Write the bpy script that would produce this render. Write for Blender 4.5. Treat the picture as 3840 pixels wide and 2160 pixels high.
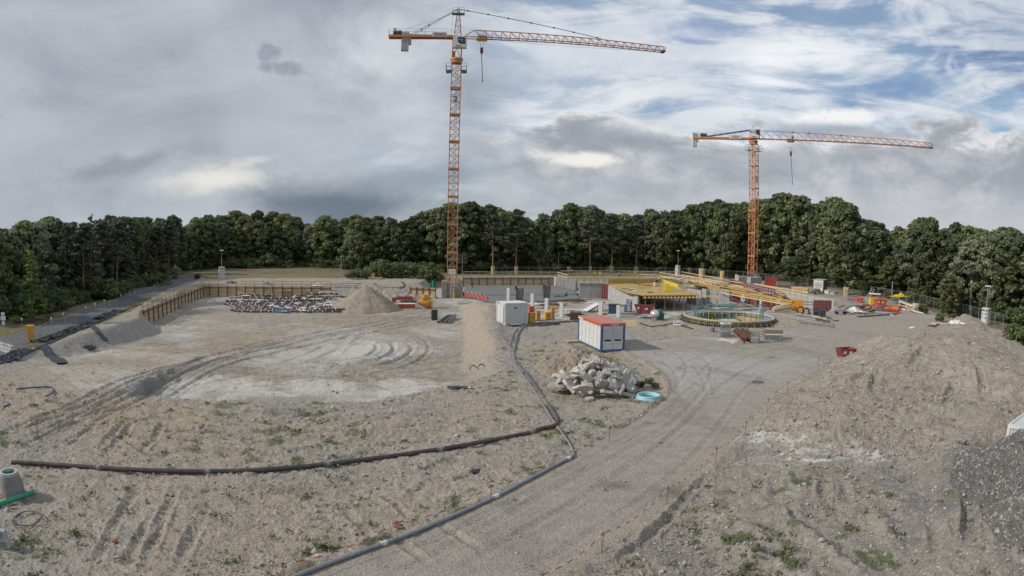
import bpy, bmesh, math, random
import numpy as np
from mathutils import Vector, Matrix
rnd = random.Random(7)
R = math.radians
scene = bpy.context.scene
for _o in list(bpy.data.objects): bpy.data.objects.remove(_o)
COL = scene.collection

# ------------------------------------------------------------------ camera
CAM_H = 10.52; PITCH = .0834268; ROLL = .0159831; FPX = 2380.0
cd = bpy.data.cameras.new('camera'); cam = bpy.data.objects.new('camera', cd); COL.objects.link(cam)
cd.type = 'PANO'; cd.sensor_fit = 'HORIZONTAL'; cd.sensor_width = 36.0; cd.clip_start = .1; cd.clip_end = 5000
cd.panorama_type = 'FISHEYE_EQUISOLID'; cd.fisheye_lens = FPX/3840*36.0; cd.fisheye_fov = math.pi
cp, sp = math.cos(PITCH), math.sin(PITCH)
FW = Vector((0, cp, -sp)); U0 = Vector((0, sp, cp)); R0 = Vector((1, 0, 0))
RT = math.cos(ROLL)*R0+math.sin(ROLL)*U0; UP = -math.sin(ROLL)*R0+math.cos(ROLL)*U0
M = Matrix((RT, UP, -FW)).transposed().to_4x4(); M.translation = (0, 0, CAM_H)
cam.matrix_world = M; scene.camera = cam

# ------------------------------------------------------------------ light and sky
SUN_EL, SUN_AZ = R(33), R(-104)            # azimuth from the view axis (+Y), negative = left
SD = Vector((math.sin(SUN_AZ)*math.cos(SUN_EL), math.cos(SUN_AZ)*math.cos(SUN_EL), math.sin(SUN_EL)))
sl = bpy.data.lights.new('sun', 'SUN'); sl.energy = 2.6; sl.angle = R(3); sl.color = (1, .94, .85)
so = bpy.data.objects.new('sun', sl); COL.objects.link(so); so.rotation_euler = SD.to_track_quat('Z', 'Y').to_euler()
so.location = (-60, -20, 60)
scene.view_settings.view_transform = 'Standard'; scene.view_settings.look = 'None'
scene.view_settings.exposure = 0.24; scene.view_settings.gamma = 1

def ray(px, py):
    x = px-1920; y = 1080-py; r = math.hypot(x, y)+1e-9; th = 2*math.asin(r/2/FPX)
    return FW*math.cos(th)+(RT*x+UP*y)*(math.sin(th)/r)
def W(px, py, z=0.0):
    """world point at height z seen at photo pixel (used only to read the plan off the photograph)"""
    d = ray(px, py); t = (z-CAM_H)/d.z
    return Vector((d.x*t, d.y*t, z))
def Zat(px, py, xy):
    d = ray(px, py); return CAM_H+d.z*math.hypot(xy[0], xy[1])/math.hypot(d.x, d.y)
def PX(p):
    v = Vector(p)-Vector((0, 0, CAM_H)); v.normalize(); th = math.acos(max(-1, min(1, v.dot(FW))))
    a = v.dot(RT); b = v.dot(UP); s = math.hypot(a, b)+1e-9; r = 2*FPX*math.sin(th/2)
    return 1920+r*a/s, 1080-r*b/s

world = bpy.data.worlds.new('World'); scene.world = world; world.use_nodes = True
def build_sky():
    nt = world.node_tree; nt.nodes.clear(); L = nt.links
    def N(t, **k):
        n = nt.nodes.new(t)
        for a, b in k.items(): setattr(n, a, b)
        return n
    def inp(n, i, v):
        if hasattr(v, 'is_linked') or hasattr(v, 'links'): L.new(v, n.inputs[i])
        elif isinstance(v, (tuple, list)) and len(v) == 3 and n.inputs[i].type == 'RGBA': n.inputs[i].default_value = (*v, 1)
        else: n.inputs[i].default_value = v
    def MA(op, a, b=0.0, c=0.0, clamp=False):
        n = N('ShaderNodeMath', operation=op, use_clamp=clamp); inp(n, 0, a); inp(n, 1, b); inp(n, 2, c); return n.outputs[0]
    def SS(v, a, b, o0=0.0, o1=1.0):
        n = N('ShaderNodeMapRange', interpolation_type='SMOOTHSTEP'); inp(n, 0, v); inp(n, 1, a); inp(n, 2, b); inp(n, 3, o0); inp(n, 4, o1); return n.outputs[0]
    def MIX(f, a, b):
        n = N('ShaderNodeMix', data_type='RGBA'); inp(n, 0, f); inp(n, 6, a); inp(n, 7, b); return n.outputs[2]
    tc = N('ShaderNodeTexCoord'); G = tc.outputs['Generated']
    sep = N('ShaderNodeSeparateXYZ'); L.new(G, sep.inputs[0]); dx, dy, dz = sep.outputs
    def DOT(c):
        n = N('ShaderNodeVectorMath', operation='DOT_PRODUCT'); L.new(G, n.inputs[0]); n.inputs[1].default_value = c; return n.outputs['Value']
    # planar cloud-deck coordinates
    zz = MA('ADD', MA('MAXIMUM', dz, 0.0), .13)
    cmb = N('ShaderNodeCombineXYZ'); inp(cmb, 0, MA('DIVIDE', dx, zz)); inp(cmb, 1, MA('DIVIDE', dy, zz)); PL = cmb.outputs[0]
    def MAP(v, rot=0, sc=(1, 1, 1), loc=(0, 0, 0)):
        n = N('ShaderNodeMapping'); L.new(v, n.inputs[0]); n.inputs['Rotation'].default_value = (0, 0, rot)
        n.inputs['Scale'].default_value = sc; n.inputs['Location'].default_value = loc; return n.outputs[0]
    def NOI(v, scale, det=6, rough=.55, dist=0.0):
        n = N('ShaderNodeTexNoise'); L.new(v, n.inputs['Vector']); n.inputs['Scale'].default_value = scale
        n.inputs['Detail'].default_value = det; n.inputs['Roughness'].default_value = rough; n.inputs['Distortion'].default_value = dist
        return n.outputs['Fac']
    def BLOB(px, py, r0, r1, warp=None, sx=1.0):
        """soft round patch about a sky direction; r0 full, r1 nothing (degrees)"""
        c = ray(px, py); v = DOT(c)
        ang = MA('ARCCOSINE', MA('MINIMUM', v, .99999))
        if warp is not None: ang = MA('ADD', ang, MA('MULTIPLY', MA('SUBTRACT', warp, .5), R(r1)*.9))
        return SS(ang, R(r1), R(r0))
    sky = N('ShaderNodeTexSky', sky_type='NISHITA', sun_disc=False, sun_elevation=SUN_EL, sun_rotation=SUN_AZ)
    sky.air_density = 1.2; sky.dust_density = 1.0; sky.ozone_density = 1.5
    K = 10.0
    def C(r, g, b): return (r*K, g*K, b*K)
    base = MIX(.58, sky.outputs[0], C(.21, .30, .44))
    el = MA('ARCSINE', dz); az = MA('ARCTAN2', dx, dy)
    ae = N('ShaderNodeCombineXYZ'); inp(ae, 0, az); inp(ae, 1, el); AE = ae.outputs[0]
    n_big = NOI(AE, 2.2, 6, .55, .4); n_mid = NOI(MAP(AE, R(-15), (1, 1.8, 1)), 5.0, 9, .6, .5); n_fin = NOI(MAP(AE, R(10), (1, 1.5, 1), (3, 1, 0)), 17.0, 9, .62, .5)
    n_str = NOI(MAP(AE, R(-42), (.9, 2.3, 1), (1, 5, 0)), 3.2, 9, .58, .5)
    WARP = MA('ADD', MA('MULTIPLY', n_mid, .55), MA('MULTIPLY', n_fin, .45))
    def ELL(px, py, rx, ry, rot=0.0, amp=1.0, soft=.8, w=None):
        """ragged patch about a sky direction, radii in photo pixels"""
        c = ray(px, py); a0 = math.atan2(c.x, c.y); e0 = math.asin(c.z); k = FPX
        u = MA('MULTIPLY', MA('SUBTRACT', az, a0), math.cos(e0)); v = MA('SUBTRACT', el, e0); cr, sr = math.cos(R(rot)), math.sin(R(rot))
        p = MA('ADD', MA('MULTIPLY', u, cr*k/rx), MA('MULTIPLY', v, sr*k/rx)); q = MA('ADD', MA('MULTIPLY', u, -sr*k/ry), MA('MULTIPLY', v, cr*k/ry))
        d = MA('SQRT', MA('ADD', MA('MULTIPLY', p, p), MA('MULTIPLY', q, q))); d = MA('ADD', d, MA('MULTIPLY', MA('SUBTRACT', w if w is not None else WARP, .5), amp*3))
        return SS(d, 1.0, 1.0-soft)
    def TINT(col, f, c, k=1.0): return MIX(MA('MULTIPLY', f, k, 0, True), col, c)
    # cirrus: streaks sweeping up to the upper right
    c1 = NOI(MAP(AE, R(-28), (.8, 3.4, 1), (2, 1, 0)), 3.0, 10, .62, 1.5)
    c2 = NOI(MAP(AE, R(-55), (.7, 3.8, 1), (7, 2, 0)), 3.6, 10, .6, 1.9)
    cir = SS(MA('ADD', MA('MULTIPLY', c1, .6), MA('MULTIPLY', c2, .5)), .45, .64)
    white = MIX(n_fin, C(.50, .54, .60), C(.74, .76, .79))
    col = TINT(base, cir, white, .95)
    col = TINT(col, MA('MULTIPLY', ELL(2150, 230, 950, 420, 8, .5, .9), SS(c1, .30, .62, .35, 1.0)), MIX(n_fin, C(.46, .50, .57), C(.66, .69, .73)))
    col = TINT(col, MA('MULTIPLY', ELL(2980, 240, 520, 230, 22, .6, .9), SS(c1, .36, .58, .1, 1.0)), C(.76, .78, .81), 1.0)
    col = TINT(col, MA('MULTIPLY', ELL(2250, 380, 500, 130, 10, .6, .9), SS(c1, .40, .60, .1, 1.0)), C(.70, .72, .75), .8)
    col = TINT(col, MA('MULTIPLY', ELL(3640, 215, 300, 60, 12, .9, .9), SS(n_fin, .40, .62)), C(.80, .82, .84), 1.0)
    # blue openings
    col = TINT(col, MA('MULTIPLY', ELL(3780, 110, 420, 260, 0, .6, .8), SS(c1, .64, .44, .3, 1.0)), C(.12, .205, .36), 1.0)
    col = TINT(col, MA('MULTIPLY', ELL(3300, 370, 360, 100, 20, .7, .8), SS(c2, .60, .42, .1, 1.0)), C(.17, .27, .45), .95)
    col = TINT(col, MA('MULTIPLY', ELL(2620, 90, 260, 150, 35, .7, .9), SS(c2, .58, .42, .1, 1.0)), C(.22, .31, .47), .85)
    col = TINT(col, MA('MULTIPLY', ELL(2480, 400, 420, 60, 15, .7, .9), SS(c1, .56, .40, .1, 1.0)), C(.25, .34, .48), .85)
    # low cumulus bank, right and centre
    cu = NOI(MAP(AE, R(6), (1, 2.1, 1), (2.3, .7, 0)), 5.2, 10, .62, .55); cuf = NOI(MAP(AE, 0, (1, 1.6, 1), (9, 3, 0)), 15, 8, .6, .3)
    h_ = MA('ADD', el, MA('MULTIPLY', MA('SUBTRACT', cu, .5), .17)); h_ = MA('ADD', h_, MA('MULTIPLY', MA('SUBTRACT', cuf, .5), .07))
    right = SS(MA('ADD', az, MA('MULTIPLY', MA('SUBTRACT', n_mid, .5), .6)), -.14, .04)
    cu_top = SS(h_, .185, .168)
    body = MIX(SS(MA('ADD', MA('MULTIPLY', cu, .6), MA('MULTIPLY', cuf, .4)), .40, .62), C(.29, .315, .355), C(.52, .535, .56))
    rim = MA('MULTIPLY', SS(h_, .145, .178), SS(cuf, .35, .6, .3, 1.0))
    body = TINT(body, rim, C(.78, .78, .79), .8)
    body = TINT(body, SS(el, .13, .03), MIX(n_str, C(.35, .375, .42), C(.50, .52, .545)), .8)
    col = TINT(col, MA('MULTIPLY', cu_top, right), body)
    for (px, py, rx, ry, rot, c_, k) in ((3180, 440, 330, 45, 3, C(.82, .82, .81), .85), (2180, 600, 220, 38, -4, C(.80, .78, .73), .85), (2500, 470, 300, 60, 4, C(.62, .64, .67), .6), 
                                         (2260, 520, 330, 55, -3, C(.27, .30, .35), .75), (3250, 500, 460, 45, -2, C(.31, .34, .385), .7), (2380, 700, 200, 45, -8, C(.33, .36, .405), .6), (2900, 600, 500, 50, 2, C(.36, .385, .425), .5), (1700, 560, 300, 60, 6, C(.40, .43, .47), .5)):
        col = TINT(col, ELL(px, py, rx, ry, rot, 1.1, .7), c_, k)
    # big rain cloud over the left half
    left = SS(MA('ADD', az, MA('ADD', MA('MULTIPLY', MA('SUBTRACT', n_big, .5), .7), MA('MULTIPLY', el, -.35))), -.02, -.30)
    rcol = MIX(SS(MA('ADD', MA('MULTIPLY', n_big, .5), MA('MULTIPLY', n_str, .5)), .36, .62), C(.225, .26, .315), C(.42, .45, .495))
    rcol = TINT(rcol, MA('MULTIPLY', ELL(1450, 160, 520, 260, 20, .5, .9), SS(n_str, .34, .6, .2, 1.0)), C(.61, .64, .675), .85)
    rcol = TINT(rcol, MA('MULTIPLY', ELL(1500, 430, 330, 170, 20, .7, .9), SS(n_mid, .34, .6, .2, 1.0)), C(.54, .56, .60), .7)
    rcol = TINT(rcol, ELL(500, 480, 900, 150, 14, .5, .9), C(.30, .325, .365), .55)
    rcol = TINT(rcol, ELL(1000, 20, 400, 130, 25, .6, .8), C(.30, .33, .385), .5)
    rcol = TINT(rcol, MA('MULTIPLY', n_fin, SS(el, .5, .1)), C(.43, .455, .49), .35)
    col = TINT(col, left, rcol)
    col = TINT(col, ELL(1250, 770, 560, 135, 0, .5, .9, n_str), C(.135, .17, .215), 1.0)
    col = TINT(col, ELL(1500, 690, 420, 90, 8, .8, .9), C(.235, .265, .31), .6)
    col = TINT(col, ELL(480, 620, 420, 60, 10, .9, .8), C(.215, .23, .255), .6)
    col = TINT(col, MA('MULTIPLY', ELL(800, 668, 330, 85, 3, .8, .9), SS(n_mid, .32, .6, .45, 1.0)), C(.68, .67, .63), 1.0)
    col = TINT(col, ELL(930, 610, 120, 30, 10, 1.2, .7), C(.58, .59, .57), .7)
    col = TINT(col, MA('MULTIPLY', SS(el, .06, .0), SS(az, -.22, -.5)), MIX(n_str, C(.34, .40, .47), C(.50, .53, .56)), .75)
    # the odd small dark cloud
    n_vf = NOI(MAP(AE, 0, (1, 1.2, 1), (5, 2, 0)), 42.0, 7, .65, .3); wv = MA('ADD', MA('MULTIPLY', n_fin, .5), MA('MULTIPLY', n_vf, .5))
    small = MA('MAXIMUM', MA('MAXIMUM', ELL(1010, 200, 66, 52, -25, .9, .75, wv), ELL(1075, 258, 120, 34, -12, .9, .75, wv)), ELL(1000, 250, 50, 30, 0, .9, .8, wv))
    col = TINT(col, small, MIX(n_vf, C(.19, .225, .28), C(.34, .37, .42)), .85)
    bg = N('ShaderNodeBackground'); L.new(col, bg.inputs[0]); bg.inputs[1].default_value = .1
    out = N('ShaderNodeOutputWorld'); L.new(bg.outputs[0], out.inputs[0])
build_sky()

# ------------------------------------------------------------------ bookkeeping
THINGS = []
def tag(o, label, cat, group=None, kind=None):
    o['label'] = label; o['category'] = cat
    if group: o['group'] = group
    if kind: o['kind'] = kind
    THINGS.append(o); return o
def thing(name, label, cat, loc=(0, 0, 0), rz=0.0, group=None, kind=None):
    o = bpy.data.objects.new(name, None); COL.objects.link(o); o.empty_display_size = .3
    o.location = loc; o.rotation_euler = (0, 0, rz)
    return tag(o, label, cat, group, kind)
def dup(o, loc=None, rz=None, label=None, group=None, scale=None, parent=None):
    c = o.copy(); COL.objects.link(c)
    if parent: c.parent = parent
    if loc is not None: c.location = loc
    if rz is not None: c.rotation_euler = (c.rotation_euler[0], c.rotation_euler[1], rz)
    if scale is not None: c.scale = scale
    if label: c['label'] = label
    if group: c['group'] = group
    if parent is None: THINGS.append(c)
    for ch in o.children: dup(ch, parent=c)
    return c

class MB:
    """collects shapes, then links them as one mesh object"""
    def __init__(s): s.v = []; s.f = []; s.m = []; s.sm = []
    def add(s, vs, fs, m=0, smooth=False):
        b = len(s.v); s.v += [tuple(v) for v in vs]
        for f in fs: s.f.append(tuple(b+i for i in f)); s.m.append(m); s.sm.append(smooth)
        return s
    def box(s, c, size, rz=0.0, m=0, mat=None, taper=1.0):
        x, y, z = size[0]/2, size[1]/2, size[2]/2
        vs = [Vector((a*x*(taper if k > 0 else 1), b*y*(taper if k > 0 else 1), k*z)) for k in (-1, 1) for a, b in ((-1, -1), (1, -1), (1, 1), (-1, 1))]
        if mat is None: mat = Matrix.Rotation(rz, 3, 'Z')
        vs = [mat @ v+Vector(c) for v in vs]
        return s.add(vs, [(3, 2, 1, 0), (4, 5, 6, 7), (0, 1, 5, 4), (1, 2, 6, 5), (2, 3, 7, 6), (3, 0, 4, 7)], m)
    def bar(s, p0, p1, w, h=None, m=0, up=(0, 0, 1)):
        h = h or w; p0 = Vector(p0); p1 = Vector(p1); d = p1-p0; ln = d.length
        if ln < 1e-6: return s
        d.normalize(); u = Vector(up)
        if abs(d.dot(u)) > .98: u = Vector((1, 0, 0))
        r = d.cross(u).normalized(); u = r.cross(d)
        vs = [p+r*a*w/2+u*b*h/2 for p in (p0, p1) for a, b in ((-1, -1), (1, -1), (1, 1), (-1, 1))]
        return s.add(vs, [(0, 1, 2, 3), (7, 6, 5, 4), (4, 5, 1, 0), (5, 6, 2, 1), (6, 7, 3, 2), (7, 4, 0, 3)], m)
    def tube(s, pts, r, n=8, m=0, caps=True, closed=False, smooth=True):
        pts = [Vector(p) for p in pts]; N = len(pts); rs = r if isinstance(r, (list, tuple)) else [r]*N
        vs = []; prev = None
        for i, p in enumerate(pts):
            a = pts[(i-1) % N] if (closed or i > 0) else p; b = pts[(i+1) % N] if (closed or i < N-1) else p
            d = (b-a).normalized()
            if prev is None:
                u = Vector((0, 0, 1)) if abs(d.z) < .9 else Vector((1, 0, 0))
                prev = d.cross(u).normalized()
            rr = (prev-d*prev.dot(d)).normalized(); prev = rr; uu = rr.cross(d)
            vs += [p+(rr*math.cos(2*math.pi*k/n)+uu*math.sin(2*math.pi*k/n))*rs[i] for k in range(n)]
        fs = []
        for i in range(N if closed else N-1):
            j = (i+1) % N
            for k in range(n): fs.append((i*n+k, j*n+k, j*n+(k+1) % n, i*n+(k+1) % n))
        s.add(vs, fs, m, smooth)
        if caps and not closed:
            s.add(vs[:n], [tuple(range(n))], m); s.add(vs[-n:], [tuple(range(n-1, -1, -1))], m)
        return s
    def cyl(s, c, r, h, n=16, m=0, r2=None):
        r2 = r if r2 is None else r2; c = Vector(c)
        return s.tube([c, c+Vector((0, 0, h))], [r, r2], n, m)
    def ring(s, c, r0, r1, z0, z1, n=48, m=0, a0=0, a1=2*math.pi):
        full = abs(a1-a0-2*math.pi) < 1e-6; k = n if full else n+1; vs = []
        for i in range(k):
            a = a0+(a1-a0)*i/n; ca, sa = math.cos(a), math.sin(a)
            for r_, z_ in ((r0, z0), (r1, z0), (r1, z1), (r0, z1)): vs.append((c[0]+r_*ca, c[1]+r_*sa, c[2]+z_))
        fs = []
        for i in range(n):
            j = (i+1) % k
            for q in range(4): fs.append((i*4+q, j*4+q, j*4+(q+1) % 4, i*4+(q+1) % 4))
        if not full: fs += [(0, 1, 2, 3), (4*n+3, 4*n+2, 4*n+1, 4*n)]
        return s.add(vs, fs, m)
    def sphere(s, c, r, sc=(1, 1, 1), n=10, m=0):
        vs = [(c[0], c[1], c[2]+r*sc[2])]; fs = []
        for i in range(1, n//2+1):
            if i == n//2: vs.append((c[0], c[1], c[2]-r*sc[2])); break
            t = math.pi*i/(n//2)
            for k in range(n):
                a = 2*math.pi*k/n; vs.append((c[0]+r*sc[0]*math.sin(t)*math.cos(a), c[1]+r*sc[1]*math.sin(t)*math.sin(a), c[2]+r*sc[2]*math.cos(t)))
        for k in range(n): fs.append((0, 1+k, 1+(k+1) % n))
        for i in range(n//2-2):
            for k in range(n): a = 1+i*n; fs.append((a+k, a+n+k, a+n+(k+1) % n, a+(k+1) % n))
        b = 1+(n//2-2)*n; e = len(vs)-1
        for k in range(n): fs.append((b+k, e, b+(k+1) % n))
        return s.add(vs, fs, m, True)
    def prism(s, pts, z0, z1, m=0):
        n = len(pts); vs = [(p[0], p[1], z0) for p in pts]+[(p[0], p[1], z1) for p in pts]
        return s.add(vs, [tuple(range(n-1, -1, -1)), tuple(range(n, 2*n))]+[(i, (i+1) % n, n+(i+1) % n, n+i) for i in range(n)], m)
    def build(s, name, mats, parent=None, bevel=0.0):
        me = bpy.data.meshes.new(name); me.from_pydata(s.v, [], s.f)
        for mt in (mats if isinstance(mats, (list, tuple)) else [mats]): me.materials.append(mt)
        me.polygons.foreach_set('material_index', s.m); me.polygons.foreach_set('use_smooth', s.sm); me.update()
        o = bpy.data.objects.new(name, me); COL.objects.link(o)
        if parent: o.parent = parent
        if bevel:
            bm = bmesh.new(); bm.from_mesh(me); bmesh.ops.remove_doubles(bm, verts=bm.verts, dist=1e-5)
            es = [e for e in bm.edges if len(e.link_faces) == 2 and e.calc_face_angle(0) > .6]
            bmesh.ops.bevel(bm, geom=es, offset=bevel, segments=1, affect='EDGES'); bm.to_mesh(me); bm.free()
        return o

# ------------------------------------------------------------------ materials
MATS = {}
def mat(name, col, rough=.7, metal=0.0, var=.12, scale=3.0, bump=0.0, dirt=0.0, dirtcol=(.22, .19, .15), col2=None, stretch=(1, 1, 1), fine=40.0):
    if name in MATS: return MATS[name]
    m = bpy.data.materials.new(name); m.use_nodes = True; nt = m.node_tree; L = nt.links; b = nt.nodes['Principled BSDF']
    b.inputs['Roughness'].default_value = rough; b.inputs['Metallic'].default_value = metal
    tc = nt.nodes.new('ShaderNodeTexCoord'); mp = nt.nodes.new('ShaderNodeMapping'); mp.inputs['Scale'].default_value = stretch
    L.new(tc.outputs['Object'], mp.inputs[0])
    oi = nt.nodes.new('ShaderNodeObjectInfo'); va = nt.nodes.new('ShaderNodeVectorMath'); va.operation = 'ADD'
    L.new(mp.outputs[0], va.inputs[0]); sc = nt.nodes.new('ShaderNodeVectorMath'); sc.operation = 'SCALE'
    sc.inputs[0].default_value = (37, 19, 11); L.new(oi.outputs['Random'], sc.inputs['Scale']); L.new(sc.outputs[0], va.inputs[1])
    def noi(s, d=5, r=.6):
        n = nt.nodes.new('ShaderNodeTexNoise'); n.inputs['Scale'].default_value = s; n.inputs['Detail'].default_value = d
        n.inputs['Roughness'].default_value = r; L.new(va.outputs[0], n.inputs['Vector']); return n.outputs['Fac']
    def rampf(f, a, bb):
        n = nt.nodes.new('ShaderNodeMapRange'); n.inputs[1].default_value = a; n.inputs[2].default_value = bb; L.new(f, n.inputs[0]); return n.outputs[0]
    def mix(f, a, c):
        n = nt.nodes.new('ShaderNodeMix'); n.data_type = 'RGBA'
        for i, v in ((0, f), (6, a), (7, c)):
            if isinstance(v, tuple): n.inputs[i].default_value = (*v, 1)
            elif isinstance(v, float): n.inputs[i].default_value = v
            else: L.new(v, n.inputs[i])
        return n.outputs[2]
    dk = tuple(c*(1-var) for c in col); lt = tuple(min(1, c*(1+var)) for c in col) if col2 is None else col2
    n1 = noi(scale); c = mix(rampf(n1, .32, .68), dk, lt)
    if dirt > 0:
        f = rampf(noi(scale*.6+1.1, 8, .7), .62-dirt*.35, .72)
        c = mix(f, c, dirtcol)
    L.new(c, b.inputs['Base Color'])
    if bump > 0:
        bn = nt.nodes.new('ShaderNodeBump'); bn.inputs['Strength'].default_value = bump; bn.inputs['Distance'].default_value = .05
        L.new(noi(fine, 3), bn.inputs['Height']); L.new(bn.outputs[0], b.inputs['Normal'])
    MATS[name] = m; return m

M_white = mat('white_paint', (.62, .63, .62), .5, var=.06, dirt=.3, dirtcol=(.42, .40, .36))
M_lgrey = mat('light_grey_panel', (.50, .51, .51), .5, var=.05, dirt=.25, dirtcol=(.38, .37, .34))
M_blue = mat('blue_paint', (.035, .10, .22), .45, var=.1, dirt=.2)
M_navy = mat('navy_plastic', (.03, .055, .11), .5)
M_redroof = mat('faded_red_roof', (.52, .20, .155), .6, var=.12, dirt=.25, dirtcol=(.48, .26, .21))
M_red = mat('red_paint', (.42, .045, .035), .5, var=.15, dirt=.3, dirtcol=(.25, .12, .09))
M_dred = mat('worn_dark_red_paint', (.22, .035, .035), .6, var=.2, dirt=.4, dirtcol=(.20, .12, .10))
M_orange = mat('orange_paint', (.62, .29, .035), .5, var=.1, dirt=.25, dirtcol=(.42, .27, .12))
M_crane = mat('crane_yellow_paint', (.52, .225, .085), .5, var=.1, dirt=.25, dirtcol=(.35, .19, .10))
M_crane2 = mat('crane_chord_paint', (.28, .10, .075), .55, var=.12)
M_dark = mat('dark_steel', (.045, .045, .05), .5, .3, var=.2)
M_black = mat('black_rubber', (.018, .018, .02), .6, var=.2)
M_steel = mat('galvanised_steel', (.38, .40, .41), .45, .5, var=.12)
M_gsteel = mat('dull_grey_steel', (.20, .21, .22), .6, .2, var=.15)
M_rust = mat('rusty_steel', (.115, .055, .036), .8, var=.35, scale=6, dirt=.3, dirtcol=(.19, .10, .06))
M_rust2 = mat('brown_coated_steel', (.105, .075, .06), .6, var=.25, scale=4, dirt=.3, dirtcol=(.28, .22, .17))
M_conc = mat('concrete', (.40, .40, .385), .85, var=.1, scale=1.2, bump=.25, dirt=.25, dirtcol=(.29, .28, .26), stretch=(1, 1, .35))
M_concd = mat('weathered_concrete', (.23, .225, .21), .9, var=.18, scale=1.5, bump=.3, dirt=.3, dirtcol=(.15, .14, .125))
M_concw = mat('pale_blinding_concrete', (.52, .515, .49), .85, var=.1, scale=.5, dirt=.35, dirtcol=(.33, .30, .26))
M_wood = mat('weathered_timber', (.50, .37, .23), .8, var=.2, scale=2.5, stretch=(.4, .4, 6), dirt=.3, dirtcol=(.24, .17, .11))
M_woodl = mat('fresh_timber', (.60, .46, .27), .75, var=.15, scale=3, dirt=.15, dirtcol=(.42, .30, .18))
M_woodg = mat('grey_timber', (.34, .29, .23), .85, var=.2, scale=3, dirt=.35, dirtcol=(.2, .17, .14))
M_yform = mat('yellow_formwork_panel', (.47, .325, .075), .5, var=.22, scale=.55, dirt=.5, dirtcol=(.30, .215, .10), bump=.15)
M_ybeam = mat('yellow_timber_beam', (.62, .42, .13), .65, var=.15, scale=2)
M_yel = mat('yellow_paint', (.66, .50, .05), .5, var=.1, dirt=.2)
M_green = mat('green_plastic', (.02, .22, .13), .4, var=.15)
M_gpaint = mat('green_formwork_paint', (.08, .14, .09), .6, var=.25, scale=2, dirt=.3, dirtcol=(.06, .08, .05))
M_teal = mat('teal_steel', (.10, .24, .20), .6, var=.2)
M_cblue = mat('pale_blue_plastic', (.30, .58, .68), .4, var=.06)
M_hose = mat('grey_hose', (.085, .09, .10), .45, var=.15, dirt=.35, dirtcol=(.22, .21, .19))
M_pipeg = mat('grey_pipe', (.215, .22, .245), .4, var=.1, dirt=.3, dirtcol=(.36, .33, .30))
M_pipeb = mat('brown_black_pipe', (.055, .046, .045), .5, var=.2, dirt=.35, dirtcol=(.13, .10, .085))
M_tarp = mat('dark_membrane', (.035, .042, .05), .4, var=.35, scale=4, bump=.3, fine=6)
M_plast = mat('white_sheet', (.68, .68, .68), .4, var=.1, bump=.2, fine=8)
M_glass = mat('dark_window', (.02, .025, .03), .12, var=.1)
M_ink = mat('dark_ink', (.03, .03, .035), .6, var=.05)
M_redink = mat('red_ink', (.45, .02, .04), .6, var=.05)
M_rubble = mat('broken_concrete', (.46, .435, .40), .9, var=.16, scale=2.2, bump=.5, dirt=.35, dirtcol=(.30, .27, .235), fine=18)
M_hivis = mat('hi_vis_fabric', (.50, .72, .12), .8, var=.08)
M_cloth = mat('navy_work_cloth', (.03, .04, .06), .9)
M_cloth2 = mat('dark_red_cloth', (.20, .04, .05), .9)
M_skin = mat('skin', (.45, .27, .2), .6, var=.05)
M_hair = mat('dark_hair', (.03, .02, .015), .8)
M_net = mat('galvanised_wire', (.22, .23, .23), .6, .3)
M_asph = None

def text_obj(txt, size, m, parent, loc, rot, name='lettering', ext=.012, bold=.0):
    cu = bpy.data.curves.new(name, 'FONT'); cu.body = txt; cu.size = size; cu.extrude = ext; cu.offset = bold
    cu.align_x = 'CENTER'; cu.align_y = 'CENTER'; cu.resolution_u = 2
    t = bpy.data.objects.new('tmp', cu); COL.objects.link(t)
    dg = bpy.context.evaluated_depsgraph_get(); me = bpy.data.meshes.new_from_object(t.evaluated_get(dg))
    bpy.data.objects.remove(t); me.materials.clear(); me.materials.append(m)
    o = bpy.data.objects.new(name, me); COL.objects.link(o); o.parent = parent; o.location = loc; o.rotation_euler = rot
    return o
# ------------------------------------------------------------------ terrain
def _h(ix, iy, s):
    a = (ix.astype(np.int64)*374761393+iy.astype(np.int64)*668265263+s*974634777) & 0xffffffff
    a = ((a ^ (a >> 13))*1274126177) & 0xffffffff
    return ((a ^ (a >> 16)) & 0xffff)/65535.0
def vn(x, y, s=0):
    ix = np.floor(x); iy = np.floor(y); fx = x-ix; fy = y-iy
    fx = fx*fx*(3-2*fx); fy = fy*fy*(3-2*fy)
    a = _h(ix, iy, s); b = _h(ix+1, iy, s); c = _h(ix, iy+1, s); d = _h(ix+1, iy+1, s)
    return (a*(1-fx)+b*fx)*(1-fy)+(c*(1-fx)+d*fx)*fy-.5
def fbm(x, y, f=1.0, o=4, s=0, g=.5):
    r = 0; a = 1.0; t = 0
    for i in range(o):
        r = r+a*vn(x*f+i*17.3, y*f-i*9.1, s+i); t += a; a *= g; f *= 2.03
    return r/t*2
def sstep(x): x = np.clip(x, 0, 1); return x*x*(3-2*x)
def polyd(x, y, poly, ws=None):
    """inside mask and min(distance/width) to the outline"""
    ins = np.zeros(x.shape, bool); dm = np.full(x.shape, 1e9); n = len(poly)
    for i in range(n):
        x0, y0 = poly[i]; x1, y1 = poly[(i+1) % n]
        if y0 != y1:
            c = ((y0 > y) != (y1 > y)) & (x < (x1-x0)*(y-y0)/(y1-y0)+x0); ins ^= c
        dx, dy = x1-x0, y1-y0; t = np.clip(((x-x0)*dx+(y-y0)*dy)/(dx*dx+dy*dy), 0, 1)
        d = np.hypot(x-x0-t*dx, y-y0-t*dy)
        w = 1.0 if ws is None else (ws if isinstance(ws, (int, float)) else ws[i])
        dm = np.minimum(dm, d/w)
    return ins, dm
def wp(*pts, z=0.0): return [tuple(W(p[0], p[1], z)[:2]) for p in pts]

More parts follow.
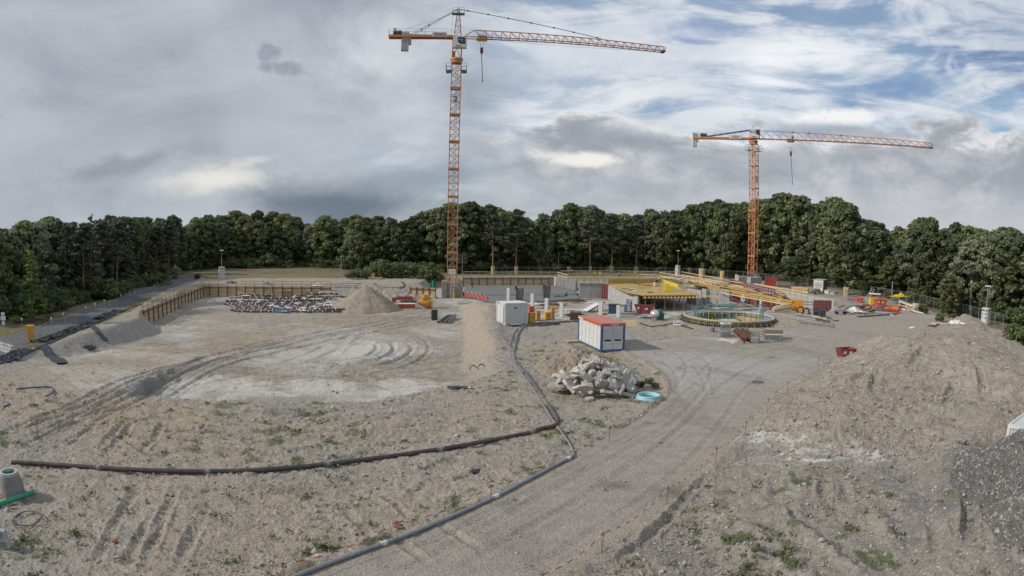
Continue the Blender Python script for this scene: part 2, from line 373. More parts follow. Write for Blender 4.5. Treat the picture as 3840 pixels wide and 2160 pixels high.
# the excavation where nothing is built yet
PIT_A = [(-45, 39), (-48.7, 70.7), (-52.3, 76.3), (-63.7, 118.2), (-36.3, 123.3), (-20, 133), (-9, 131), (-5.0, 97), (-2.3, 66), (-0.6, 48), (-3.5, 43), (-8.5, 38.2), (-16, 36.2), (-24, 35.4), (-34, 33)]
WA = [3.6, 2.4, .5, .5, 8, 4, 3, 2.9, 3.1, 3.2, 3.5, 2.4, 1.6, 1.6, 4]
# the excavation with the new building
PIT_B = [(-20.8, 153), (11, 160.4), (40, 166), (47.4, 172), (54.1, 150.5), (58.9, 128.7), (64.3, 112.5), (62.5, 107), (56.2, 98.5), (52, 91.8), (48, 89.2), (40, 87.2), (36.6, 87.6), (27.4, 86.8), (23.6, 84.8), (19.7, 80.9), (13, 79.8), (5.4, 79.3), (2.5, 80.5), (-2, 92.5), (-6, 100), (-13, 112), (-20, 133)]
WB = [.5, .5, .5, .5, .5, .5, .6, 2.5, 1.2, 1.2, 1.2, 1.2, 1.2, 1.2, 1.2, 1.2, 1.2, 1.2, 1.6, 2.5, 3, 3, 2]
DEPTH = 2.1
MOUND = [(32.2, 55.3), (25, 48), (18.2, 40), (12.8, 32.5), (13.8, 27.0), (19, 24.0), (29, 20), (42, 24), (52, 40), (62, 58), (62, 68), (52, 66), (41, 62)]
TR_EDGE = [(-24.6, 35), (-26.9, 39), (-28.4, 46), (-30.5, 54), (-36, 66)]
HEAPS = []       # (poly, height, width, power)
def base_h(x, y):
    x = np.asarray(x, float); y = np.asarray(y, float)
    ia, da = polyd(x, y, PIT_A, WA); ib, db = polyd(x, y, PIT_B, WB)
    z = np.zeros(x.shape)
    DA = 1.0+(DEPTH-1.0)*sstep((y-44)/26.0)
    za = -DA*sstep(np.where(ia, da, 0)**.9)
    # haul ramp down into the pit on its left side
    tx = np.interp(y, [p[1] for p in TR_EDGE], [p[0] for p in TR_EDGE])
    side = sstep((tx-x+.9*vn(x*.8, y*.8, 5)+.5*vn(x*2.3, y*2.3, 6))/.55)
    zr = -DA*sstep((y-37)/15.0)
    zr2 = -DA-.01+(zr+DA)*side*np.where((y > 20) & (y < 70), 1, 0)
    za = np.where(ia, np.minimum(np.maximum(za, zr2), np.where(da < 1, np.maximum(za, zr2), 9)), 0)
    zb = -DEPTH*sstep(np.where(ib, db, 0))
    z = np.minimum(za, zb)
    # soil banked against the far timber shoring
    z = z+np.where(ia, .7*sstep(1-np.hypot((x+53)/8, (y-112)/7))+.5*sstep(1-np.hypot((x+50)/5, (y-97)/9)), 0)
    # spoil berm beside the pit, right
    t = np.abs((x+3.9)-( -(y-70)*.055)-1.9)
    z = z+np.where((y > 52) & (y < 98), .45*sstep(1-t/2.2)*sstep((y-52)/10)*sstep((98-y)/10), 0)
    return z
def big_mound(x, y):
    i, d = polyd(x, y, MOUND)
    d = np.where(i, d, 0)
    wv = 1+.25*fbm(x, y, .12, 3, 31)
    h = 3.75*(1-np.exp(-(d/(8.2*wv))**1.35))
    h = h*(1-.35*sstep((40-y)/16)*sstep((34-x)/12))
    for cx, cy, r, a in ((51, 56, 3.6, 1.0), (45, 51, 4, .3), (55.5, 52.5, 3.2, 1.0), (52.5, 51, 2.2, -.9), (38, 44, 7, .5), (26, 33, 5, -.7), (30, 30.5, 3.2, -.8), (47, 44, 5, .8), (56, 60, 4.0, .9)):
        h = h+np.where(i, a*np.exp(-((x-cx)**2+(y-cy)**2)/r**2*1.6), 0)*sstep(d/2)
    ridg = np.abs(fbm(x, y, .28, 3, 77)); h = h-np.where(i, .45*(ridg)*sstep(d/2), 0)
    return h
def ground_h(x, y):
    x = np.asarray(x, float); y = np.asarray(y, float)
    z = base_h(x, y)+big_mound(x, y)
    # churned ridges, lower right of the picture
    for cx, cy, rx, ry, a, rot in FG_BUMPS:
        c, s = math.cos(rot), math.sin(rot); u = ((x-cx)*c+(y-cy)*s)/rx; v = (-(x-cx)*s+(y-cy)*c)/ry
        z = z+a*np.exp(-(u*u+v*v))
    # the wide world beyond stays flat with slow swells
    return z
FG_BUMPS = [(19.5, 20.5, 5.0, 1.3, .8, .9), (23.5, 24.2, 5, 1.5, .9, .5), (9.0, 17.0, .35, 3.2, .28, .5), (11.0, 18.4, .3, 2.4, .35, .15), (14.2, 18.6, .4, 2.2, .3, -.3),
            (8.5, 20.5, .35, 2.5, .22, .5), (12.8, 21.8, 3.0, .35, .2, .35), (16, 14.5, 4, 1.6, .5, .3), (20, 16, 4, 2, .7, .7), (5.7, 14.5, .35, 6.0, .18, -.62),
            (17, 24.5, 4.5, .5, .3, .5), (13.5, 25.5, 3.5, .5, .2, .2)]
def gz(x, y): return float(ground_h(np.array([float(x)]), np.array([float(y)]))[0])
def G(px, py, lift=0.0):
    """point of the modelled ground seen at a photo pixel (marching the ray down)"""
    d = ray(px, py); t = 4.0; o = Vector((0, 0, CAM_H))
    hx = math.hypot(d.x, d.y)
    if d.z > -.01: return W(px, py, 0)
    t1 = (-3.5-CAM_H)/d.z; n = 400; ts = np.linspace(4, t1, n)
    xs = d.x*ts; ys = d.y*ts; zs = CAM_H+d.z*ts; g = ground_h(xs, ys)
    k = int(np.argmax(zs <= g)); a, b = ts[max(0, k-1)], ts[k]
    ts = np.linspace(a, b, 30); g = ground_h(d.x*ts, d.y*ts); zs = CAM_H+d.z*ts; k = int(np.argmax(zs <= g)); t = ts[k]
    return Vector((d.x*t, d.y*t, CAM_H+d.z*t+lift))

# wheel tracks: (pixel path, floor height, half gauge, rut width, depth, tread)
def zz_path(pts, z): return [W(p[0], p[1], z) for p in pts]
TRACKS = []
def track(pts, z=-2.1, gauge=1.05, w=.32, dep=.09, tread=.03, pale=0.0):
    TRACKS.append(([tuple(G(p[0], p[1])[:2]) for p in pts], gauge, w, dep, tread, pale))
track([(60, 1640), (330, 1545), (500, 1485), (860, 1352), (1200, 1275), (1500, 1222), (1690, 1180)], -1.6, dep=.14)
track([(100, 1600), (420, 1495), (800, 1345), (1150, 1265), (1450, 1205), (1650, 1160)], -1.8, dep=.14)
track([(0, 1660), (350, 1500), (700, 1375), (1000, 1290), (1300, 1235), (1560, 1190)], -1.8, dep=.12)
track([(560, 1330), (900, 1285), (1150, 1268), (1400, 1240), (1600, 1210)], dep=.1)
track([(520, 1300), (740, 1270), (1000, 1240), (1300, 1205), (1500, 1180)], dep=.1)
track([(600, 1250), (800, 1215), (1000, 1195), (1260, 1190), (1500, 1170)], dep=.08)
for k, s in enumerate((1.0, .74, .5)):
    cxp, cyp = 1310, 1310
    track([(cxp+(x-cxp)*s, cyp+(y-cyp)*s) for x, y in ((1020, 1418), (1250, 1405), (1420, 1385), (1540, 1345), (1580, 1300), (1540, 1262), (1440, 1243), (1320, 1240))], dep=.12, gauge=.9)
track([(900, 1400), (1200, 1425), (1500, 1405), (1720, 1380)], dep=.08, tread=.06)
track([(1000, 1380), (1300, 1385), (1600, 1350), (1700, 1330)], dep=.07, tread=.06)
track([(980, 1440), (1250, 1408), (1480, 1398), (1740, 1345)], dep=.07, tread=.05)
track([(640, 1455), (900, 1400), (1100, 1360), (1250, 1300), (1380, 1240)], dep=.06)
for a, b in (((1168, 1402), (1330, 1240)), ((1232, 1396), (1385, 1240)), ((1310, 1360), (1400, 1262))):
    TRACKS.append(([tuple(G(*a)[:2]), tuple(G((a[0]+b[0])/2, (a[1]+b[1])/2)[:2]), tuple(G(*b)[:2])], 0.0, .75, .05, 0.0, .35))
for pts in ([(560, 1640), (1000, 1600), (1400, 1590), (1700, 1560)], [(760, 1690), (1150, 1660), (1500, 1640), (1800, 1620)], [(900, 1560), (1300, 1550), (1640, 1520)],
            [(300, 1700), (420, 1580), (520, 1540)], [(420, 1740), (520, 1640), (560, 1560)], [(980, 1740), (1250, 1690), (1500, 1650)], [(1500, 1830), (1700, 1760), (1830, 1700)],
            [(440, 2160), (500, 2000), (560, 1880), (600, 1800)], [(560, 2160), (620, 2020), (700, 1900)], [(100, 1700), (300, 1600), (480, 1540)]):
    track(pts, 0, .95, .26, .10, .05)
for pts in ([(1500, 2160), (2000, 1900), (2350, 1690), (2540, 1560), (2680, 1430), (2850, 1340), (3100, 1280), (3300, 1240)], [(1750, 2160), (2150, 1960), (2480, 1740), (2660, 1560), (2750, 1450), (2900, 1370), (3150, 1300)],
            [(1300, 2160), (1900, 1870), (2250, 1690), (2480, 1560), (2600, 1440), (2620, 1370), (2560, 1320), (2450, 1300)], [(2400, 1290), (2620, 1310), (2900, 1285), (3200, 1230)],
            [(2560, 1420), (2640, 1350), (2800, 1300), (3000, 1275)], [(2380, 1330), (2500, 1345), (2580, 1400), (2600, 1500)], [(2900, 1240), (3100, 1225), (3350, 1190)]):
    track(pts, 0, 1.0, .24, .035, .012)

def ridge(pts, w=.3, dep=.15):
    TRACKS.append(([tuple(G(p[0], p[1])[:2]) for p in pts], 0.0, w, dep, 0.0, -1))
_tr = random.Random(41)
for k in range(46):
    zx = k % 2; cx_, cy_ = (_tr.uniform(150, 1650), _tr.uniform(1250, 1440)) if zx else (_tr.uniform(60, 1800), _tr.uniform(1530, 1980)); a0 = _tr.uniform(-.35, .25) if zx or cy_ < 1800 else _tr.uniform(-1.0, .4); L0_ = _tr.uniform(160, 420)*(1 if zx else 1.2); bend = _tr.uniform(-.5, .5)
    P_ = []; x_, y_, h_ = cx_, cy_, a0
    for q in range(5): P_.append((x_, y_)); x_ += L0_/4*math.cos(h_); y_ -= L0_/4*math.sin(h_)*.45; h_ += bend/4
    if all(1235 < q[1] < 2120 and q[0] < 1750 for q in P_): track(P_, 0, _tr.choice([.85, 1.0, 1.1]), _tr.uniform(.16, .3), _tr.uniform(.07, .15), _tr.uniform(.02, .07))
def _q(a): return [(1920+x*1.3187, 1387+y*1.3187) for x, y in a]
for a_, w_, d_ in ((((755, 292), (748, 340), (738, 385)), .3, .22), (((885, 285), (888, 340), (880, 402)), .3, .25), (((938, 298), (950, 350), (948, 402)), .28, .18), (((1080, 428), (1000, 455), (930, 475), (880, 492)), .25, .18), (((870, 500), (800, 520), (700, 560)), .25, .1),
                   (((940, 192), (1040, 160), (1100, 158), (1130, 190)), .3, .16), (((1122, 180), (1085, 220)), .25, .15), (((1125, 165), (1165, 215), (1200, 240)), .5, .2), (((1260, 300), (1190, 370), (1080, 430)), .35, .2), (((1290, 330), (1300, 420), (1290, 520)), .35, .3),
                   (((985, 395), (1040, 440)), .25, .12), (((905, 470), (930, 430), (960, 400)), .2, .12), (((230, 586), (330, 520), (430, 440), (510, 350), (590, 275)), .22, .13), (((790, 360), (800, 440), (790, 480)), .25, .12), (((1350, 400), (1400, 470), (1400, 560)), .4, .3), (((1180, 400), (1210, 480), (1180, 560)), .35, .2)):
    ridge(_q(a_), w_, d_)
for pts in (((200, 1560), (420, 1590), (640, 1560), (860, 1600)), ((420, 1640), (700, 1650), (900, 1690)), ((500, 1700), (760, 1690), (960, 1720)), ((380, 1600), (520, 1680), (600, 1750)), ((760, 1560), (1000, 1540), (1300, 1530)), ((620, 1610), (760, 1650), (940, 1640)),
            ((1200, 1620), (1450, 1600), (1700, 1620)), ((900, 1840), (1200, 1830), (1500, 1790)), ((1500, 1900), (1600, 1820), (1720, 1780)), ((1100, 1960), (1300, 1900), (1420, 1860))):
    ridge(pts, .28, .12)
for pts in (((3480, 1280), (3440, 1330), (3400, 1400)), ((3300, 1370), (3280, 1430), (3270, 1480)), ((3540, 1560), (3560, 1480), (3600, 1400)), ((3380, 1500), (3360, 1560), (3330, 1600)), ((3640, 1330), (3680, 1420), (3690, 1500)), ((3150, 1450), (3230, 1400), (3320, 1350))):
    ridge(pts, .35, .25)
WHITE = [(_q(a), w) for a, w in ((((690, 172), (705, 215), (720, 258)), .5), (((645, 262), (720, 268), (775, 276)), .35), (((735, 258), (800, 272), (870, 266), (905, 250)), .3), (((770, 278), (800, 318), (808, 338)), .33), (((808, 338), (775, 352)), .25), (((760, 255), (850, 262)), .5), (((905, 248), (980, 252), (1055, 250)), .3), (((880, 215), (960, 225), (1030, 240)), .45), (((700, 190), (780, 195), (830, 200)), .6), (((800, 235), (900, 232)), .5))]
def pdist(x, y, pts):
    best = np.full(x.shape, 1e9)
    for i in range(len(pts)-1):
        (x0, y0), (x1, y1) = pts[i], pts[i+1]; dx, dy = x1-x0, y1-y0; t = np.clip(((x-x0)*dx+(y-y0)*dy)/(dx*dx+dy*dy), 0, 1); best = np.minimum(best, np.hypot(x-x0-t*dx, y-y0-t*dy))
    return best
def track_disp(x, y):
    z = np.zeros(x.shape); pale = np.zeros(x.shape); dark = np.zeros(x.shape)
    for pts, gauge, w, dep, tread, pl in TRACKS:
        # smooth the path
        P = [np.array(p) for p in pts]; Q = []
        for i in range(len(P)-1):
            p0 = P[max(0, i-1)]; p1 = P[i]; p2 = P[i+1]; p3 = P[min(len(P)-1, i+2)]
            for t in np.linspace(0, 1, 9)[:-1]:
                Q.append(.5*((2*p1)+(-p0+p2)*t+(2*p0-5*p1+4*p2-p3)*t*t+(-p0+3*p1-3*p2+p3)*t**3))
        Q.append(P[-1]); Q = np.array(Q); m = gauge+w*4
        bb = (x > Q[:, 0].min()-m) & (x < Q[:, 0].max()+m) & (y > Q[:, 1].min()-m) & (y < Q[:, 1].max()+m)
        ii = np.nonzero(bb)[0]
        if len(ii) == 0: continue
        bx = x[ii]; by = y[ii]; best = np.full(bx.shape, 1e9); al = np.zeros(bx.shape); sg = np.zeros(bx.shape); L0 = 0
        for i in range(len(Q)-1):
            d = Q[i+1]-Q[i]; ln = math.hypot(*d)+1e-9; ux, uy = d/ln
            rx = bx-Q[i][0]; ry = by-Q[i][1]; t = np.clip(rx*ux+ry*uy, 0, ln); ex = rx-t*ux; ey = ry-t*uy
            dd = ex*ex+ey*ey; k = dd < best; best[k] = dd[k]; al[k] = (L0+t)[k]; sg[k] = (ux*ry-uy*rx)[k]; L0 += ln
        dist = np.sqrt(best); o = np.abs(dist-gauge)/w if gauge > 0 else dist/w
        wob = 1+.5*vn(al*.6, al*0+len(ii) % 97, 3)
        rut = -dep*sstep(1.15-o)*wob+dep*.55*np.exp(-((o-1.35)/.28)**2)
        if tread: rut = rut+tread*np.where(o < 1.1, 1, 0)*np.sign(np.sin(al*2*math.pi/.42+np.where(sg > 0, 1, -1)*o*1.5))*sstep(1.2-o)*.5
        fade = sstep(al/3)*sstep((L0-al)/3)
        z[ii] += rut*fade
        if pl < 0: continue
        if pl: pale[ii] = np.maximum(pale[ii], sstep(1.2-o)*pl*2)
        else: dark[ii] = np.maximum(dark[ii], sstep(1.3-o)*fade*.6)
    return z, pale, dark

R_ROAD = wp((1085, 2159), (1440, 2035), (1870, 1860), (2150, 1712), (2250, 1652), (2345, 1602), (2450, 1535), (2525, 1470), (2500, 1405), (2420, 1352), (2348, 1322), (2390, 1285), (2560, 1262), (2850, 1262),
            (3000, 1225), (3290, 1180), (3560, 1180), (3500, 1212), (3330, 1285), (3180, 1330), (3090, 1365), (2960, 1455), (2880, 1530), (2800, 1610), (2690, 1715), (2500, 1890), (2340, 2020), (2180, 2110), (2110, 2159))
c0 = R_ROAD[0]; c1 = R_ROAD[-1]
R_ROAD += [(c1[0]*.35-2, 4), (c0[0]*.35-3, 4)]
A_ROAD = wp((0, 1268), (130, 1233), (250, 1192), (350, 1150), (432, 1120), (520, 1080), (600, 1063), (640, 1050)) + wp((700, 1040), (760, 1038), (740, 1052), (690, 1066), (640, 1082), (560, 1112), (500, 1138), (400, 1182), (245, 1244), (60, 1310), (0, 1338))
A_ROAD = [(-75, 20)]+A_ROAD+[(-50, 20)]
SITE = [(-300, -60), (-49, -60), (-47, 38)]+wp((0, 1352), (110, 1312), (250, 1262), (420, 1195), (505, 1160), (620, 1088), (700, 1052), (759, 1044), (1250, 1042), (1600, 1036), (2555, 1034), (2850, 1052), (3000, 1068), (3300, 1112), (3440, 1150), (3560, 1188), (3640, 1215))+[(70, 66), (68, 50), (70, 20), (300, -60)]

def _polar():
    th = np.radians(np.concatenate([np.arange(-180, -66, 3.0), np.arange(-66, 66, .115), np.arange(66, 180, 3.0)]))
    r = [3.0, 4.0, 5.0]
    while r[-1] < 13: r.append(r[-1]*1.02)
    while r[-1] < 215: r.append(r[-1]*1.0036)
    while r[-1] < 3000: r.append(r[-1]*1.06)
    return th, np.array(r)
def build_ground():
    th, r = _polar(); nt_, nr = len(th), len(r)
    TH, RR = np.meshgrid(th, r, indexing='ij'); x = (np.sin(TH)*RR).ravel(); y = (np.cos(TH)*RR).ravel(); rr = RR.ravel()
    z = ground_h(x, y); b0 = base_h(x, y)
    ia, da = polyd(x, y, PIT_A, WA); ib, db = polyd(x, y, PIT_B, WB); im, dmn = polyd(x, y, MOUND)
    ir, dr = polyd(x, y, R_ROAD); ar, dar = polyd(x, y, A_ROAD); ist, dst = polyd(x, y, SITE)
    near = rr < 230
    # roughness by place
    rough = np.where(ir, .012, .07)
    floorA = ia & (da > 1); rough = np.where(floorA, .06, rough); rough = np.where(ia & (da <= 1), .07, rough)
    rough = np.where(ib, .01, rough); rough = np.where(ar, .002, rough); rough = np.where(~ist, .1, rough)
    edge = sstep(dr/.8)
    rough = np.where(~ir, rough*(.3+.7*edge), rough)
    gravR = (~ir) & ist & (x > 2) & (y < 45) & (~im); rough = np.where(gravR, .075*(.3+.7*edge), rough)
    rough = np.where(im, .08+.08*sstep(dmn/4), rough)
    ringd = np.hypot(x-28.6, y-79.2); rough = np.where(ringd < 8.5, .005, rough)
    n1 = fbm(x, y, .45, 4, 11); n2 = fbm(x, y, 2.1, 4, 12); n3 = fbm(x, y, 7.5, 3, 13); n4 = np.abs(fbm(x, y, 1.1, 3, 14))
    amp = np.where(near, 1, .5)
    z = z+rough*amp*(n1*1.3+n2*1.0+n3*.55-n4*.9)
    z = z+np.where(ist & ~ir & ~ib & near, .10*fbm(x*.9, y*.35, .35, 3, 21), 0)
    fl = ist & ~ir & ~ib & near; z = z+np.where(fl, np.where(ia, .07, .09)*(.5-np.abs(fbm(x*.55+y*.12, y*1.9, 1.0, 4, 23))*2.2)*sstep(n1*1.5+.75), 0)
    z = z+np.where(~ir & near & ist & ~im, .085*np.exp(-((dr-.35)/.28)**2)*(1+n2), 0)
    # clods and small stones on the unsurfaced soil
    cl = np.maximum(0, vn(x*3.1, y*3.1, 41)+vn(x*6.3, y*6.3, 42)*.5-.30)*np.where(rough > .06, 1, .25)*(rr < 120)+.6*np.maximum(0, vn(x*8.1, y*8.1, 43)+vn(x*15, y*15, 44)*.5-.22)*np.where(rough > .06, 1, .3)*(rr < 60)
    z = z+cl*.27
    td, pale, dk = track_disp(x, y)
    z = z+np.where(near, td, 0)
    # compacted lip of the pit
    z = np.where(ringd < 6.4, z-2.6*sstep((6.4-ringd)/.25), z)
    # ------------ albedo by place (soil tones)
    def C(*c): return np.array(c)
    soil = C(.365, .315, .252); pale_s = C(.50, .478, .435); tan = C(.37, .30, .22); grey = C(.315, .295, .270); dkg = C(.175, .172, .172)
    q = .5+.5*np.clip(n1*1.6, -1, 1)
    col = soil[None]*(1-q[:, None]*.25)+C(.40, .37, .325)[None]*q[:, None]*.25
    def blend(col, c, w): w = np.clip(w, 0, 1)[:, None]; return col*(1-w)+np.asarray(c)[None]*w
    col = blend(col, grey, .6*sstep(fbm(x, y, .12, 3, 51)*2+.3))
    # pit floor: pale dry sand with browner wheel lanes
    fa = sstep(da*1.1-.1)*ia
    pn = sstep(fbm(x+y*.4, y*.5, .11, 4, 52)*2.2+.55)
    col = blend(col, pale_s*.92, fa*pn*.9)
    col = blend(col, C(.60, .585, .55), fa*sstep(fbm(x*1.0, y*.6, .3, 4, 53)*3.2-.1)*pn*.9)
    col = blend(col, C(.27, .23, .185), fa*sstep(fbm(x*.35+y*.2, y*1.2, .5, 4, 83)*3.2-.55)*.55)
    for px, py, a_, b_, k_ in ((330, 1392, 7, 5, 1.0), (180, 1440, 6, 3.5, 1.0), (520, 1330, 8, 5, .8), (900, 1450, 6, 4, 1.0), (1250, 1455, 7, 3.5, .9), (1480, 1440, 4, 3, .9), (700, 1340, 7, 4, .6), (1130, 1330, 8, 5, .8), (1420, 1310, 8, 6, .8)):
        p = G(px, py); wg = np.exp(-((x-p.x)/a_)**2-((y-p.y)/b_)**2); col = blend(col, C(.565, .545, .50), fa*sstep(wg*1.5+n1*.9+n2*.5-.45)*k_*.85)
    lane = np.exp(-((x-np.interp(y, [30, 45, 60, 80, 100, 125], [-37, -35.5, -34, -29, -20, -12]))/5.5)**2)*(ia | (y < 45))*(x < 0)*(y > 26)
    col = blend(col, tan*.97, lane*(.55+.4*n1))
    tanpatch = np.exp(-((x+22)/8)**2-((y-31)/4.5)**2); col = blend(col, C(.40, .315, .215), tanpatch*sstep(n1*1.5+.7)*.8)
    bank = ia & (da < 1); col = blend(col, C(.33, .30, .26), bank*.6)
    rightbank = bank & (x > -9) & (x < 1) & (y < 100); col = blend(col, C(.375, .325, .262), rightbank*.7); z = z+np.where(rightbank, .16*fbm(x*.5, y*2.4, 1.0, 3, 91)+.1*fbm(x, y, 2.6, 3, 92), 0)
    cliff = np.exp(-((x-np.interp(y, [p[1] for p in TR_EDGE], [p[0] for p in TR_EDGE])-.3)/.9)**2)*(y > 34.5)*(y < 56)
    col = blend(col, C(.20, .19, .17), cliff*.75)  # darker along the cut edge of the ramp
    # building pit: blinding concrete, wet patches
    slab = ib & (x < 12+(y-110)*.1) & (y > 112)
    fb = ib*sstep(db)
    col = blend(col, C(.50, .49, .46), fb*sstep(fbm(x, y, .25, 4, 54)*2.5+.5)*.9)
    col = blend(col, C(.27, .235, .20), fb*sstep(fbm(x+9, y, .4, 4, 55)*3-.55))
    # haul road
    rd = ir*sstep(dr/.7)
    col = blend(col, C(.37, .332, .285), rd*.97)
    col = blend(col, C(.43, .42, .40), rd*sstep(fbm(x, y, .1, 4, 56)*2.4-.05)*sstep((y-36)/10)*.8)
    col = blend(col, C(.27, .245, .215), rd*sstep(fbm(x*.8+y*.5, y*.2-x*.2, .5, 4, 57)*2.5-.3)*.5)
    for (px, py, a, b) in ((2300, 1820, .75, .42), (2520, 1845, 1.0, .8), (2900, 1340, .6, .4), (2840, 1433, .45, .3), (2437, 1585, .35, .2)):
        p = W(px, py); col = blend(col, C(.20, .175, .15), np.exp(-((x-p.x)/a)**2-((y-p.y)/b)**2)*(.75+.3*n3)*1.2*((x-p.x)**2+(y-p.y)**2 < 9))
    for pts, w in WHITE:
        dd = pdist(x, y, [tuple(G(*p)[:2]) for p in pts]); m_ = dd < 3; wg = np.zeros(x.shape); wg[m_] = sstep(1.05-dd[m_]/w*.8+n2[m_]*1.5+n3[m_]*1.4+n1[m_]*.5)
        col = blend(col, C(.64, .63, .60), wg*.85)
    # mounds: brownish sand-gravel
    mm = im*sstep(dmn/3.5+n1*.5)
    col = blend(col, C(.345, .300, .246), mm*.9); col = blend(col, C(.395, .345, .28), mm*sstep(fbm(x, y, .2, 4, 58)*2)*.7)
    col = blend(col, C(.27, .235, .20), mm*sstep(fbm(x, y, .9, 4, 59)*3-.6)*.8)
    # dark gravel lower right
    dg = np.exp(-((x-20.5)/3.2)**2-((y-19.2)/3.0)**2)
    gr = gravR.astype(float)*(y < 30); col = blend(col, C(.325, .288, .246), gr*.75)
    col = blend(col, dkg, (dg*1.0+.5*sstep(fbm(x, y, .35, 4, 60)*3-.8)*gr)*(.75+.5*n2))
    # speckle of stones
    sp = vn(x*9, y*9, 71)+vn(x*17, y*17, 72)*.7
    gm = np.where(gravR | im | (~ir & ist & ~ia & ~ib), 1.0, .3)*near
    col = blend(col, C(.56, .54, .51), sstep((sp-.42)*6)*gm*.75)
    col = blend(col, C(.15, .13, .115), sstep((-sp-.42)*6)*gm*.6)
    # weeds growing through
    wd = sstep(fbm(x, y, .18, 3, 61)*2.2+.15)*sstep(fbm(x, y, 1.4, 3, 62)*4-.75)
    wz = ((~ir) & ist & (~ia) & (~ib) & (y < 60) & (dmn > 0) & near).astype(float)*np.where(im, .25, 1)
    col = blend(col, C(.10, .125, .05), wd*wz*.8)
    col = blend(col, C(.49, .465, .42), np.clip(pale, 0, 1)*.5); col = blend(col, col.mean(0)*.82, dk*.35*~ar)
    # outside the site
    gv = fbm(x, y, .08, 4, 63); out = (~ist)
    col = np.where(out[:, None], (C(.19, .165, .095)[None]*(1+.35*gv[:, None])), col)
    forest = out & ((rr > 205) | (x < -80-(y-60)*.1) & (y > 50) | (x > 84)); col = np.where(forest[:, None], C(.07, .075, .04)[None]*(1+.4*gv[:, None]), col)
    col = np.where(ar[:, None], C(.17, .175, .18)[None]*(1+.12*n2[:, None]), col)
    # zebra stripes, far left
    for k in range(3):
        p = W(-6+k*0, 1282+k*13); rx_ = np.abs((x-p.x)*.35+(y-p.y)*.94); ry_ = np.abs((x-p.x)*.94-(y-p.y)*.35)
        col = np.where(((rx_ < .32) & (ry_ < 4.2) & ar)[:, None], C(.5, .5, .5)[None], col)
    lum = col.mean(1)[:, None]; col = np.where(ist[:, None], lum+(col-lum)*1.0, col)
    col = np.clip(col*np.where(ar, 1, 1.03)[:, None], .01, .9)
    # ------------ split the one sheet into named regions
    i = np.arange(nt_-0); ni = nt_
    A = (np.arange(ni)[:, None]*nr+np.arange(nr-1)[None]).ravel(); B = ((np.arange(ni)[:, None]+1) % ni*nr+np.arange(nr-1)[None]).ravel()
    quads = np.stack([A, A+1, B+1, B], 1)
    fx = x[quads].mean(1); fy = y[quads].mean(1)
    reg = np.zeros(len(quads), int)
    q_ir = ir[quads].sum(1) > 2; q_ar = ar[quads].sum(1) > 1; q_out = ist[quads].sum(1) < 2; q_ib = (ib & (db > 1))[quads].sum(1) > 2
    reg[q_ir] = 1; reg[q_out] = 3; reg[q_ar] = 2; reg[q_ib] = 4
    m = soil_material()
    for k, nm in enumerate(('ground', 'haul_road', 'asphalt_road', 'grass_field', 'blinding_slab')):
        qq = quads[reg == k]
        u, inv = np.unique(qq, return_inverse=True); qq = inv.reshape(-1, 4)
        me = bpy.data.meshes.new(nm); me.vertices.add(len(u)); me.vertices.foreach_set('co', np.stack([x[u], y[u], z[u]], 1).ravel())
        me.loops.add(len(qq)*4); me.loops.foreach_set('vertex_index', qq.ravel().astype(np.int32))
        me.polygons.add(len(qq)); me.polygons.foreach_set('loop_start', np.arange(len(qq), dtype=np.int32)*4)
        me.update(calc_edges=True)
        me.polygons.foreach_set('use_smooth', np.ones(len(qq), bool))
        ca = me.color_attributes.new('soil', 'FLOAT_COLOR', 'POINT'); ca.data.foreach_set('color', np.concatenate([col[u], np.ones((len(u), 1))], 1).astype(np.float32).ravel())
        me.materials.append(m); o = bpy.data.objects.new(nm, me); COL.objects.link(o); o['kind'] = 'structure'
    p = W(0, 0)
    return
def soil_material():
    m = bpy.data.materials.new('soil'); m.use_nodes = True; nt = m.node_tree; L = nt.links; b = nt.nodes['Principled BSDF']
    b.inputs['Roughness'].default_value = .95; b.inputs['Specular IOR Level'].default_value = .15
    at = nt.nodes.new('ShaderNodeAttribute'); at.attribute_name = 'soil'
    tc = nt.nodes.new('ShaderNodeTexCoord')
    def noi(s, d=4, r=.65):
        n = nt.nodes.new('ShaderNodeTexNoise'); n.inputs['Scale'].default_value = s; n.inputs['Detail'].default_value = d; n.inputs['Roughness'].default_value = r
        L.new(tc.outputs['Object'], n.inputs['Vector']); return n.outputs['Fac']
    def MR(v, a, b_, c, d):
        n = nt.nodes.new('ShaderNodeMapRange'); L.new(v, n.inputs[0])
        for i, q in enumerate((a, b_, c, d)): n.inputs[i+1].default_value = q
        return n.outputs[0]
    def mul(a, b_):
        n = nt.nodes.new('ShaderNodeMath'); n.operation = 'MULTIPLY'; L.new(a, n.inputs[0]); L.new(b_, n.inputs[1]); return n.outputs[0]
    f = mul(MR(noi(1.3), .3, .7, .86, 1.12), mul(MR(noi(9), .3, .7, .74, 1.22), MR(noi(34, 2), .3, .7, .76, 1.22)))
    hs = nt.nodes.new('ShaderNodeHueSaturation'); L.new(at.outputs['Color'], hs.inputs['Color']); L.new(f, hs.inputs['Value'])
    L.new(hs.outputs[0], b.inputs['Base Color'])
    bn = nt.nodes.new('ShaderNodeBump'); bn.inputs['Strength'].default_value = 1.0; bn.inputs['Distance'].default_value = .11
    L.new(noi(11, 5), bn.inputs['Height']); L.new(bn.outputs[0], b.inputs['Normal'])
    return m
build_ground()

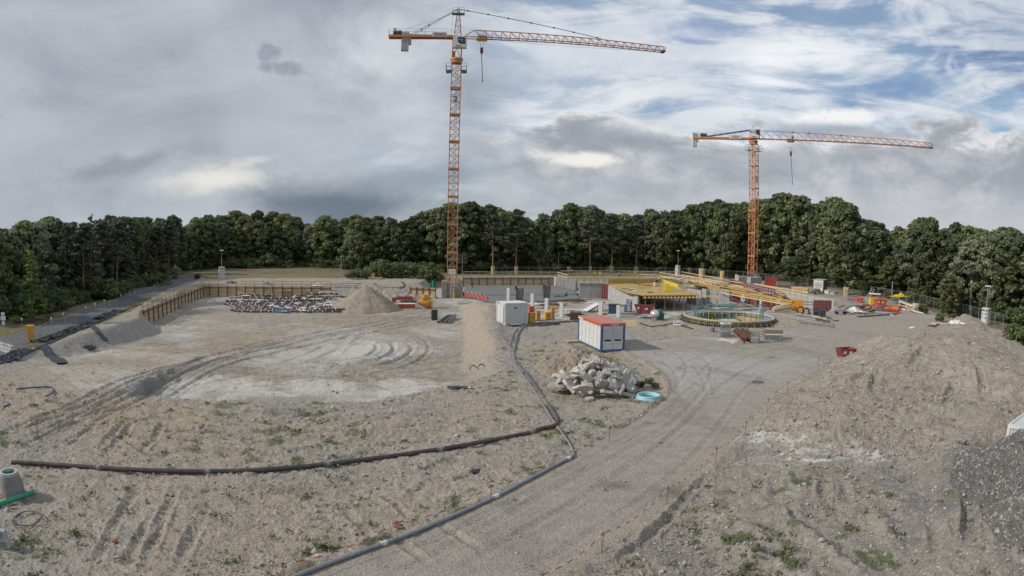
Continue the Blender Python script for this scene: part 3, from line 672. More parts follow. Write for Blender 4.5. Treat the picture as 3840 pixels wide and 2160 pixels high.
# ------------------------------------------------------------------ separate heaps (things)
def heap(name, label, cat, cx, cy, rx, ry, h, colr, rot=0.0, rough=.06, seed=1, power=1.0, res=150, flat=0.0, speck=.0, group=None, z0=None, stones=0):
    n = res; u = np.linspace(-1.15, 1.15, n); U, V = np.meshgrid(u, u, indexing='ij'); rad = np.hypot(U, V)
    c, s = math.cos(rot), math.sin(rot); X = U*rx; Y = V*ry; x = cx+X*c-Y*s; y = cy+X*s+Y*c
    wob = 1+.16*fbm(np.cos(np.arctan2(V, U))*1.5+seed, np.sin(np.arctan2(V, U))*1.5, 1.0, 3, seed)
    q = np.clip(1-rad/wob, -.2, 1); prof = np.where(q > 0, np.clip(q, 0, 1)**power, q*1.2)
    if flat: prof = np.minimum(prof, 1-flat)+np.maximum(0, prof-(1-flat))*.25
    g = ground_h(x, y); zz = g+prof*h+rough*(fbm(x, y, 1.2, 4, seed+5)*1.4+fbm(x, y, 5, 3, seed+6)*.7)*np.clip(q*6+.3, 0, 1)-.03
    m = bpy.data.meshes.new(name); vs = np.stack([x-cx, y-cy, zz-gz(cx, cy)], -1).reshape(-1, 3)
    keep = (q > -.12); fs = []
    for i in range(n-1):
        for j in range(n-1):
            if keep[i, j] or keep[i+1, j+1] or keep[i+1, j] or keep[i, j+1]: fs.append((i*n+j, (i+1)*n+j, (i+1)*n+j+1, i*n+j+1))
    m.from_pydata(vs.tolist(), [], fs); m.update(); m.polygons.foreach_set('use_smooth', np.ones(len(fs), bool))
    nn = fbm(x, y, 1.5, 4, seed+9).ravel(); xx_ = x+zz*.9; yy_ = y-zz*.9; sp = (vn(xx_*11, yy_*11, seed+3)+vn(xx_*21, yy_*21, seed+4)*.8).ravel()
    col = np.array(colr)[None]*(1+.16*nn[:, None])
    if speck:
        w = (sstep((sp-.3)*5)*speck)[:, None]; col = col*(1-w)+np.array([.55, .54, .52])[None]*w
        w = (sstep((-sp-.35)*5)*speck)[:, None]; col = col*(1-w)+np.array([.10, .095, .09])[None]*w
    ca = m.color_attributes.new('soil', 'FLOAT_COLOR', 'POINT'); ca.data.foreach_set('color', np.concatenate([col, np.ones((len(col), 1))], 1).astype(np.float32).ravel())
    m.materials.append(bpy.data.materials['soil']); o = bpy.data.objects.new(name, m); COL.objects.link(o); o.location = (cx, cy, gz(cx, cy))
    # drop loose vertices
    bm = bmesh.new(); bm.from_mesh(m); bmesh.ops.delete(bm, geom=[v for v in bm.verts if not v.link_faces], context='VERTS'); bm.to_mesh(m); bm.free()
    if stones:
        rs = np.random.RandomState(seed); idx = rs.choice(np.nonzero((q > .02).ravel())[0], stones); c_ = vs[idx]+rs.uniform(-.04, .04, (stones, 3))*[1, 1, .3]; s_ = rs.gamma(2, .016, stones)+.014
        ft = np.array([(0, 1, 4), (1, 2, 4), (2, 3, 4), (3, 0, 4), (1, 0, 5), (2, 1, 5), (3, 2, 5), (0, 3, 5)]); b6 = np.array([(1, 0, 0), (0, 1, 0), (-1, 0, 0), (0, -1, 0), (0, 0, 1), (0, 0, -1)], float)
        vv = (c_[:, None]+b6[None]*s_[:, None, None]*rs.uniform(.6, 1.3, (stones, 6, 3))).reshape(-1, 3); ff = (ft[None]+(np.arange(stones)*6)[:, None, None]).reshape(-1, 3)
        sm_ = bpy.data.meshes.new('surface_stones'); sm_.from_pydata(vv.tolist(), [], ff.tolist()); sm_.materials.append(mat('gravel_stone', (.12, .115, .11), .9, var=.5, scale=2.3, col2=(.42, .41, .39))); q_ = bpy.data.objects.new('surface_stones', sm_); COL.objects.link(q_); q_.parent = o; q_['kind'] = 'stuff'
    return tag(o, label, cat, group)
p = W(1372, 1160, -2.1); heap('sand_heap', 'tall smooth cone of brown sand on the pit floor beside the stored piles', 'sand heap', p.x, p.y, 5.9, 5.9, 4.1, (.335, .285, .222), rough=.06, seed=3, power=.88)
heap('gravel_heap', 'dark grey gravel heap at the right edge in front of the white ribbed container', 'gravel heap', 22.1, 19.2, 3.3, 3.5, 3.0, (.15, .142, .135), rough=.17, seed=8, power=.95, speck=.28, res=240, stones=3500)
heap('gravel_heap', 'low tongue of dark gravel in the bottom right corner', 'gravel heap', 20.2, 15.6, 3.0, 2.4, 1.1, (.17, .16, .15), rough=.14, seed=28, power=.9, speck=.28, res=200, stones=2200, rot=.6)
p = W(2175, 1378); heap('earth_heap', 'lumpy brown earth heap between the blue framed container and the broken concrete', 'earth heap', p.x, p.y, 3.9, 3.4, 1.55, (.33, .275, .215), rough=.26, seed=5, power=.75, speck=.25, rot=.4)
p = W(2300, 1425); heap('earth_heap', 'grey earth slope behind the broken concrete slabs', 'earth heap', p.x, p.y, 2.6, 2.3, 1.3, (.36, .34, .31), rough=.15, seed=6, power=.85, speck=.3)
p = W(3300, 1300); heap('earth_heap', 'small sandy heap at the foot of the large mound behind the red skip', 'earth heap', p.x, p.y, 2.6, 2.1, 1.0, (.37, .31, .24), rough=.12, seed=15, power=.8)
p = W(650, 1150, -2.1); heap('earth_heap', 'low soil heap against the left timber shoring', 'earth heap', p.x, p.y, 7, 5.0, .8, (.36, .32, .27), rough=.14, seed=16, power=.9, rot=.3)
p = W(1480, 1095, -1.0); heap('earth_heap', 'sandy soil bank left of the concrete crane base', 'earth heap', p.x, p.y, 9, 5, 1.0, (.37, .33, .28), rough=.25, seed=17, power=.8)
p = W(3130, 1212); heap('earth_heap', 'low soil bump right of the round formwork ring', 'earth heap', p.x-9, p.y-1.5, 3, 2.0, .45, (.37, .32, .26), rough=.1, seed=18, power=.8)

# ------------------------------------------------------------------ weeds and stones (uncountable)
def scatter():
    rs = np.random.RandomState(5)
    # weeds
    n = 60000; a = rs.uniform(R(-58), R(58), n); r = 12+(rs.rand(n)**1.5)*55; x = np.sin(a)*r; y = np.cos(a)*r
    ir, dr = polyd(x, y, R_ROAD); ia, da = polyd(x, y, PIT_A); im, dm_ = polyd(x, y, MOUND); ist, _ = polyd(x, y, SITE)
    f = sstep(fbm(x, y, .18, 3, 61)*2.2+.15)*sstep(fbm(x, y, 1.4, 3, 62)*4-.75)*.8+.035
    # verge of the haul road, lower right
    f = f+.5*np.exp(-(((x-7.2)*.79-(y-15.5)*.61)/1.0)**2)*(y < 22)*(x > 3)
    f = np.where(im, f*.25, f); f = np.where((x > 9.5) & (y > 15), f*.35, f); f = np.where((x < 2) & (y > 24), f*.6, f); ok = (~ir) & (~ia) & ist & (rs.rand(n) < f*.55)&(dr > .3)
    x = x[ok]; y = y[ok]; g = ground_h(x, y); V = []; Fc = []; cols = []
    for i in range(len(x)):
        s = rs.uniform(.05, .16); k = rs.randint(5, 10); c = rs.uniform(.6, 1.3)
        for j in range(k):
            an = rs.uniform(0, 6.28); tl = rs.uniform(.3, 1.1); ox, oy = rs.uniform(-s, s, 2)*1.2; dx, dy = math.cos(an), math.sin(an); w = s*.28
            b = len(V); bx, by = x[i]+ox, y[i]+oy; zz = g[i]-.01
            V += [(bx-dy*w, by+dx*w, zz), (bx+dy*w, by-dx*w, zz), (bx+dx*s*tl+dy*w*.6, by+dy*s*tl-dx*w*.6, zz+s*.9), (bx+dx*s*tl*1.5, by+dy*s*tl*1.5, zz+s*1.0)]
            Fc.append((b, b+1, b+2, b+3))
    me = bpy.data.meshes.new('weeds'); me.from_pydata(V, [], Fc); me.materials.append(mat('weed_leaf', (.085, .12, .035), .7, var=.45, scale=1.1, col2=(.15, .17, .05)))
    o = bpy.data.objects.new('weeds', me); COL.objects.link(o); tag(o, 'scattered low green weeds growing through the bare soil', 'weeds', None, 'stuff')
    # stones
    n = 90000; a = rs.uniform(R(-60), R(60), n); r = 11+(rs.rand(n)**1.4)*48; x = np.sin(a)*r; y = np.cos(a)*r
    ir, dr = polyd(x, y, R_ROAD); ia, da = polyd(x, y, PIT_A); ist, _ = polyd(x, y, SITE); im, dm_ = polyd(x, y, MOUND)
    f = np.where((x > 3) & (y < 34), .8, .30)+.3*im; f = np.where(ir, .04, f); f = np.where(ia, .05, f)
    ok = ist & (rs.rand(n) < f*(.35+.65*sstep(fbm(x, y, .6, 3, 90)*2+.4))); x = x[ok]; y = y[ok]; g = ground_h(x, y); n = len(x)
    s = rs.gamma(1.6, .0125, n)+.008; s = s*(1+np.hypot(x, y)/55)
    base = np.array([(1, 0, 0), (0, 1, 0), (-1, 0, 0), (0, -1, 0), (0, 0, 1), (0, 0, -1)], float)
    j = rs.uniform(.6, 1.25, (n, 6, 3)); an = rs.uniform(0, 6.28, n); ca, sa = np.cos(an)[:, None], np.sin(an)[:, None]
    v = base[None]*j*s[:, None, None]; v[:, :, 2] *= .75
    vx = v[:, :, 0]*ca-v[:, :, 1]*sa+x[:, None]; vy = v[:, :, 0]*sa+v[:, :, 1]*ca+y[:, None]; vz = v[:, :, 2]+g[:, None]+s[:, None]*.3
    vs = np.stack([vx, vy, vz], -1).reshape(-1, 3)
    ft = np.array([(0, 1, 4), (1, 2, 4), (2, 3, 4), (3, 0, 4), (1, 0, 5), (2, 1, 5), (3, 2, 5), (0, 3, 5)])
    fs = (ft[None]+(np.arange(n)*6)[:, None, None]).reshape(-1, 3)
    me = bpy.data.meshes.new('stones'); me.vertices.add(len(vs)); me.vertices.foreach_set('co', vs.ravel()); me.loops.add(len(fs)*3)
    me.loops.foreach_set('vertex_index', fs.ravel().astype(np.int32)); me.polygons.add(len(fs)); me.polygons.foreach_set('loop_start', np.arange(len(fs), dtype=np.int32)*3); me.update(calc_edges=True)
    me.materials.append(mat('stone', (.24, .225, .205), .9, var=.5, scale=2.1, col2=(.52, .50, .46)))
    o = bpy.data.objects.new('loose_stones', me); COL.objects.link(o); tag(o, 'loose grey stones and clods strewn over the bare soil', 'stones', None, 'stuff')
scatter()
# ------------------------------------------------------------------ trees
def leaf_mat(name, dark, light, trans=.38):
    m = bpy.data.materials.new(name); m.use_nodes = True; nt = m.node_tree; L = nt.links; nt.nodes.clear()
    at = nt.nodes.new('ShaderNodeAttribute'); at.attribute_name = 'tint'
    oi = nt.nodes.new('ShaderNodeObjectInfo')
    mx = nt.nodes.new('ShaderNodeMix'); mx.data_type = 'RGBA'; L.new(at.outputs['Fac'], mx.inputs[0])
    mx.inputs[6].default_value = (*dark, 1); mx.inputs[7].default_value = (*light, 1)
    hs = nt.nodes.new('ShaderNodeHueSaturation'); L.new(mx.outputs[2], hs.inputs['Color'])
    for i, (a, b, o) in enumerate(((.485, .515, 'Hue'), (.80, 1.62, 'Value'))):
        r = nt.nodes.new('ShaderNodeMapRange'); r.inputs[3].default_value = a; r.inputs[4].default_value = b
        if i == 0: L.new(oi.outputs['Random'], r.inputs[0])
        else:
            q = nt.nodes.new('ShaderNodeMath'); q.operation = 'MULTIPLY'; q.inputs[1].default_value = 7.13; L.new(oi.outputs['Random'], q.inputs[0])
            fr = nt.nodes.new('ShaderNodeMath'); fr.operation = 'FRACT'; L.new(q.outputs[0], fr.inputs[0]); L.new(fr.outputs[0], r.inputs[0])
        L.new(r.outputs[0], hs.inputs[o])
    d = nt.nodes.new('ShaderNodeBsdfPrincipled'); d.inputs['Roughness'].default_value = .55; d.inputs['Specular IOR Level'].default_value = .3
    L.new(hs.outputs[0], d.inputs['Base Color'])
    t = nt.nodes.new('ShaderNodeBsdfTranslucent'); L.new(hs.outputs[0], t.inputs[0])
    ms = nt.nodes.new('ShaderNodeMixShader'); ms.inputs[0].default_value = trans; L.new(d.outputs[0], ms.inputs[1]); L.new(t.outputs[0], ms.inputs[2])
    o = nt.nodes.new('ShaderNodeOutputMaterial'); L.new(ms.outputs[0], o.inputs[0]); return m
LM = {'oak': leaf_mat('dark_green_leaves', (.062, .084, .042), (.172, .196, .090)),
      'light': leaf_mat('light_green_leaves', (.090, .118, .052), (.245, .268, .118)),
      'pine': leaf_mat('pine_needles', (.045, .058, .040), (.115, .128, .078), .1),
      'larch': leaf_mat('bright_soft_needles', (.05, .085, .022), (.17, .23, .06)),
      'bush': leaf_mat('bush_leaves', (.048, .070, .030), (.14, .17, .07)),
      'grey': leaf_mat('grey_green_leaves', (.085, .104, .064), (.215, .232, .145))}
M_bark = mat('bark', (.13, .105, .085), .95, var=.3, scale=5, bump=.4)
M_pbark = mat('pine_bark', (.19, .125, .09), .95, var=.3, scale=5, bump=.4)
M_birch = mat('pale_bark', (.36, .33, .28), .9, var=.25, scale=4)

def leafmesh(name, centres, dirs, sizes, tints, rs, up=.3):
    n = len(centres)
    a = rs.normal(size=(n, 3)); nn = dirs+.75*a*.6+np.array([0, 0, up]); nn /= np.linalg.norm(nn, axis=1)[:, None]+1e-9
    t = np.cross(nn, rs.normal(size=(n, 3))); t /= np.linalg.norm(t, axis=1)[:, None]+1e-9; b = np.cross(nn, t)
    s = sizes[:, None]; j = rs.uniform(.6, 1.2, (n, 4, 1))
    v = np.stack([centres+(t+b*.35)*s*j[:, 0], centres+(b-t*.4)*s*j[:, 1], centres-(t+b*.3)*s*j[:, 2], centres-(b-t*.45)*s*j[:, 3]], 1).reshape(-1, 3)
    me = bpy.data.meshes.new(name); me.vertices.add(4*n); me.vertices.foreach_set('co', v.ravel()); me.loops.add(4*n)
    me.loops.foreach_set('vertex_index', np.arange(4*n, dtype=np.int32)); me.polygons.add(n); me.polygons.foreach_set('loop_start', np.arange(n, dtype=np.int32)*4)
    me.update(calc_edges=True)
    ca = me.color_attributes.new('tint', 'FLOAT_COLOR', 'POINT'); tt = np.repeat(tints, 4); ca.data.foreach_set('color', np.stack([tt, tt, tt, np.ones_like(tt)], 1).astype(np.float32).ravel())
    return me

def crown_blobs(blobs, dens, size, rs, shell=.55):
    C_, D_, S_, T_ = [], [], [], []
    for (cx, cy, cz, r, sz, tn) in blobs:
        n = max(12, int(dens*r*r)); d = rs.normal(size=(n, 3)); d /= np.linalg.norm(d, axis=1)[:, None]
        rad = r*(shell+(1.08-shell)*rs.rand(n)**.6); d2 = d*np.array([1, 1, sz])
        lump = 1+.22*np.sin(d[:, 0]*5+cx*3)*np.sin(d[:, 1]*6+cy)*np.sin(d[:, 2]*5+cz)
        C_.append(np.array([cx, cy, cz])+d2*(rad*lump)[:, None]); D_.append(d); S_.append(size*rs.uniform(.65, 1.35, n)); T_.append(np.clip(tn+rs.uniform(-.25, .25, n), 0, 1))
    return np.concatenate(C_), np.concatenate(D_), np.concatenate(S_), np.concatenate(T_)

def tree_proto(name, kind, seed):
    """unit trees, metres: returns (crown mesh, trunk mesh, height)"""
    rs = np.random.RandomState(seed); rr = random.Random(seed); blobs = []; tr = MB()
    if kind in ('oak', 'light', 'grey'):
        Hh = 16; cw = rs.uniform(3.9, 4.8); z0 = rs.uniform(1.0, 2.6); nb = 74; tipx = rs.uniform(.35, .62)
        tr.tube([(0, 0, -.4), (.05, .05, 2), (.1, -.1, 5), (rr.uniform(-.5, .5), rr.uniform(-.5, .5), 9), (rr.uniform(-.8, .8), rr.uniform(-.8, .8), 13)], [.42, .33, .28, .18, .05], 8)
        for k in range(nb):
            t = (k+.5)/nb; z = z0+(Hh-z0)*(t**.9); tt = (z-z0)/(Hh-z0); prof = max(.12, min(1, .45+tt/tipx*.55) if tt < tipx else (1-((tt-tipx)/(1-tipx))**1.7)**.8 if tt < 1 else .12)
            r = cw*prof*(.40+.68*rs.rand()**.45); a = k*2.4+rs.rand()*1.2; br = rs.uniform(.75, 1.35)*(.7+.3*prof)
            x, y = r*math.cos(a), r*math.sin(a); z2 = min(z+rs.uniform(-.6, .6), Hh-br*.7)
            blobs.append((x*.85, y*.85, z2, br, .8, rs.uniform(.05, .95)))
            if k % 5 == 0: tr.tube([(0, 0, max(2.0, z2*.55)), (x*.4, y*.4, z2*.78), (x*.75, y*.75, z2)], [.12, .07, .03], 5)
        for k in range(9): blobs.append((rs.uniform(-1.6, 1.6), rs.uniform(-1.6, 1.6), Hh-.7-rs.rand()*2.4, rs.uniform(.4, .95), 1.15, rs.uniform(.4, .95)))
        for k in range(16): a = rs.rand()*6.28; q_ = rs.uniform(.85, 1.12)*cw; blobs.append((q_*math.cos(a), q_*math.sin(a), z0+(Hh-z0)*rs.uniform(.08, .72), rs.uniform(.35, .7), .7, rs.uniform(.3, 1.0)))
        c = crown_blobs(blobs, 100, .27, rs, .35)
    elif kind == 'pine':
        Hh = 17; lean = rr.uniform(-.6, .6)
        tr.tube([(0, 0, -.4), (lean*.2, .1, 5), (lean*.7, 0, 10), (lean, .1, 16.5)], [.24, .19, .14, .04], 8)
        for k in range(24):
            z = 7.2+9.0*(k/24)**.85; r = (3.0*(1-((z-6)/12.5)**1.3))*rs.uniform(.35, 1.0); a = k*2.4+rs.rand()
            x, y = r*math.cos(a)+lean*z/17, r*math.sin(a); blobs.append((x, y, z, rs.uniform(.75, 1.35), .42, rs.uniform(.1, .8)))
            tr.tube([(lean*z/17, 0, z-.5), (x, y, z-.1)], [.06, .025], 5)
        for k in range(3): blobs.append((lean+rs.uniform(-.4, .4), rs.uniform(-.4, .4), 16-.5*k, .7, .7, .5))
        c = crown_blobs(blobs, 130, .19, rs, .35)
    elif kind in ('spruce', 'larch'):
        Hh = 15; tr.tube([(0, 0, -.4), (0, 0, 7), (0, 0, 14.7)], [.26, .16, .03], 8); w = 2.6 if kind == 'spruce' else 3.1
        for k in range(46):
            z = 1.2+13.2*(k/46); r = w*(1-z/15.6)**.85*rs.uniform(.35, .95); a = k*2.4+rs.rand()
            blobs.append((r*math.cos(a), r*math.sin(a), z-.12*r, rs.uniform(.55, .95)*(1.15-z/20), .55, rs.uniform(.2, .85)))
        blobs.append((0, 0, 14.5, .35, 1.8, .6)); c = crown_blobs(blobs, 180 if kind == 'larch' else 190, .19, rs, .3)
    elif kind == 'bush':
        Hh = 3.4
        for k in range(5):
            a = rs.rand()*6.28; tr.tube([(0, 0, -.3), (.5*math.cos(a), .5*math.sin(a), 1.1), (1.1*math.cos(a), 1.1*math.sin(a), 2.2)], [.06, .04, .02], 5)
        for k in range(22):
            a = rs.rand()*6.28; r = 1.9*rs.rand()**.6; blobs.append((r*math.cos(a), r*math.sin(a), .5+rs.rand()*2.2*(1-r*.22), rs.uniform(.45, .85), .85, rs.uniform(.2, .85)))
        c = crown_blobs(blobs, 130, .17, rs, .4)
    me = leafmesh('crown', *c, rs); me.materials.append(LM['pine' if kind in ('pine', 'spruce') else kind if kind != 'grey' else 'grey'])
    return me, tr, Hh

PROTO = {}
def get_proto(kind, var):
    k = (kind, var)
    if k not in PROTO:
        me, tr, Hh = tree_proto('x', kind, 100+var*7+len(kind)*13)
        t = bpy.data.meshes.new('trunk'); t.from_pydata(tr.v, [], tr.f); t.materials.append(M_pbark if kind == 'pine' else M_birch if kind == 'grey' else M_bark); t.polygons.foreach_set('use_smooth', [True]*len(tr.f)); t.update()
        PROTO[k] = (me, t, Hh)
    return PROTO[k]
NAMES = {'oak': 'broadleaf_tree', 'light': 'broadleaf_tree', 'grey': 'broadleaf_tree', 'pine': 'pine_tree', 'spruce': 'spruce_tree', 'larch': 'larch_tree', 'bush': 'bush'}
CATS = {'oak': 'tree', 'light': 'tree', 'grey': 'tree', 'pine': 'tree', 'spruce': 'tree', 'larch': 'tree', 'bush': 'bush'}
def put_tree(kind, var, xy, top_z, wide=1.0, label='', group='trees of the wood behind the site', sink=0.0):
    cm, tm, Hh = get_proto(kind, var); z = gz(xy[0], xy[1])-sink; s = max(.15, (top_z-z)/Hh)
    t = thing(NAMES[kind], label, CATS[kind], (xy[0], xy[1], z), rnd.uniform(0, 6.28), group); w = s**.55*wide if kind != 'bush' else s*wide; t.scale = (w, w, s)
    for nm, me in (('crown', cm), ('trunk', tm)):
        o = bpy.data.objects.new(nm, me); COL.objects.link(o); o.parent = t
    return t
SKY = [(-300, 850), (0, 852), (60, 842), (140, 815), (215, 812), (255, 838), (300, 822), (345, 800), (400, 806), (440, 812), (520, 818), (600, 810), (700, 808), (800, 798), (900, 790), (1000, 792), (1060, 802), (1150, 806), (1250, 800), (1350, 808), (1450, 812), (1560, 803),
       (1600, 790), (1640, 772), (1700, 765), (1760, 758), (1800, 766), (1900, 800), (2000, 806), (2050, 812), (2100, 778), (2150, 758), (2200, 772), (2260, 792), (2350, 800), (2430, 790), (2500, 802), (2570, 770), (2640, 752), (2700, 756), (2750, 748), (2800, 770), (2850, 735),
       (2900, 718), (2950, 722), (3000, 738), (3050, 762), (3100, 742), (3160, 748), (3200, 772), (3250, 812), (3300, 850), (3350, 862), (3400, 838), (3450, 824), (3500, 822), (3550, 834), (3600, 852), (3700, 855), (3780, 862), (3840, 872), (4300, 900)]
BASE = [(-400, 1240), (0, 1195), (100, 1180), (200, 1158), (330, 1128), (430, 1106), (520, 1072), (600, 1045), (700, 1012), (800, 1003), (1200, 1003), (1300, 1008), (1400, 1022), (1650, 1024), (2000, 1022), (2550, 1026), (2700, 1034), (2800, 1042), (3000, 1058), (3200, 1084), (3300, 1100), (3420, 1128), (3560, 1165), (3700, 1195), (3840, 1215), (4300, 1300)]
def ip(t, x): return float(np.interp(x, [a for a, b in t], [b for a, b in t]))
ZONES = [(-500, 130, 'far left behind the road'), (130, 420, 'beside the left road'), (420, 700, 'behind the bend of the road'), (700, 1200, 'behind the far grass field'), (1200, 1640, 'left of the tall crane'), (1640, 2080, 'right of the tall crane mast'),
         (2080, 2560, 'behind the yellow slab formwork'), (2560, 2800, 'left of the lower crane'), (2800, 3080, 'right of the lower crane mast'), (3080, 3420, 'behind the white site hut'), (3420, 3700, 'behind the right fence'), (3700, 4400, 'beyond the large mound')]
def zone(px):
    for a, b, n in ZONES:
        if a <= px < b: return n
    return ZONES[-1][2]
ADJ = {'oak': 'dark broadleaf tree', 'light': 'light green tree', 'grey': 'grey green tree', 'pine': 'bare trunked pine', 'spruce': 'narrow dark spruce', 'larch': 'bright larch'}
def at_base(px, py, back=0.0):
    p = W(px, py, 0); d = Vector((p.x, p.y, 0)); ln = d.length; return d*((ln+back)/ln)
def forest():
    # front row
    px = -150
    while px < 4000:
        yb = ip(BASE, px); pz_ = 1810 < px < 2480; p = at_base(px, yb, rnd.uniform(9, 16) if pz_ or 30 < px < 230 else rnd.uniform(1, 7)); yt = ip(SKY, px)
        pinezone = 1840 < px < 2500 or 230 < px < 420
        kind = 'pine' if (pinezone and rnd.random() < .30) else rnd.choice(['oak', 'oak', 'oak', 'light', 'oak', 'grey'] if px > 700 else ['oak', 'oak', 'spruce', 'oak', 'light'])
        drop = rnd.choice([6, 20, 38, 60]) if 600 < px < 1600 else rnd.choice([0, 4, 14, 30, 45])
        if px < 650: drop = rnd.choice([0, 5, 12, 30]); kind = rnd.choice(['spruce', 'pine', 'spruce', 'oak', 'pine']) if px > 130 else kind
        top = Zat(px, yt+drop, p)
        put_tree(kind, rnd.randrange(4 if kind == 'oak' else 2), (p.x, p.y), top, rnd.uniform(.95, 1.25), ADJ[kind]+' '+zone(px))
        px += rnd.uniform(40, 58)*(1.0 if px > 400 else 1.15)
    # second and third rows fill the skyline
    for row, (back, stp, jit) in enumerate(((16, 46, 4), (34, 44, 3))):
        px = -130+row*25
        while px < 3990:
            p = at_base(px, ip(BASE, px), back+rnd.uniform(-4, 4)); yt = ip(SKY, px)+rnd.choice([-8, 2, 8, 15, 24, 34])+row*2+(6 if px < 1600 else 0)
            kind = rnd.choice(['oak', 'oak', 'light', 'grey', 'light'])
            if 1860 > px > 1600 or px > 2860 and px < 2990: kind = 'light' if rnd.random() < .6 else 'oak'
            put_tree(kind, rnd.randrange(4 if kind == 'oak' else 2), (p.x, p.y), Zat(px, yt, p), rnd.uniform(.9, 1.25), ADJ[kind]+', rear row, '+zone(px), 'trees deeper in the wood')
            px += rnd.uniform(.8, 1.2)*stp
    # understorey
    px = -100
    while px < 3960:
        pz_ = 1810 < px < 2480; yb = ip(BASE, px); p = at_base(px, yb, rnd.uniform(7, 12) if pz_ else rnd.uniform(-3.0, 1.5)); h = rnd.uniform(2.2, 4.5)
        put_tree('bush', rnd.randrange(3), (p.x, p.y), gz(p.x, p.y)+h, rnd.uniform(1.0, 1.35), 'bush under the trees '+zone(px), 'bushes along the wood edge')
        px += rnd.uniform(34, 54)
    # marked trees
    for (px, yt, yb, kind, var, wide, lab) in (
            (1848, 757, 1029, 'pine', 0, .95, 'tall dark pine with plank guard, nearest the tall crane'), (1935, 775, 1029, 'pine', 1, 1.15, 'orange trunked spreading pine, second guarded tree right of the tall crane'),
            (2031, 815, 1029, 'oak', 1, .7, 'guarded tree behind the round end of the timber railing'), (2213, 782, 1029, 'pine', 2, 1.2, 'broad dark pine behind the two hi-vis workers'),
            (2292, 792, 1029, 'pine', 3, 1.2, 'dark pine right of the two hi-vis workers'), (2384, 796, 1029, 'pine', 1, 1.1, 'dark pine with forked trunk behind the third hi-vis worker'),
            (2584, 790, 1026, 'oak', 2, .9, 'thin trunked tree right of the surveillance mast'), (2632, 765, 1030, 'oak', 0, 1.1, 'fork trunked tree with wide plank guard behind the timber railings'),
            (2707, 760, 1042, 'oak', 3, 1.0, 'straight trunked guarded tree left of the lower crane'), (3172, 760, 1106, 'oak', 1, 1.25, 'big guarded tree behind the mesh fence right of the hut'),
            (345, 800, 1122, 'spruce', 0, 1.1, 'tall pointed dark spruce left of the road bend'), (125, 935, 1206, 'larch', 0, 1.35, 'bright green young larch on the grass by the left road'),
            (3555, 1030, 1190, 'light', 0, .8, 'small light green tree in front of the wood by the right fence'), (3330, 960, 1118, 'light', 1, .9, 'light green young tree behind the tall white pole'),
            (2985, 960, 1070, 'light', 0, 1.2, 'light green bushy tree right of the lower crane base')):
        p = at_base(px, yb); put_tree(kind, var, (p.x, p.y), Zat(px, yt, p), wide, lab, 'marked trees')
    for (px, yt, yb, w) in ((3530, 1165, 1205, 1.0), (3590, 1175, 1215, .9), (3460, 1135, 1175, .9), (3800, 1200, 1300, 1.1), (3835, 1190, 1330, 1.2), (1320, 1005, 1046, 1.0), (1370, 990, 1046, 1.0), (1450, 960, 1040, 1.2), (1500, 965, 1040, 1.3), (1560, 972, 1038, 1.2),
                            (1610, 990, 1044, 1.1), (1640, 995, 1040, 1.2), (660, 1025, 1046, 1.1), (740, 1022, 1046, .9), (950, 960, 1006, 1.2), (1010, 940, 1004, 1.2), (900, 965, 1006, 1.0), (20, 1120, 1195, 1.0), (590, 1010, 1070, 1.4)):
        p = at_base(px, yb); put_tree('bush', rnd.randrange(3), (p.x, p.y), max(1.0, Zat(px, yt, p)), w, 'open standing bush '+zone(px), 'bushes in the open')
forest()
# plank guards around trunks
def trunk_guard(px, yb, yt, wpx, lab):
    p = at_base(px, yb); ppm = FPX/p.length; r = wpx/ppm/2; h = max(1.4, Zat(px, yt, p)-gz(p.x, p.y))
    t = thing('trunk_guard', lab, 'trunk guard', (p.x, p.y, gz(p.x, p.y)), 0, 'plank guards round the tree trunks'); m = MB(); n = 14
    for k in range(n):
        a = 2*math.pi*k/n; hh = h*rnd.uniform(.93, 1.04); c, s = math.cos(a), math.sin(a)
        m.bar((r*c, r*s, 0), (r*1.12*c, r*1.12*s, hh), 2*math.pi*r/n*.86, .04, up=(c, s, 0))
    m.build('plank', M_woodl if px != 2031 else M_wood, t); b = MB(); b.ring((0, 0, 0), r+.03, r+.055, h*.7, h*.74, 16); b.build('strap', M_gsteel, t)
for a in ((1848, 1029, 998, 12, 'plank guard behind the timber railing, leftmost of all'), (1935, 1029, 998, 12, 'tapering plank guard on the orange trunked pine'), (2031, 1029, 998, 10, 'plank guard beside the railing corner'), (2131, 1029, 999, 10, 'short plank guard above the left end of the top rail'),
          (2213, 1029, 998, 9, 'narrow plank guard left of the two hi-vis workers'), (2292, 1029, 998, 13, 'crooked plank guard right of the two hi-vis workers'), (2384, 1029, 999, 12, 'plank guard beside the third hi-vis worker'), (2584, 1030, 1004, 11, 'plank guard just right of the surveillance mast'),
          (2631, 1040, 1006, 20, 'wide plank guard on the fork trunked tree'), (2707, 1056, 1016, 15, 'tall plank guard left of the lower crane'), (2762, 1058, 1029, 12, 'round plank guard touching the grey ballast blocks'), (3172, 1112, 1077, 20, 'loose leaning plank guard right of the white hut')):
    trunk_guard(*a)
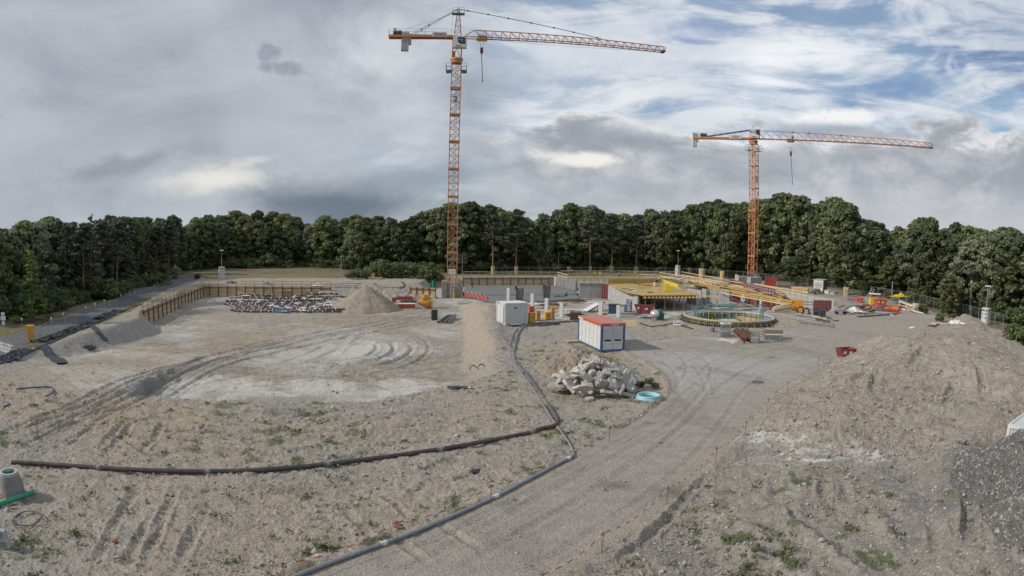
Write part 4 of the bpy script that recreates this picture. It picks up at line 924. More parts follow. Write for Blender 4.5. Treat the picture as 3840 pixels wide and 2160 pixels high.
# ------------------------------------------------------------------ tower cranes
def lattice_face(m, a0, b0, a1, b1, n, w, mt=0, horiz=True, alt=0):
    """zigzag between chord a (a0->a1) and chord b (b0->b1)"""
    a0, b0, a1, b1 = map(Vector, (a0, b0, a1, b1))
    for i in range(n):
        t0, t1 = i/n, (i+1)/n; A0 = a0.lerp(a1, t0); A1 = a0.lerp(a1, t1); B0 = b0.lerp(b1, t0); B1 = b0.lerp(b1, t1)
        if (i+alt) % 2 == 0: m.bar(A0, B1, w, m=mt)
        else: m.bar(B0, A1, w, m=mt)
        if horiz: m.bar(A0, B0, w*.9, m=mt)
def mast_mesh(h, s, bays, chord=.17, collar=True):
    m = MB(); c = [(-s/2, -s/2), (s/2, -s/2), (s/2, s/2), (-s/2, s/2)]
    for x, y in c: m.bar((x, y, 0), (x, y, h), chord, m=0)
    for k in range(4):
        a, b = c[k], c[(k+1) % 4]; lattice_face(m, (*a, 0), (*b, 0), (*a, h), (*b, h), bays, .085, 0, True, k)
        m.bar((*a, h-.04), (*b, h-.04), .15, m=0)
        if collar: m.bar((*a, .12), (*b, .12), .24, m=0)
    if collar:
        for x, y in c: m.box((x, y, .1), (.3, .3, .45))
    return m
def ladder_mesh(h, w=.4, step=.4):
    m = MB(); m.bar((-w/2, 0, 0), (-w/2, 0, h), .05); m.bar((w/2, 0, 0), (w/2, 0, h), .05)
    z = .3
    while z < h: m.bar((-w/2, 0, z), (w/2, 0, z), .035); z += step
    return m
def railing(m, pts, z0, h=1.05, mid=True, w=.05, post=1.5, closed=False):
    pts = [Vector(p) for p in pts]; n = len(pts)
    for i in range(n if closed else n-1):
        a, b = pts[i], pts[(i+1) % n]; L_ = (b-a).length; k = max(1, round(L_/post))
        for q in ((1.0, .5) if mid else (1.0,)): m.bar(a+Vector((0, 0, z0+h*q)), b+Vector((0, 0, z0+h*q)), w)
        for j in range(k+1): p = a.lerp(b, j/k); m.bar(p+Vector((0, 0, z0)), p+Vector((0, 0, z0+h)), w)
def sign_board(par, txt, w, h, size, c, rot, ink, bars=True, board=None, nm='sign'):
    m = MB(); m.box((0, 0, 0), (w, .06, h)); b = m.build(nm, board or M_white, par); b.location = c; b.rotation_euler = rot
    if bars:
        for s in (-1, 1): q = MB(); q.box((0, -.04, s*h*.33), (w*.86, .02, h*.07)); q.build('line', M_ink, b)
    for side in (-1,):
        text_obj(txt, size, ink, b, (0, side*.045, 0), (math.pi/2, 0, 0), ext=.01, bold=size*.018)
    return b
def jib_mesh(L_, h0, h1, wd, bays, tip_flat=False, start=0.0):
    """three-chord jib along +X: two bottom chords, one top chord"""
    m = MB(); x0 = start; k = L_/bays
    def top(x):
        t = (x-x0)/(L_-x0); return h0+(h1-h0)*max(0, t)
    for s in (-1, 1): m.bar((0, s*wd/2, 0), (L_, s*wd/2, 0), .16, .16, m=1)
    nb = bays; xs = [x0+(L_-x0)*i/nb for i in range(nb+1)]
    m.bar((xs[0], 0, top(xs[0])), (xs[-1], 0, top(xs[-1])), .17, m=0)
    for i in range(nb):
        a, b = xs[i], xs[i+1]; mid = (a+b)/2
        for s in (-1, 1):
            m.bar((a, 0, top(a)), (b, s*wd/2, 0), .085, m=0); m.bar((b, s*wd/2, 0), (b, 0, top(b)), .075, m=0)
        m.bar((b, -wd/2, 0), (b, wd/2, 0), .07, m=1)
        m.bar((a, (-1)**i*wd/2, 0), (b, -(-1)**i*wd/2, 0), .06, m=1)
        m.bar((a, .0, top(a)*.48), (b, .0, top(b)*.48), .03, m=2)
    return m
def crane(loc, base_z, slew_z, jib_z, top_z, rz, mast_rz, Lj, Lc, aframe, num, txt, label, mast_s=1.9, num_z=None):
    T = thing('tower_crane', label, 'tower crane', loc, 0, 'the two tower cranes on the site'); b0 = base_z-loc[2]
    H_ = slew_z-loc[2]; n = max(4, round((H_-b0)/5.8)); sh = (H_-b0)/n
    mm = mast_mesh(sh, mast_s, 4); first = None
    for i in range(n):
        if first is None:
            first = o = mm.build('mast_section', M_crane, T)
        else: o = bpy.data.objects.new('mast_section', first.data); COL.objects.link(o); o.parent = T
        o.location = (0, 0, b0+i*sh); o.rotation_euler = (0, 0, mast_rz)
    ld = ladder_mesh(H_-b0-1).build('ladder', M_steel, T); ld.location = (0.1, 0.1, b0+.5); ld.rotation_euler = (0, 0, mast_rz)
    pl = MB()
    for i in range(1, n): pl.box((-.35, 0, b0+i*sh+.3), (.9, 1.5, .05), mast_rz)
    pl.build('rest_platform', M_steel, T)
    # foot: anchor stubs and cross beams
    ft = MB(); cm, sm = math.cos(mast_rz), math.sin(mast_rz)
    for a, b in ((-1, -1), (1, -1), (1, 1), (-1, 1)):
        x, y = a*mast_s/2, b*mast_s/2; X, Y = x*cm-y*sm, x*sm+y*cm; ft.box((X, Y, b0+.25), (.5, .5, .6), mast_rz)
    ft.build('foot', M_orange, T)
    # number boards
    nz = num_z-loc[2]
    for k in ((0, 1) if num == '1' else (0,)):
        a = mast_rz+(0 if k == 0 else math.pi/2); dx, dy = math.sin(a), -math.cos(a)
        sign_board(T, num, 1.25, 1.9, 1.7, (dx*(mast_s/2+.14), dy*(mast_s/2+.14), nz), (0, 0, a), M_navy, False, None, 'number_board')
    a = mast_rz; dx, dy = math.sin(a), -math.cos(a)
    nb = MB(); nb.box((0, 0, 0), (1.45 if num == '2' else 1.0, .05, 1.0)); nb = nb.build('notice_board', M_white, T); nb.location = (dx*(mast_s/2+.16)-(0 if num == '2' else .5), dy*(mast_s/2+.16), b0+1.9); nb.rotation_euler = (0, 0, a)
    for k in range(3): q = MB(); q.box((-.35+.35*k, -.035, .1-.12*(k % 2)), (.22, .01, .4)); q.build('notice', M_lgrey, nb)
    # climbing cage platform under the slewing ring
    for s in (-1, 1):
        m = MB(); c = Vector((s*1.55, 0, H_-1.9)); m.box(c, (1.1, 2.6, .08)); railing(m, [(s*1.05, -1.3, 0), (s*2.1, -1.3, 0), (s*2.1, 1.3, 0), (s*1.05, 1.3, 0)], H_-1.86, 1.5)
        if num == '2': m.bar((s*1.0, -1.3, H_-2.6), (s*2.1, -1.3, H_-1.9), .08)
        o = m.build('platform', M_teal, T); o.rotation_euler = (0, 0, mast_rz*.5)
    m = MB(); m.cyl((0, 0, H_), 1.15, .5, 20); m.cyl((0, 0, H_+.5), 1.3, .45, 20); m.build('slewing_ring', M_crane, T)
    J = jib_z-loc[2]; C = math.cos(rz); S = math.sin(rz)
    def part(mb, nm, mt, par=None, off=(0, 0, 0)):
        o = mb.build(nm, mt, par or T)
        if par is None: o.location = off; o.rotation_euler = (0, 0, rz)
        return o
    m = MB()
    for x, y in ((-.9, -.7), (.9, -.7), (.9, .7), (-.9, .7)): m.bar((x, y, H_+.9), (x, y, J+.1), .22)
    m.bar((-.9, -.7, H_+1.0), (.9, -.7, J), .12); m.bar((.9, .7, H_+1), (-.9, .7, J), .12)
    for y in (-.7, .7): m.bar((-.9, y, J+.1), (.9, y, J+.1), .22)
    for x in (-.9, .9): m.bar((x, -.7, J+.1), (x, .7, J+.1), .22)
    m.box((-.7, 0, H_+1.7), (.7, 1.2, 1.5)); part(m, 'slewing_frame', M_crane)
    # cab
    cy = -1.55; ch = 2.5; cz = J-.2-ch/2 if aframe else J+1.35
    m = MB(); m.prism([(-.9, -2.2), (1.55, -2.2), (1.9, -1.6), (1.9, -.75), (-.9, -.75)], cz-ch/2, cz+ch/2)
    cab = part(m, 'cab', M_white)
    m = MB()
    if aframe:
        m.add([(.05, -2.215, cz+.95), (1.56, -2.215, cz+.95), (1.58, -2.215, cz-.55), (.65, -2.215, cz-.55), (.05, -2.215, cz-.1)], [(0, 1, 2, 3, 4)])
        m.add([(1.915, -1.6, cz+.95), (1.915, -.85, cz+.95), (1.915, -.85, cz-.8), (1.915, -1.6, cz-.8)], [(0, 1, 2, 3)])
    else:
        m.add([(.75, -2.215, cz+1.0), (1.56, -2.215, cz+.95), (1.58, -2.215, cz-.45), (.75, -2.215, cz-.3)], [(0, 1, 2, 3)])
        m.add([(1.57, -2.2, cz+1.0), (1.92, -1.6, cz+1.0), (1.92, -1.6, cz-.5), (1.57, -2.2, cz-.5)], [(0, 1, 2, 3)])
    m.build('window', M_glass, cab)
    m = MB(); m.box((.55, -2.24, cz+.35), (.7, .03, .12)); m.box((.95, -2.24, cz+.2), (.08, .03, .8)); m.build('sun_blind', M_lgrey, cab)
    if not aframe: text_obj('EC-B', .78, M_ink, cab, (-.12, -2.22, cz+.35), (math.pi/2, 0, 0), bold=.02)
    text_obj('LIEBHERR', .27, M_ink, cab, (.25, -2.22, cz-.98), (math.pi/2, 0, 0), bold=.008)
    # jib
    if aframe: j = jib_mesh(Lj, 1.75, 1.15, 1.5, 22, start=2.6); jo = (0.9, 0, J+.1)
    else: j = jib_mesh(Lj, 2.35, 1.35, 1.5, 22, start=0.0); jo = (0.9, 0, J+.1)
    if aframe: j.bar((0.2, 0, .1), (2.6, 0, 1.75), .16, m=0)
    jb = j.build('jib', [M_crane, M_crane2, M_gsteel], T); jb.location = (jo[0]*C, jo[0]*S, jo[2]); jb.rotation_euler = (0, 0, rz)
    m = MB(); e = Lj; m.box((e-.2, 0, 0), (.6, 1.6, .35)); m.bar((e, -.6, 0), (e+.3, -.6, .9), .05); m.bar((e, .6, 0), (e+.3, .6, .9), .05); m.bar((e+.3, -.6, .9), (e+.3, .6, .9), .05); m.bar((e-1.2, -.6, 1.1), (e+.3, -.6, .9), .05); m.build('tip', M_dark, jb)
    if not aframe:
        for x in (Lj*.20, Lj*.29, Lj*.47): q = MB(); q.sphere((x, 0, 2.35-x/Lj), .25, n=8); q.build('marker_lamp', M_navy, jb)
    # hoist rope along jib
    m = MB(); N_ = 16; x0 = 5 if aframe else 10
    m.tube([(x0+(Lj-x0)*i/N_, -.25, -.15-math.sin(math.pi*(i/N_)**.8)*(.75 if aframe else 1.1)) for i in range(N_+1)], .022, 4); m.build('trolley_rope', M_dark, jb)
    # trolley + hook
    tx = 4.2 if aframe else 9.8
    m = MB(); m.box((tx, 0, -.3), (2.2, 1.7, .18)); m.box((tx-.9, 0, -.12), (.25, 1.9, .5)); m.box((tx+.9, 0, -.12), (.25, 1.9, .5)); m.box((tx, -.4, -.6), (1.9, .5, .35))
    tro = m.build('trolley', M_orange, jb)
    m = MB(); railing(m, [(tx-.9, -1.3, 0), (tx+.9, -1.3, 0)], .2, .9); m.box((tx, -1.1, .15), (1.9, .6, .06)); m.build('basket', M_steel, tro)
    if not aframe: m = MB(); m.sphere((tx+.5, -.9, .6), .35, n=8); m.build('motor', M_dark, tro)
    hz = -2.9 if aframe else -4.0
    m = MB()
    for s in (-1, 1):
        for r_ in (-.12, .12): m.tube([(tx+s*.55, r_, -.4), (tx+s*.16, r_, hz+.7)], .022, 4)
    m.build('hoist_rope', M_dark, jb)
    m = MB(); m.box((tx, 0, hz+.15), (.62, .5, 1.25)); m.cyl((tx, 0, hz-.85), .12, .45, 8); hb = m.build('hook_block', M_dred, jb, .06)
    m = MB(); m.tube([(tx, 0, hz-.9), (tx+.1, 0, hz-2.6), (tx+.35, 0, hz-(6.5 if aframe else 8.2))], .075, 6); m.sphere((tx+.35, 0, hz-(6.6 if aframe else 8.3)), .16, n=8); m.build('chain', M_dark, jb)
    # counter jib
    m = MB()
    for s in (-1, 1): m.bar((-.9, s*.8, 0), (-Lc, s*.8, 0), .14, .5)
    for k in range(9): x = -.9-(Lc-.9)*k/8; m.bar((x, -.8, 0), (x, .8, 0), .1)
    m.box((-(Lc+.9)/2, 0, .28), (Lc-.9, 1.45, .04)); cj = part(m, 'counter_jib', M_crane, None, (0, 0, J+.1))
    m = MB(); railing(m, [(-Lc, -.95, 0), (-1.2, -.95, 0)], .3, 1.25, True, .045, 2.0); railing(m, [(-Lc, .95, 0), (-1.2, .95, 0)], .3, 1.25, True, .045, 2.0); railing(m, [(-Lc, -.95, 0), (-Lc, .95, 0)], .3, 1.25); m.build('handrail', M_steel, cj)
    xw = -Lc+(3.5 if aframe else 1.0)
    for k in range(4 if aframe else 3):
        q = MB(); x = xw-.75+k*.52+(.2 if aframe else 0); d0, d1 = ((-3.1, 1.0) if k < 3 else (-1.7, .6)) if aframe else ((-2.6, 1.4) if k < 2 else (-1.1, 1.2))
        q.box((x, 0, (d0+d1)/2), (.46, 1.25, d1-d0)); q.build('counterweight', M_conc, cj, .03)
    q = MB(); q.box((-Lc+(1.5 if aframe else 3.4), 0, .8), (1.2, 1.1, .9)); q.tube([(-Lc+(2.3 if aframe else 2.6), -.6, .85), (-Lc+(2.3 if aframe else 2.6), .6, .85)], .5, 14); q.build('hoist_winch', M_dark, cj)
    if aframe: q = MB(); q.box((-Lc+1.2, .2, 1.4), (.6, .6, 1.3)); q.build('switch_box', M_lgrey, cj)
    sx = -3.7 if aframe else -5.0
    sign_board(cj, txt, 3.0 if aframe else 3.4, 1.05, .62, (sx, -1.05, .25), (0, 0, 0), M_redink)
    if aframe:
        tz = top_z-J-loc[2]-.1; m = MB()
        A = [(-.75, -.55, 0), (.75, -.55, 0), (.75, .55, 0), (-.75, .55, 0)]; B = [(-.18, -.18, tz), (.18, -.18, tz), (.18, .18, tz), (-.18, .18, tz)]
        for a, b in zip(A, B): m.bar(a, b, .13)
        for k in range(4): lattice_face(m, A[k], A[(k+1) % 4], B[k], B[(k+1) % 4], 5, .065)
        at = part(m, 'tower_top', M_crane2, None, (0, 0, J+.1))
        q = MB(); q.box((0, 0, tz-1.3), (2.6, 1.4, .06)); railing(q, [(-1.3, -.7, 0), (1.3, -.7, 0), (1.3, .7, 0), (-1.3, .7, 0)], tz-1.3, 1.3, True, .04, 1.3, True); q.bar((0, 0, tz), (0, 0, tz+.8), .05); q.build('top_platform', M_teal, at)
        q = ladder_mesh(3.6, .45, .35).build('ladder', M_steel, at); q.location = (-1.25, 0, tz-5.2); q.rotation_euler = (0, .17, math.pi/2)
        for s in (-1, 1):
            q = MB(); q.tube([(-.2, s*.25, tz-.2), (-9.6, s*.7, .35)], .05, 5)
            for t in (.62, .78): q.tube([Vector((-.2, s*.25, tz-.2)).lerp((-9.6, s*.7, .35), t-.015), Vector((-.2, s*.25, tz-.2)).lerp((-9.6, s*.7, .35), t+.015)], .12, 6)
            q.build('tie_bar', M_dark, at)
        q = MB(); q.tube([(-.2, 0, tz-.9), (-12.2, 0, 1.2)], .018, 4); q.build('stay_rope', M_dark, at)
        q = MB(); e0 = Vector((.2, 0, tz-.2)); e1 = Vector((.9+2.6+(Lj-2.6)*.655, 0, 1.55)); q.tube([e0, e1], .075, 5)
        for t in (.06, .2, .34, .5, .66, .8, .97): q.tube([e0.lerp(e1, t-.008), e0.lerp(e1, t+.008)], .15, 6)
        q.build('tie_bar', M_dark, at)
    else:
        m = MB()
        for x in (-.9, .9): m.bar((x, .6, 0), (x, .6, 2.6), .16); m.bar((x, -.6, 0), (x, -.6, 2.6), .16)
        m.bar((-.9, -.6, 2.6), (.9, -.6, 2.5), .16); m.bar((-.9, .6, 2.6), (.9, .6, 2.5), .16); m.bar((.9, 0, 2.55), (2.0, 0, 2.45), .16); m.bar((-.9, -.6, .2), (.9, -.6, 2.4), .1)
        hd = part(m, 'tower_head', M_crane2, None, (0, 0, J+.1))
        for s in (-1, 1): q = MB(); q.bar((-.5, s*.6, 2.5), (-Lc+3.4, s*.75, .35), .16, .2); q.build('tie_bar', M_navy, hd)
        q = MB(); q.tube([(0, 0, 2.5), (0, 0, 3.5)], .05, 5); q.bar((-.5, 0, 3.3), (.4, 0, 3.3), .05); q.build('wind_vane', M_dark, hd)
    return T
def cranes():
    b = W(1690, 1118, -2.1)+Vector((0, 2.5, 0)); zj = Zat(1700, 142, b); tip = W(2490, 196, zj); rz = math.atan2(tip.y-b.y, tip.x-b.x)
    top_block = -2.1+3.3; L_ = (Vector((tip.x, tip.y, 0))-Vector((b.x, b.y, 0))).length
    crane((b.x, b.y, top_block), top_block, Zat(1700, 236, b), zj, Zat(1709, 32, b), rz, R(6), L_-.9, 14.3, True, '2', 'STRABAG', 'tall orange crane numbered 2, tie bars from its pointed top, on a concrete block', num_z=Zat(1693, 376, b))
    b2 = W(2820, 1050, 0); zj = Zat(2822, 522, b2); tip = W(3495, 556, zj); rz = math.atan2(tip.y-b2.y, tip.x-b2.x); L_ = (Vector((tip.x, tip.y, 0))-Vector((b2.x, b2.y, 0))).length
    crane((b2.x, b2.y, 0), .3, Zat(2822, 540, b2), zj, zj+3, rz, R(38), L_-.9, 17.3, False, '1', 'ZÜBLIN', 'lower flat topped orange crane numbered 1 standing among grey ballast blocks', num_z=Zat(2822, 672, b2))
    # foundation of the tall crane
    t = thing('crane_foundation', 'square concrete crane base with a lighter ladder leaning on it', 'foundation', (b.x, b.y, -2.1), R(4)); h = 3.3
    m = MB(); m.box((0, 0, h/2), (3.9, 3.9, h)); m.build('block', M_concd, t, .05)
    m = MB()
    for k in range(8): m.box((0, -1.98, .2+k*.4), (3.6, .05, .3))
    for k in range(8): m.box((-1.98, 0, .2+k*.4), (.05, 3.7, .34))
    m.build('shutter_board', M_woodg, t)
    m = MB(); m.box((-1.2, -.5, h*.5), (.5, 4.2, h*.98)); m.box((2.0, -.6, h*.45), (.5, 3.6, h*.9)); m.build('buttress', M_concd, t)
    t = thing('ladder', 'white aluminium ladder leaning against the concrete crane base', 'ladder', (b.x+.35, b.y-3.4, -2.1)); l = ladder_mesh(5.0, .62, .36).build('rungs', M_white, t); l.rotation_euler = (R(-15), 0, 0)
    for px, py, top, lab in ((1625, 1091, 1052, 'taller green post left of the concrete crane base'), (1613, 1085, 1064, 'shorter green post left of the concrete crane base')):
        p = W(px, py, -1.5); q = MB(); q.cyl((0, 0, -.5), .28, Zat(px, top, p)+2, 12); q.cyl((0, 0, Zat(px, top, p)+1.5), .32, .06, 12); o = q.build('green_post', M_green); o.location = (p.x, p.y, -1.5); tag(o, lab, 'post')
    # ballast of the lower crane
    for k, (px0, px1, yt, yb, lab) in enumerate(((2770, 2806, 1036, 1064, 'grey ballast stack left of the lower crane mast'), (2815, 2858, 1040, 1066, 'grey ballast stack right of the lower crane mast'))):
        p0 = W(px0, yb, 0); p1 = W(px1, yb, 0); w = (p1-p0).length; n = 5; hh = (Zat(px0, yt, p0))/n; cc = (p0+p1)/2; a = math.atan2(p1.y-p0.y, p1.x-p0.x)
        t = thing('ballast_stack', lab, 'ballast', (cc.x, cc.y+.6, gz(cc.x, cc.y)), a, 'ballast stacks of the lower crane')
        for i in range(n): q = MB(); q.box((rnd.uniform(-.04, .04), .6, hh*(i+.5)), (w, 1.7, hh*.9)); q.build('ballast_block', M_conc, t, .04)
    p = W(2843, 1050, 0); q = MB(); q.box((0, 0, Zat(2843, 1036, p)-.3), (1.2, 1.2, .7)); q.box((0, 0, .9), (1.0, 1.0, 1.4)); o = q.build('junction_cabinet', M_lgrey); o.location = (p.x, p.y+1, 0); tag(o, 'small grey cabinet on the ballast right of the lower crane mast', 'cabinet')
cranes()
# ------------------------------------------------------------------ things on the site
FL = -2.1
def pt(px, py, z=0.0): return W(px, py, z)
def span(a, b, z=0.0): return W(a[0], a[1], z), W(b[0], b[1], z)
def put(o, p, rz=0.0): o.location = p; o.rotation_euler = (0, 0, rz); return o
def single(name, m, mt, label, cat, p=(0, 0, 0), rz=0.0, group=None, bevel=0.0):
    o = m.build(name, mt, None, bevel); put(o, p, rz); return tag(o, label, cat, group)

# ---- timber shoring
def shoring(a, b, top, bot, bays, label, rail_h=1.15, facing=1, name='timber_shoring_wall', back=1.2, rust=True):
    a = Vector((a[0], a[1], 0)); b = Vector((b[0], b[1], 0)); d = (b-a); L_ = d.length; d.normalize(); nrm = Vector((d.y, -d.x, 0))*facing; a = a+nrm*.62
    t = thing(name, label, 'retaining wall', (a.x, a.y, 0), math.atan2(d.y, d.x)); f = -facing
    n = bays; w = L_/n
    for i in range(n):
        m = MB(); z = bot
        while z < top-.02:
            hh = min(rnd.uniform(.17, .28), top-z); m.box((w*(i+.5), f*.10+rnd.uniform(-.015, .015), z+hh/2), (w*.94, .08, hh-.02), m=0 if rnd.random() < .7 else 1); z += hh
        m.build('plank_panel', [M_wood, M_woodl], t)
    for i in range(n+1):
        m = MB(); m.box((w*i, f*.22, (top+bot)/2+.05), (.16, .16, top-bot+.1)); m.build('steel_beam', M_rust if rust else M_gsteel, t)
    m = MB(); m.box((L_/2, f*.30, top-.22), (L_, .1, .14)); m.build('waler', M_rust if rust else M_gsteel, t)
    for i in range(n+1):
        m = MB(); m.box((w*i, f*.06, top+rail_h/2), (.09, .09, rail_h)); m.build('rail_post', M_woodg, t)
    for k, q in enumerate((1.0, .52, .1)):
        m = MB()
        for i in range(0, n, 3):
            x0 = w*i; x1 = min(L_, w*(i+3)+.1); m.bar((x0, f*.13+.03*(i % 2), top+rail_h*q-.06+rnd.uniform(-.03, .03)), (x1, f*.13+.03*(i % 2), top+rail_h*q-.06+rnd.uniform(-.03, .03)), .04, .17)
        m.build('guard_rail', M_woodl if k == 0 else M_wood, t)
    return t
a, b = W(759, 1073), W(1243, 1076); shoring(a, b, 0.0, -2.4, 14, 'far plank shoring wall with guard rails behind the stored pipes', facing=1)
a, b = W(519, 1166), W(757, 1073); shoring(a, b, 0.0, -2.5, 17, 'left plank shoring wall running up to the corner of the pit', facing=1)
a, b = W(1736, 1041), W(2082, 1041); shoring(a, b, 0.0, -2.4, 12, 'plank shoring wall with high railing right of the tall crane', facing=1, rail_h=1.5)
a, b = W(1600, 1043), W(1690, 1043); shoring(a, b, 0.0, -2.4, 3, 'short shoring piece hidden behind the tall crane base', facing=1, rail_h=1.3)
a, b = W(1545, 1075), W(1640, 1079); shoring(a, b, -.1, -2.0, 4, 'low grey planked wall beside the green posts', facing=1, rail_h=.1)

# ---- walls, columns
def wall_px(p0, p1, z0, z1, th, label, mt=None, name='concrete_wall', cap=None, group=None, z1b=None):
    """wall whose foot runs between two pixels at height z0"""
    a, b = W(p0[0], p0[1], z0), W(p1[0], p1[1], z0); L_ = (b-a).length; rz = math.atan2(b.y-a.y, b.x-a.x)
    t = thing(name, label, 'wall', (a.x, a.y, z0), rz, group); h = z1-z0; h2 = (z1b if z1b is not None else z1)-z0
    m = MB(); m.add([(0, 0, 0), (L_, 0, 0), (L_, th, 0), (0, th, 0), (0, 0, h), (L_, 0, h2), (L_, th, h2), (0, th, h)], [(3, 2, 1, 0), (4, 5, 6, 7), (0, 1, 5, 4), (1, 2, 6, 5), (2, 3, 7, 6), (3, 0, 4, 7)])
    m.build('wall_body', mt or M_conc, t)
    k = max(2, round(L_/2.4)); m = MB()
    for i in range(1, k): m.box((L_*i/k, -.012, min(h, h2)/2), (.05, .03, min(h, h2)*.98))
    for i in range(k):
        for q in (.3, .75): m.box((L_*(i+.5)/k, -.012, min(h, h2)*q), (.1, .03, .1))
    m.build('panel_joint', M_concd, t)
    if cap: m = MB(); m.box((L_/2, -.02, h-cap/2), (L_, .08, cap)); m.build('upstand', M_concd, t)
    return t, a, b, rz
ztop = Zat(2200, 1062, W(2200, 1118, FL))
wall_px((2172, 1118), (2257, 1118), FL, ztop, .35, 'grey concrete wall with a darker top band left of the red end formwork', cap=.55)
wall_px((2279, 1123), (2389, 1161), FL, Zat(2330, 1085, W(2330, 1141, FL)), .35, 'long pale concrete wall running toward the portable toilet')
wall_px((2281, 1121), (2348, 1143), FL+2.4, ztop+.25, .3, 'upper pale wall strip along the edge of the yellow deck')
wall_px((2089, 1076), (2158, 1093), FL, Zat(2089, 1035, W(2089, 1076, FL)), .3, 'shaded concrete wall under the railing corner behind the props', mt=M_concd)  # darker concrete puts this wall's shade into its colour
wall_px((2574, 1135), (2626, 1148), FL, Zat(2600, 1085, W(2600, 1140, FL)), .3, 'white splashed concrete wall right of the yellow deck')
wall_px((2630, 1137), (2646, 1140), FL, Zat(2638, 1083, W(2638, 1138, FL)), .3, 'narrow white wall piece right of the yellow deck')
wall_px((2648, 1139), (2687, 1141), FL, Zat(2667, 1086, W(2667, 1139, FL)), .3, 'shaded grey wall behind the round ring, left half')
wall_px((2690, 1141), (2733, 1143), FL, Zat(2710, 1087, W(2710, 1141, FL)), .5, 'shaded grey wall behind the round ring, right half')
def wall_xy(a, b, z0, z1, th, label, mt=None):
    L_ = (b-a).length; rz = math.atan2(b.y-a.y, b.x-a.x); t = thing('concrete_wall', label, 'wall', (a.x, a.y, z0), rz); h = z1-z0; m = MB(); m.box((L_/2, th/2, h/2), (L_, th, h)); m.build('wall_body', mt or M_conc, t); k = round(L_/2.6)
    for i in range(1, k): m = MB(); m.box((L_*i/k, -.012, h/2), (.05, .03, h*.98)); m.build('panel_joint', M_concd, t)
_a, _b = W(2925, 1087, .12), W(3127, 1127, .12); _a.z = _b.z = 0; wall_xy(_a, _b, -2.3, .12, .35, 'long pale basement wall below the timber stacks on the right', M_white2 if 'M_white2' in globals() else M_conc)
wall_px((2740, 1120), (2925, 1150), FL, .1, .35, 'concrete basement wall behind the red wall formwork')
def column(px0, px1, yt, yb, label, z=FL, mt=None, top=None):
    p = W((px0+px1)/2, yb, z); ppm = FPX/(p-Vector((0, 0, CAM_H))).length; w = (px1-px0)/ppm; h = Zat((px0+px1)/2, yt, p)-z
    t = thing('concrete_column', label, 'column', (p.x, p.y+.25, z), R(-22), 'free standing concrete columns'); m = MB(); m.box((0, 0, h/2), (w*.78, w*.62, h)); m.build('shaft', mt or M_white2, t, .015)
    m = MB()
    for a in (-1, 1):
        for b in (-1, 1): m.bar((a*w*.25, b*w*.2, h-.1), (a*w*.25, b*w*.2, h+.28), .02)
    m.build('starter_bar', M_rust, t)
    m = MB(); m.box((0, 0, .05), (w*1.0, w*.85, .08)); m.build('kicker', M_conc, t); return t
M_white2 = mat('smooth_pale_concrete', (.56, .56, .54), .8, var=.06, scale=1.5, dirt=.15, dirtcol=(.42, .41, .38))
for a in ((1899, 1913.5, 1080, 1133, 'pale column right of the white store container, nearest the slab'), (1988, 2004, 1102, 1158, 'pale column behind the red cabinet'), (2041.5, 2057.5, 1118, 1172, 'pale column between the orange cabinets'),
          (2097, 2114, 1136, 1192, 'pale column right of the orange cabinets'), (2243.5, 2262, 1130, 1190, 'pale column behind the blue framed container beside the slanted panel'), (2310, 2328.5, 1145, 1190, 'short pale column in front of the dark covered box'),
          (2610, 2624, 1108, 1152, 'white column at the front right corner of the yellow deck'), (2687, 2697.5, 1108, 1137, 'slim white column before the shaded grey wall'), (2847, 2858, 1115, 1166, 'white column left of the upright red shutter'),
          (2077, 2087, 1038, 1076, 'white column at the railing corner'), (2160.5, 2166.5, 1051, 1083, 'slim white post left of the grey concrete wall'), (2440, 2452, 1112, 1145, 'column in the shade under the left part of the deck'), (2544, 2552, 1111, 1141, 'column in the shade under the right part of the deck'),
          (2785, 2791, 1100, 1140, 'thin column before the red wall formwork'), (2906, 2914, 1118, 1158, 'column right of the upright red shutter')):
    column(*a)
column(2390, 2413, 1093, 1147, 'wide rough concrete pier beside the red skip', mt=M_conc)
def col_form(px0, px1, yt, yb, label, mt, rungs=9, z=FL):
    p = W((px0+px1)/2, yb, z); ppm = FPX/(p-Vector((0, 0, CAM_H))).length; w = (px1-px0)/ppm; h = Zat((px0+px1)/2, yt, p)-z
    t = thing('column_formwork', label, 'formwork', (p.x, p.y, z), R(8), 'column formworks'); m = MB(); m.box((0, .12, h/2), (w*.78, .05, h)); m.build('plywood', M_lgrey, t)
    m = MB()
    for s in (-1, 1): m.box((s*w*.42, 0, h/2), (.14, .2, h)); m.box((s*w*.42, w*.7, h/2), (.14, .1, h))
    for k in range(rungs): m.box((0, 0, h*(k+.5)/rungs), (w*.8, .14, .1))
    m.build('frame', mt, t); m = MB(); m.bar((w*.1, -.1, h*.8), (w*.35, -1.5, .05), .07); m.bar((-w*.4, 0, h*.75), (-w*.8, -1.3, .05), .07); m.build('raking_prop', M_gsteel, t); return t
col_form(1936, 1963, 1079, 1131, 'ladder like brown column shutter with a plank tied across it', M_rust, 8)
col_form(2037, 2064, 1067, 1124, 'tall brown column shutter on the dark slab', M_rust, 10)
col_form(2888, 2908, 1118, 1165, 'upright red shutter beside the orange panel stack', M_red, 6)
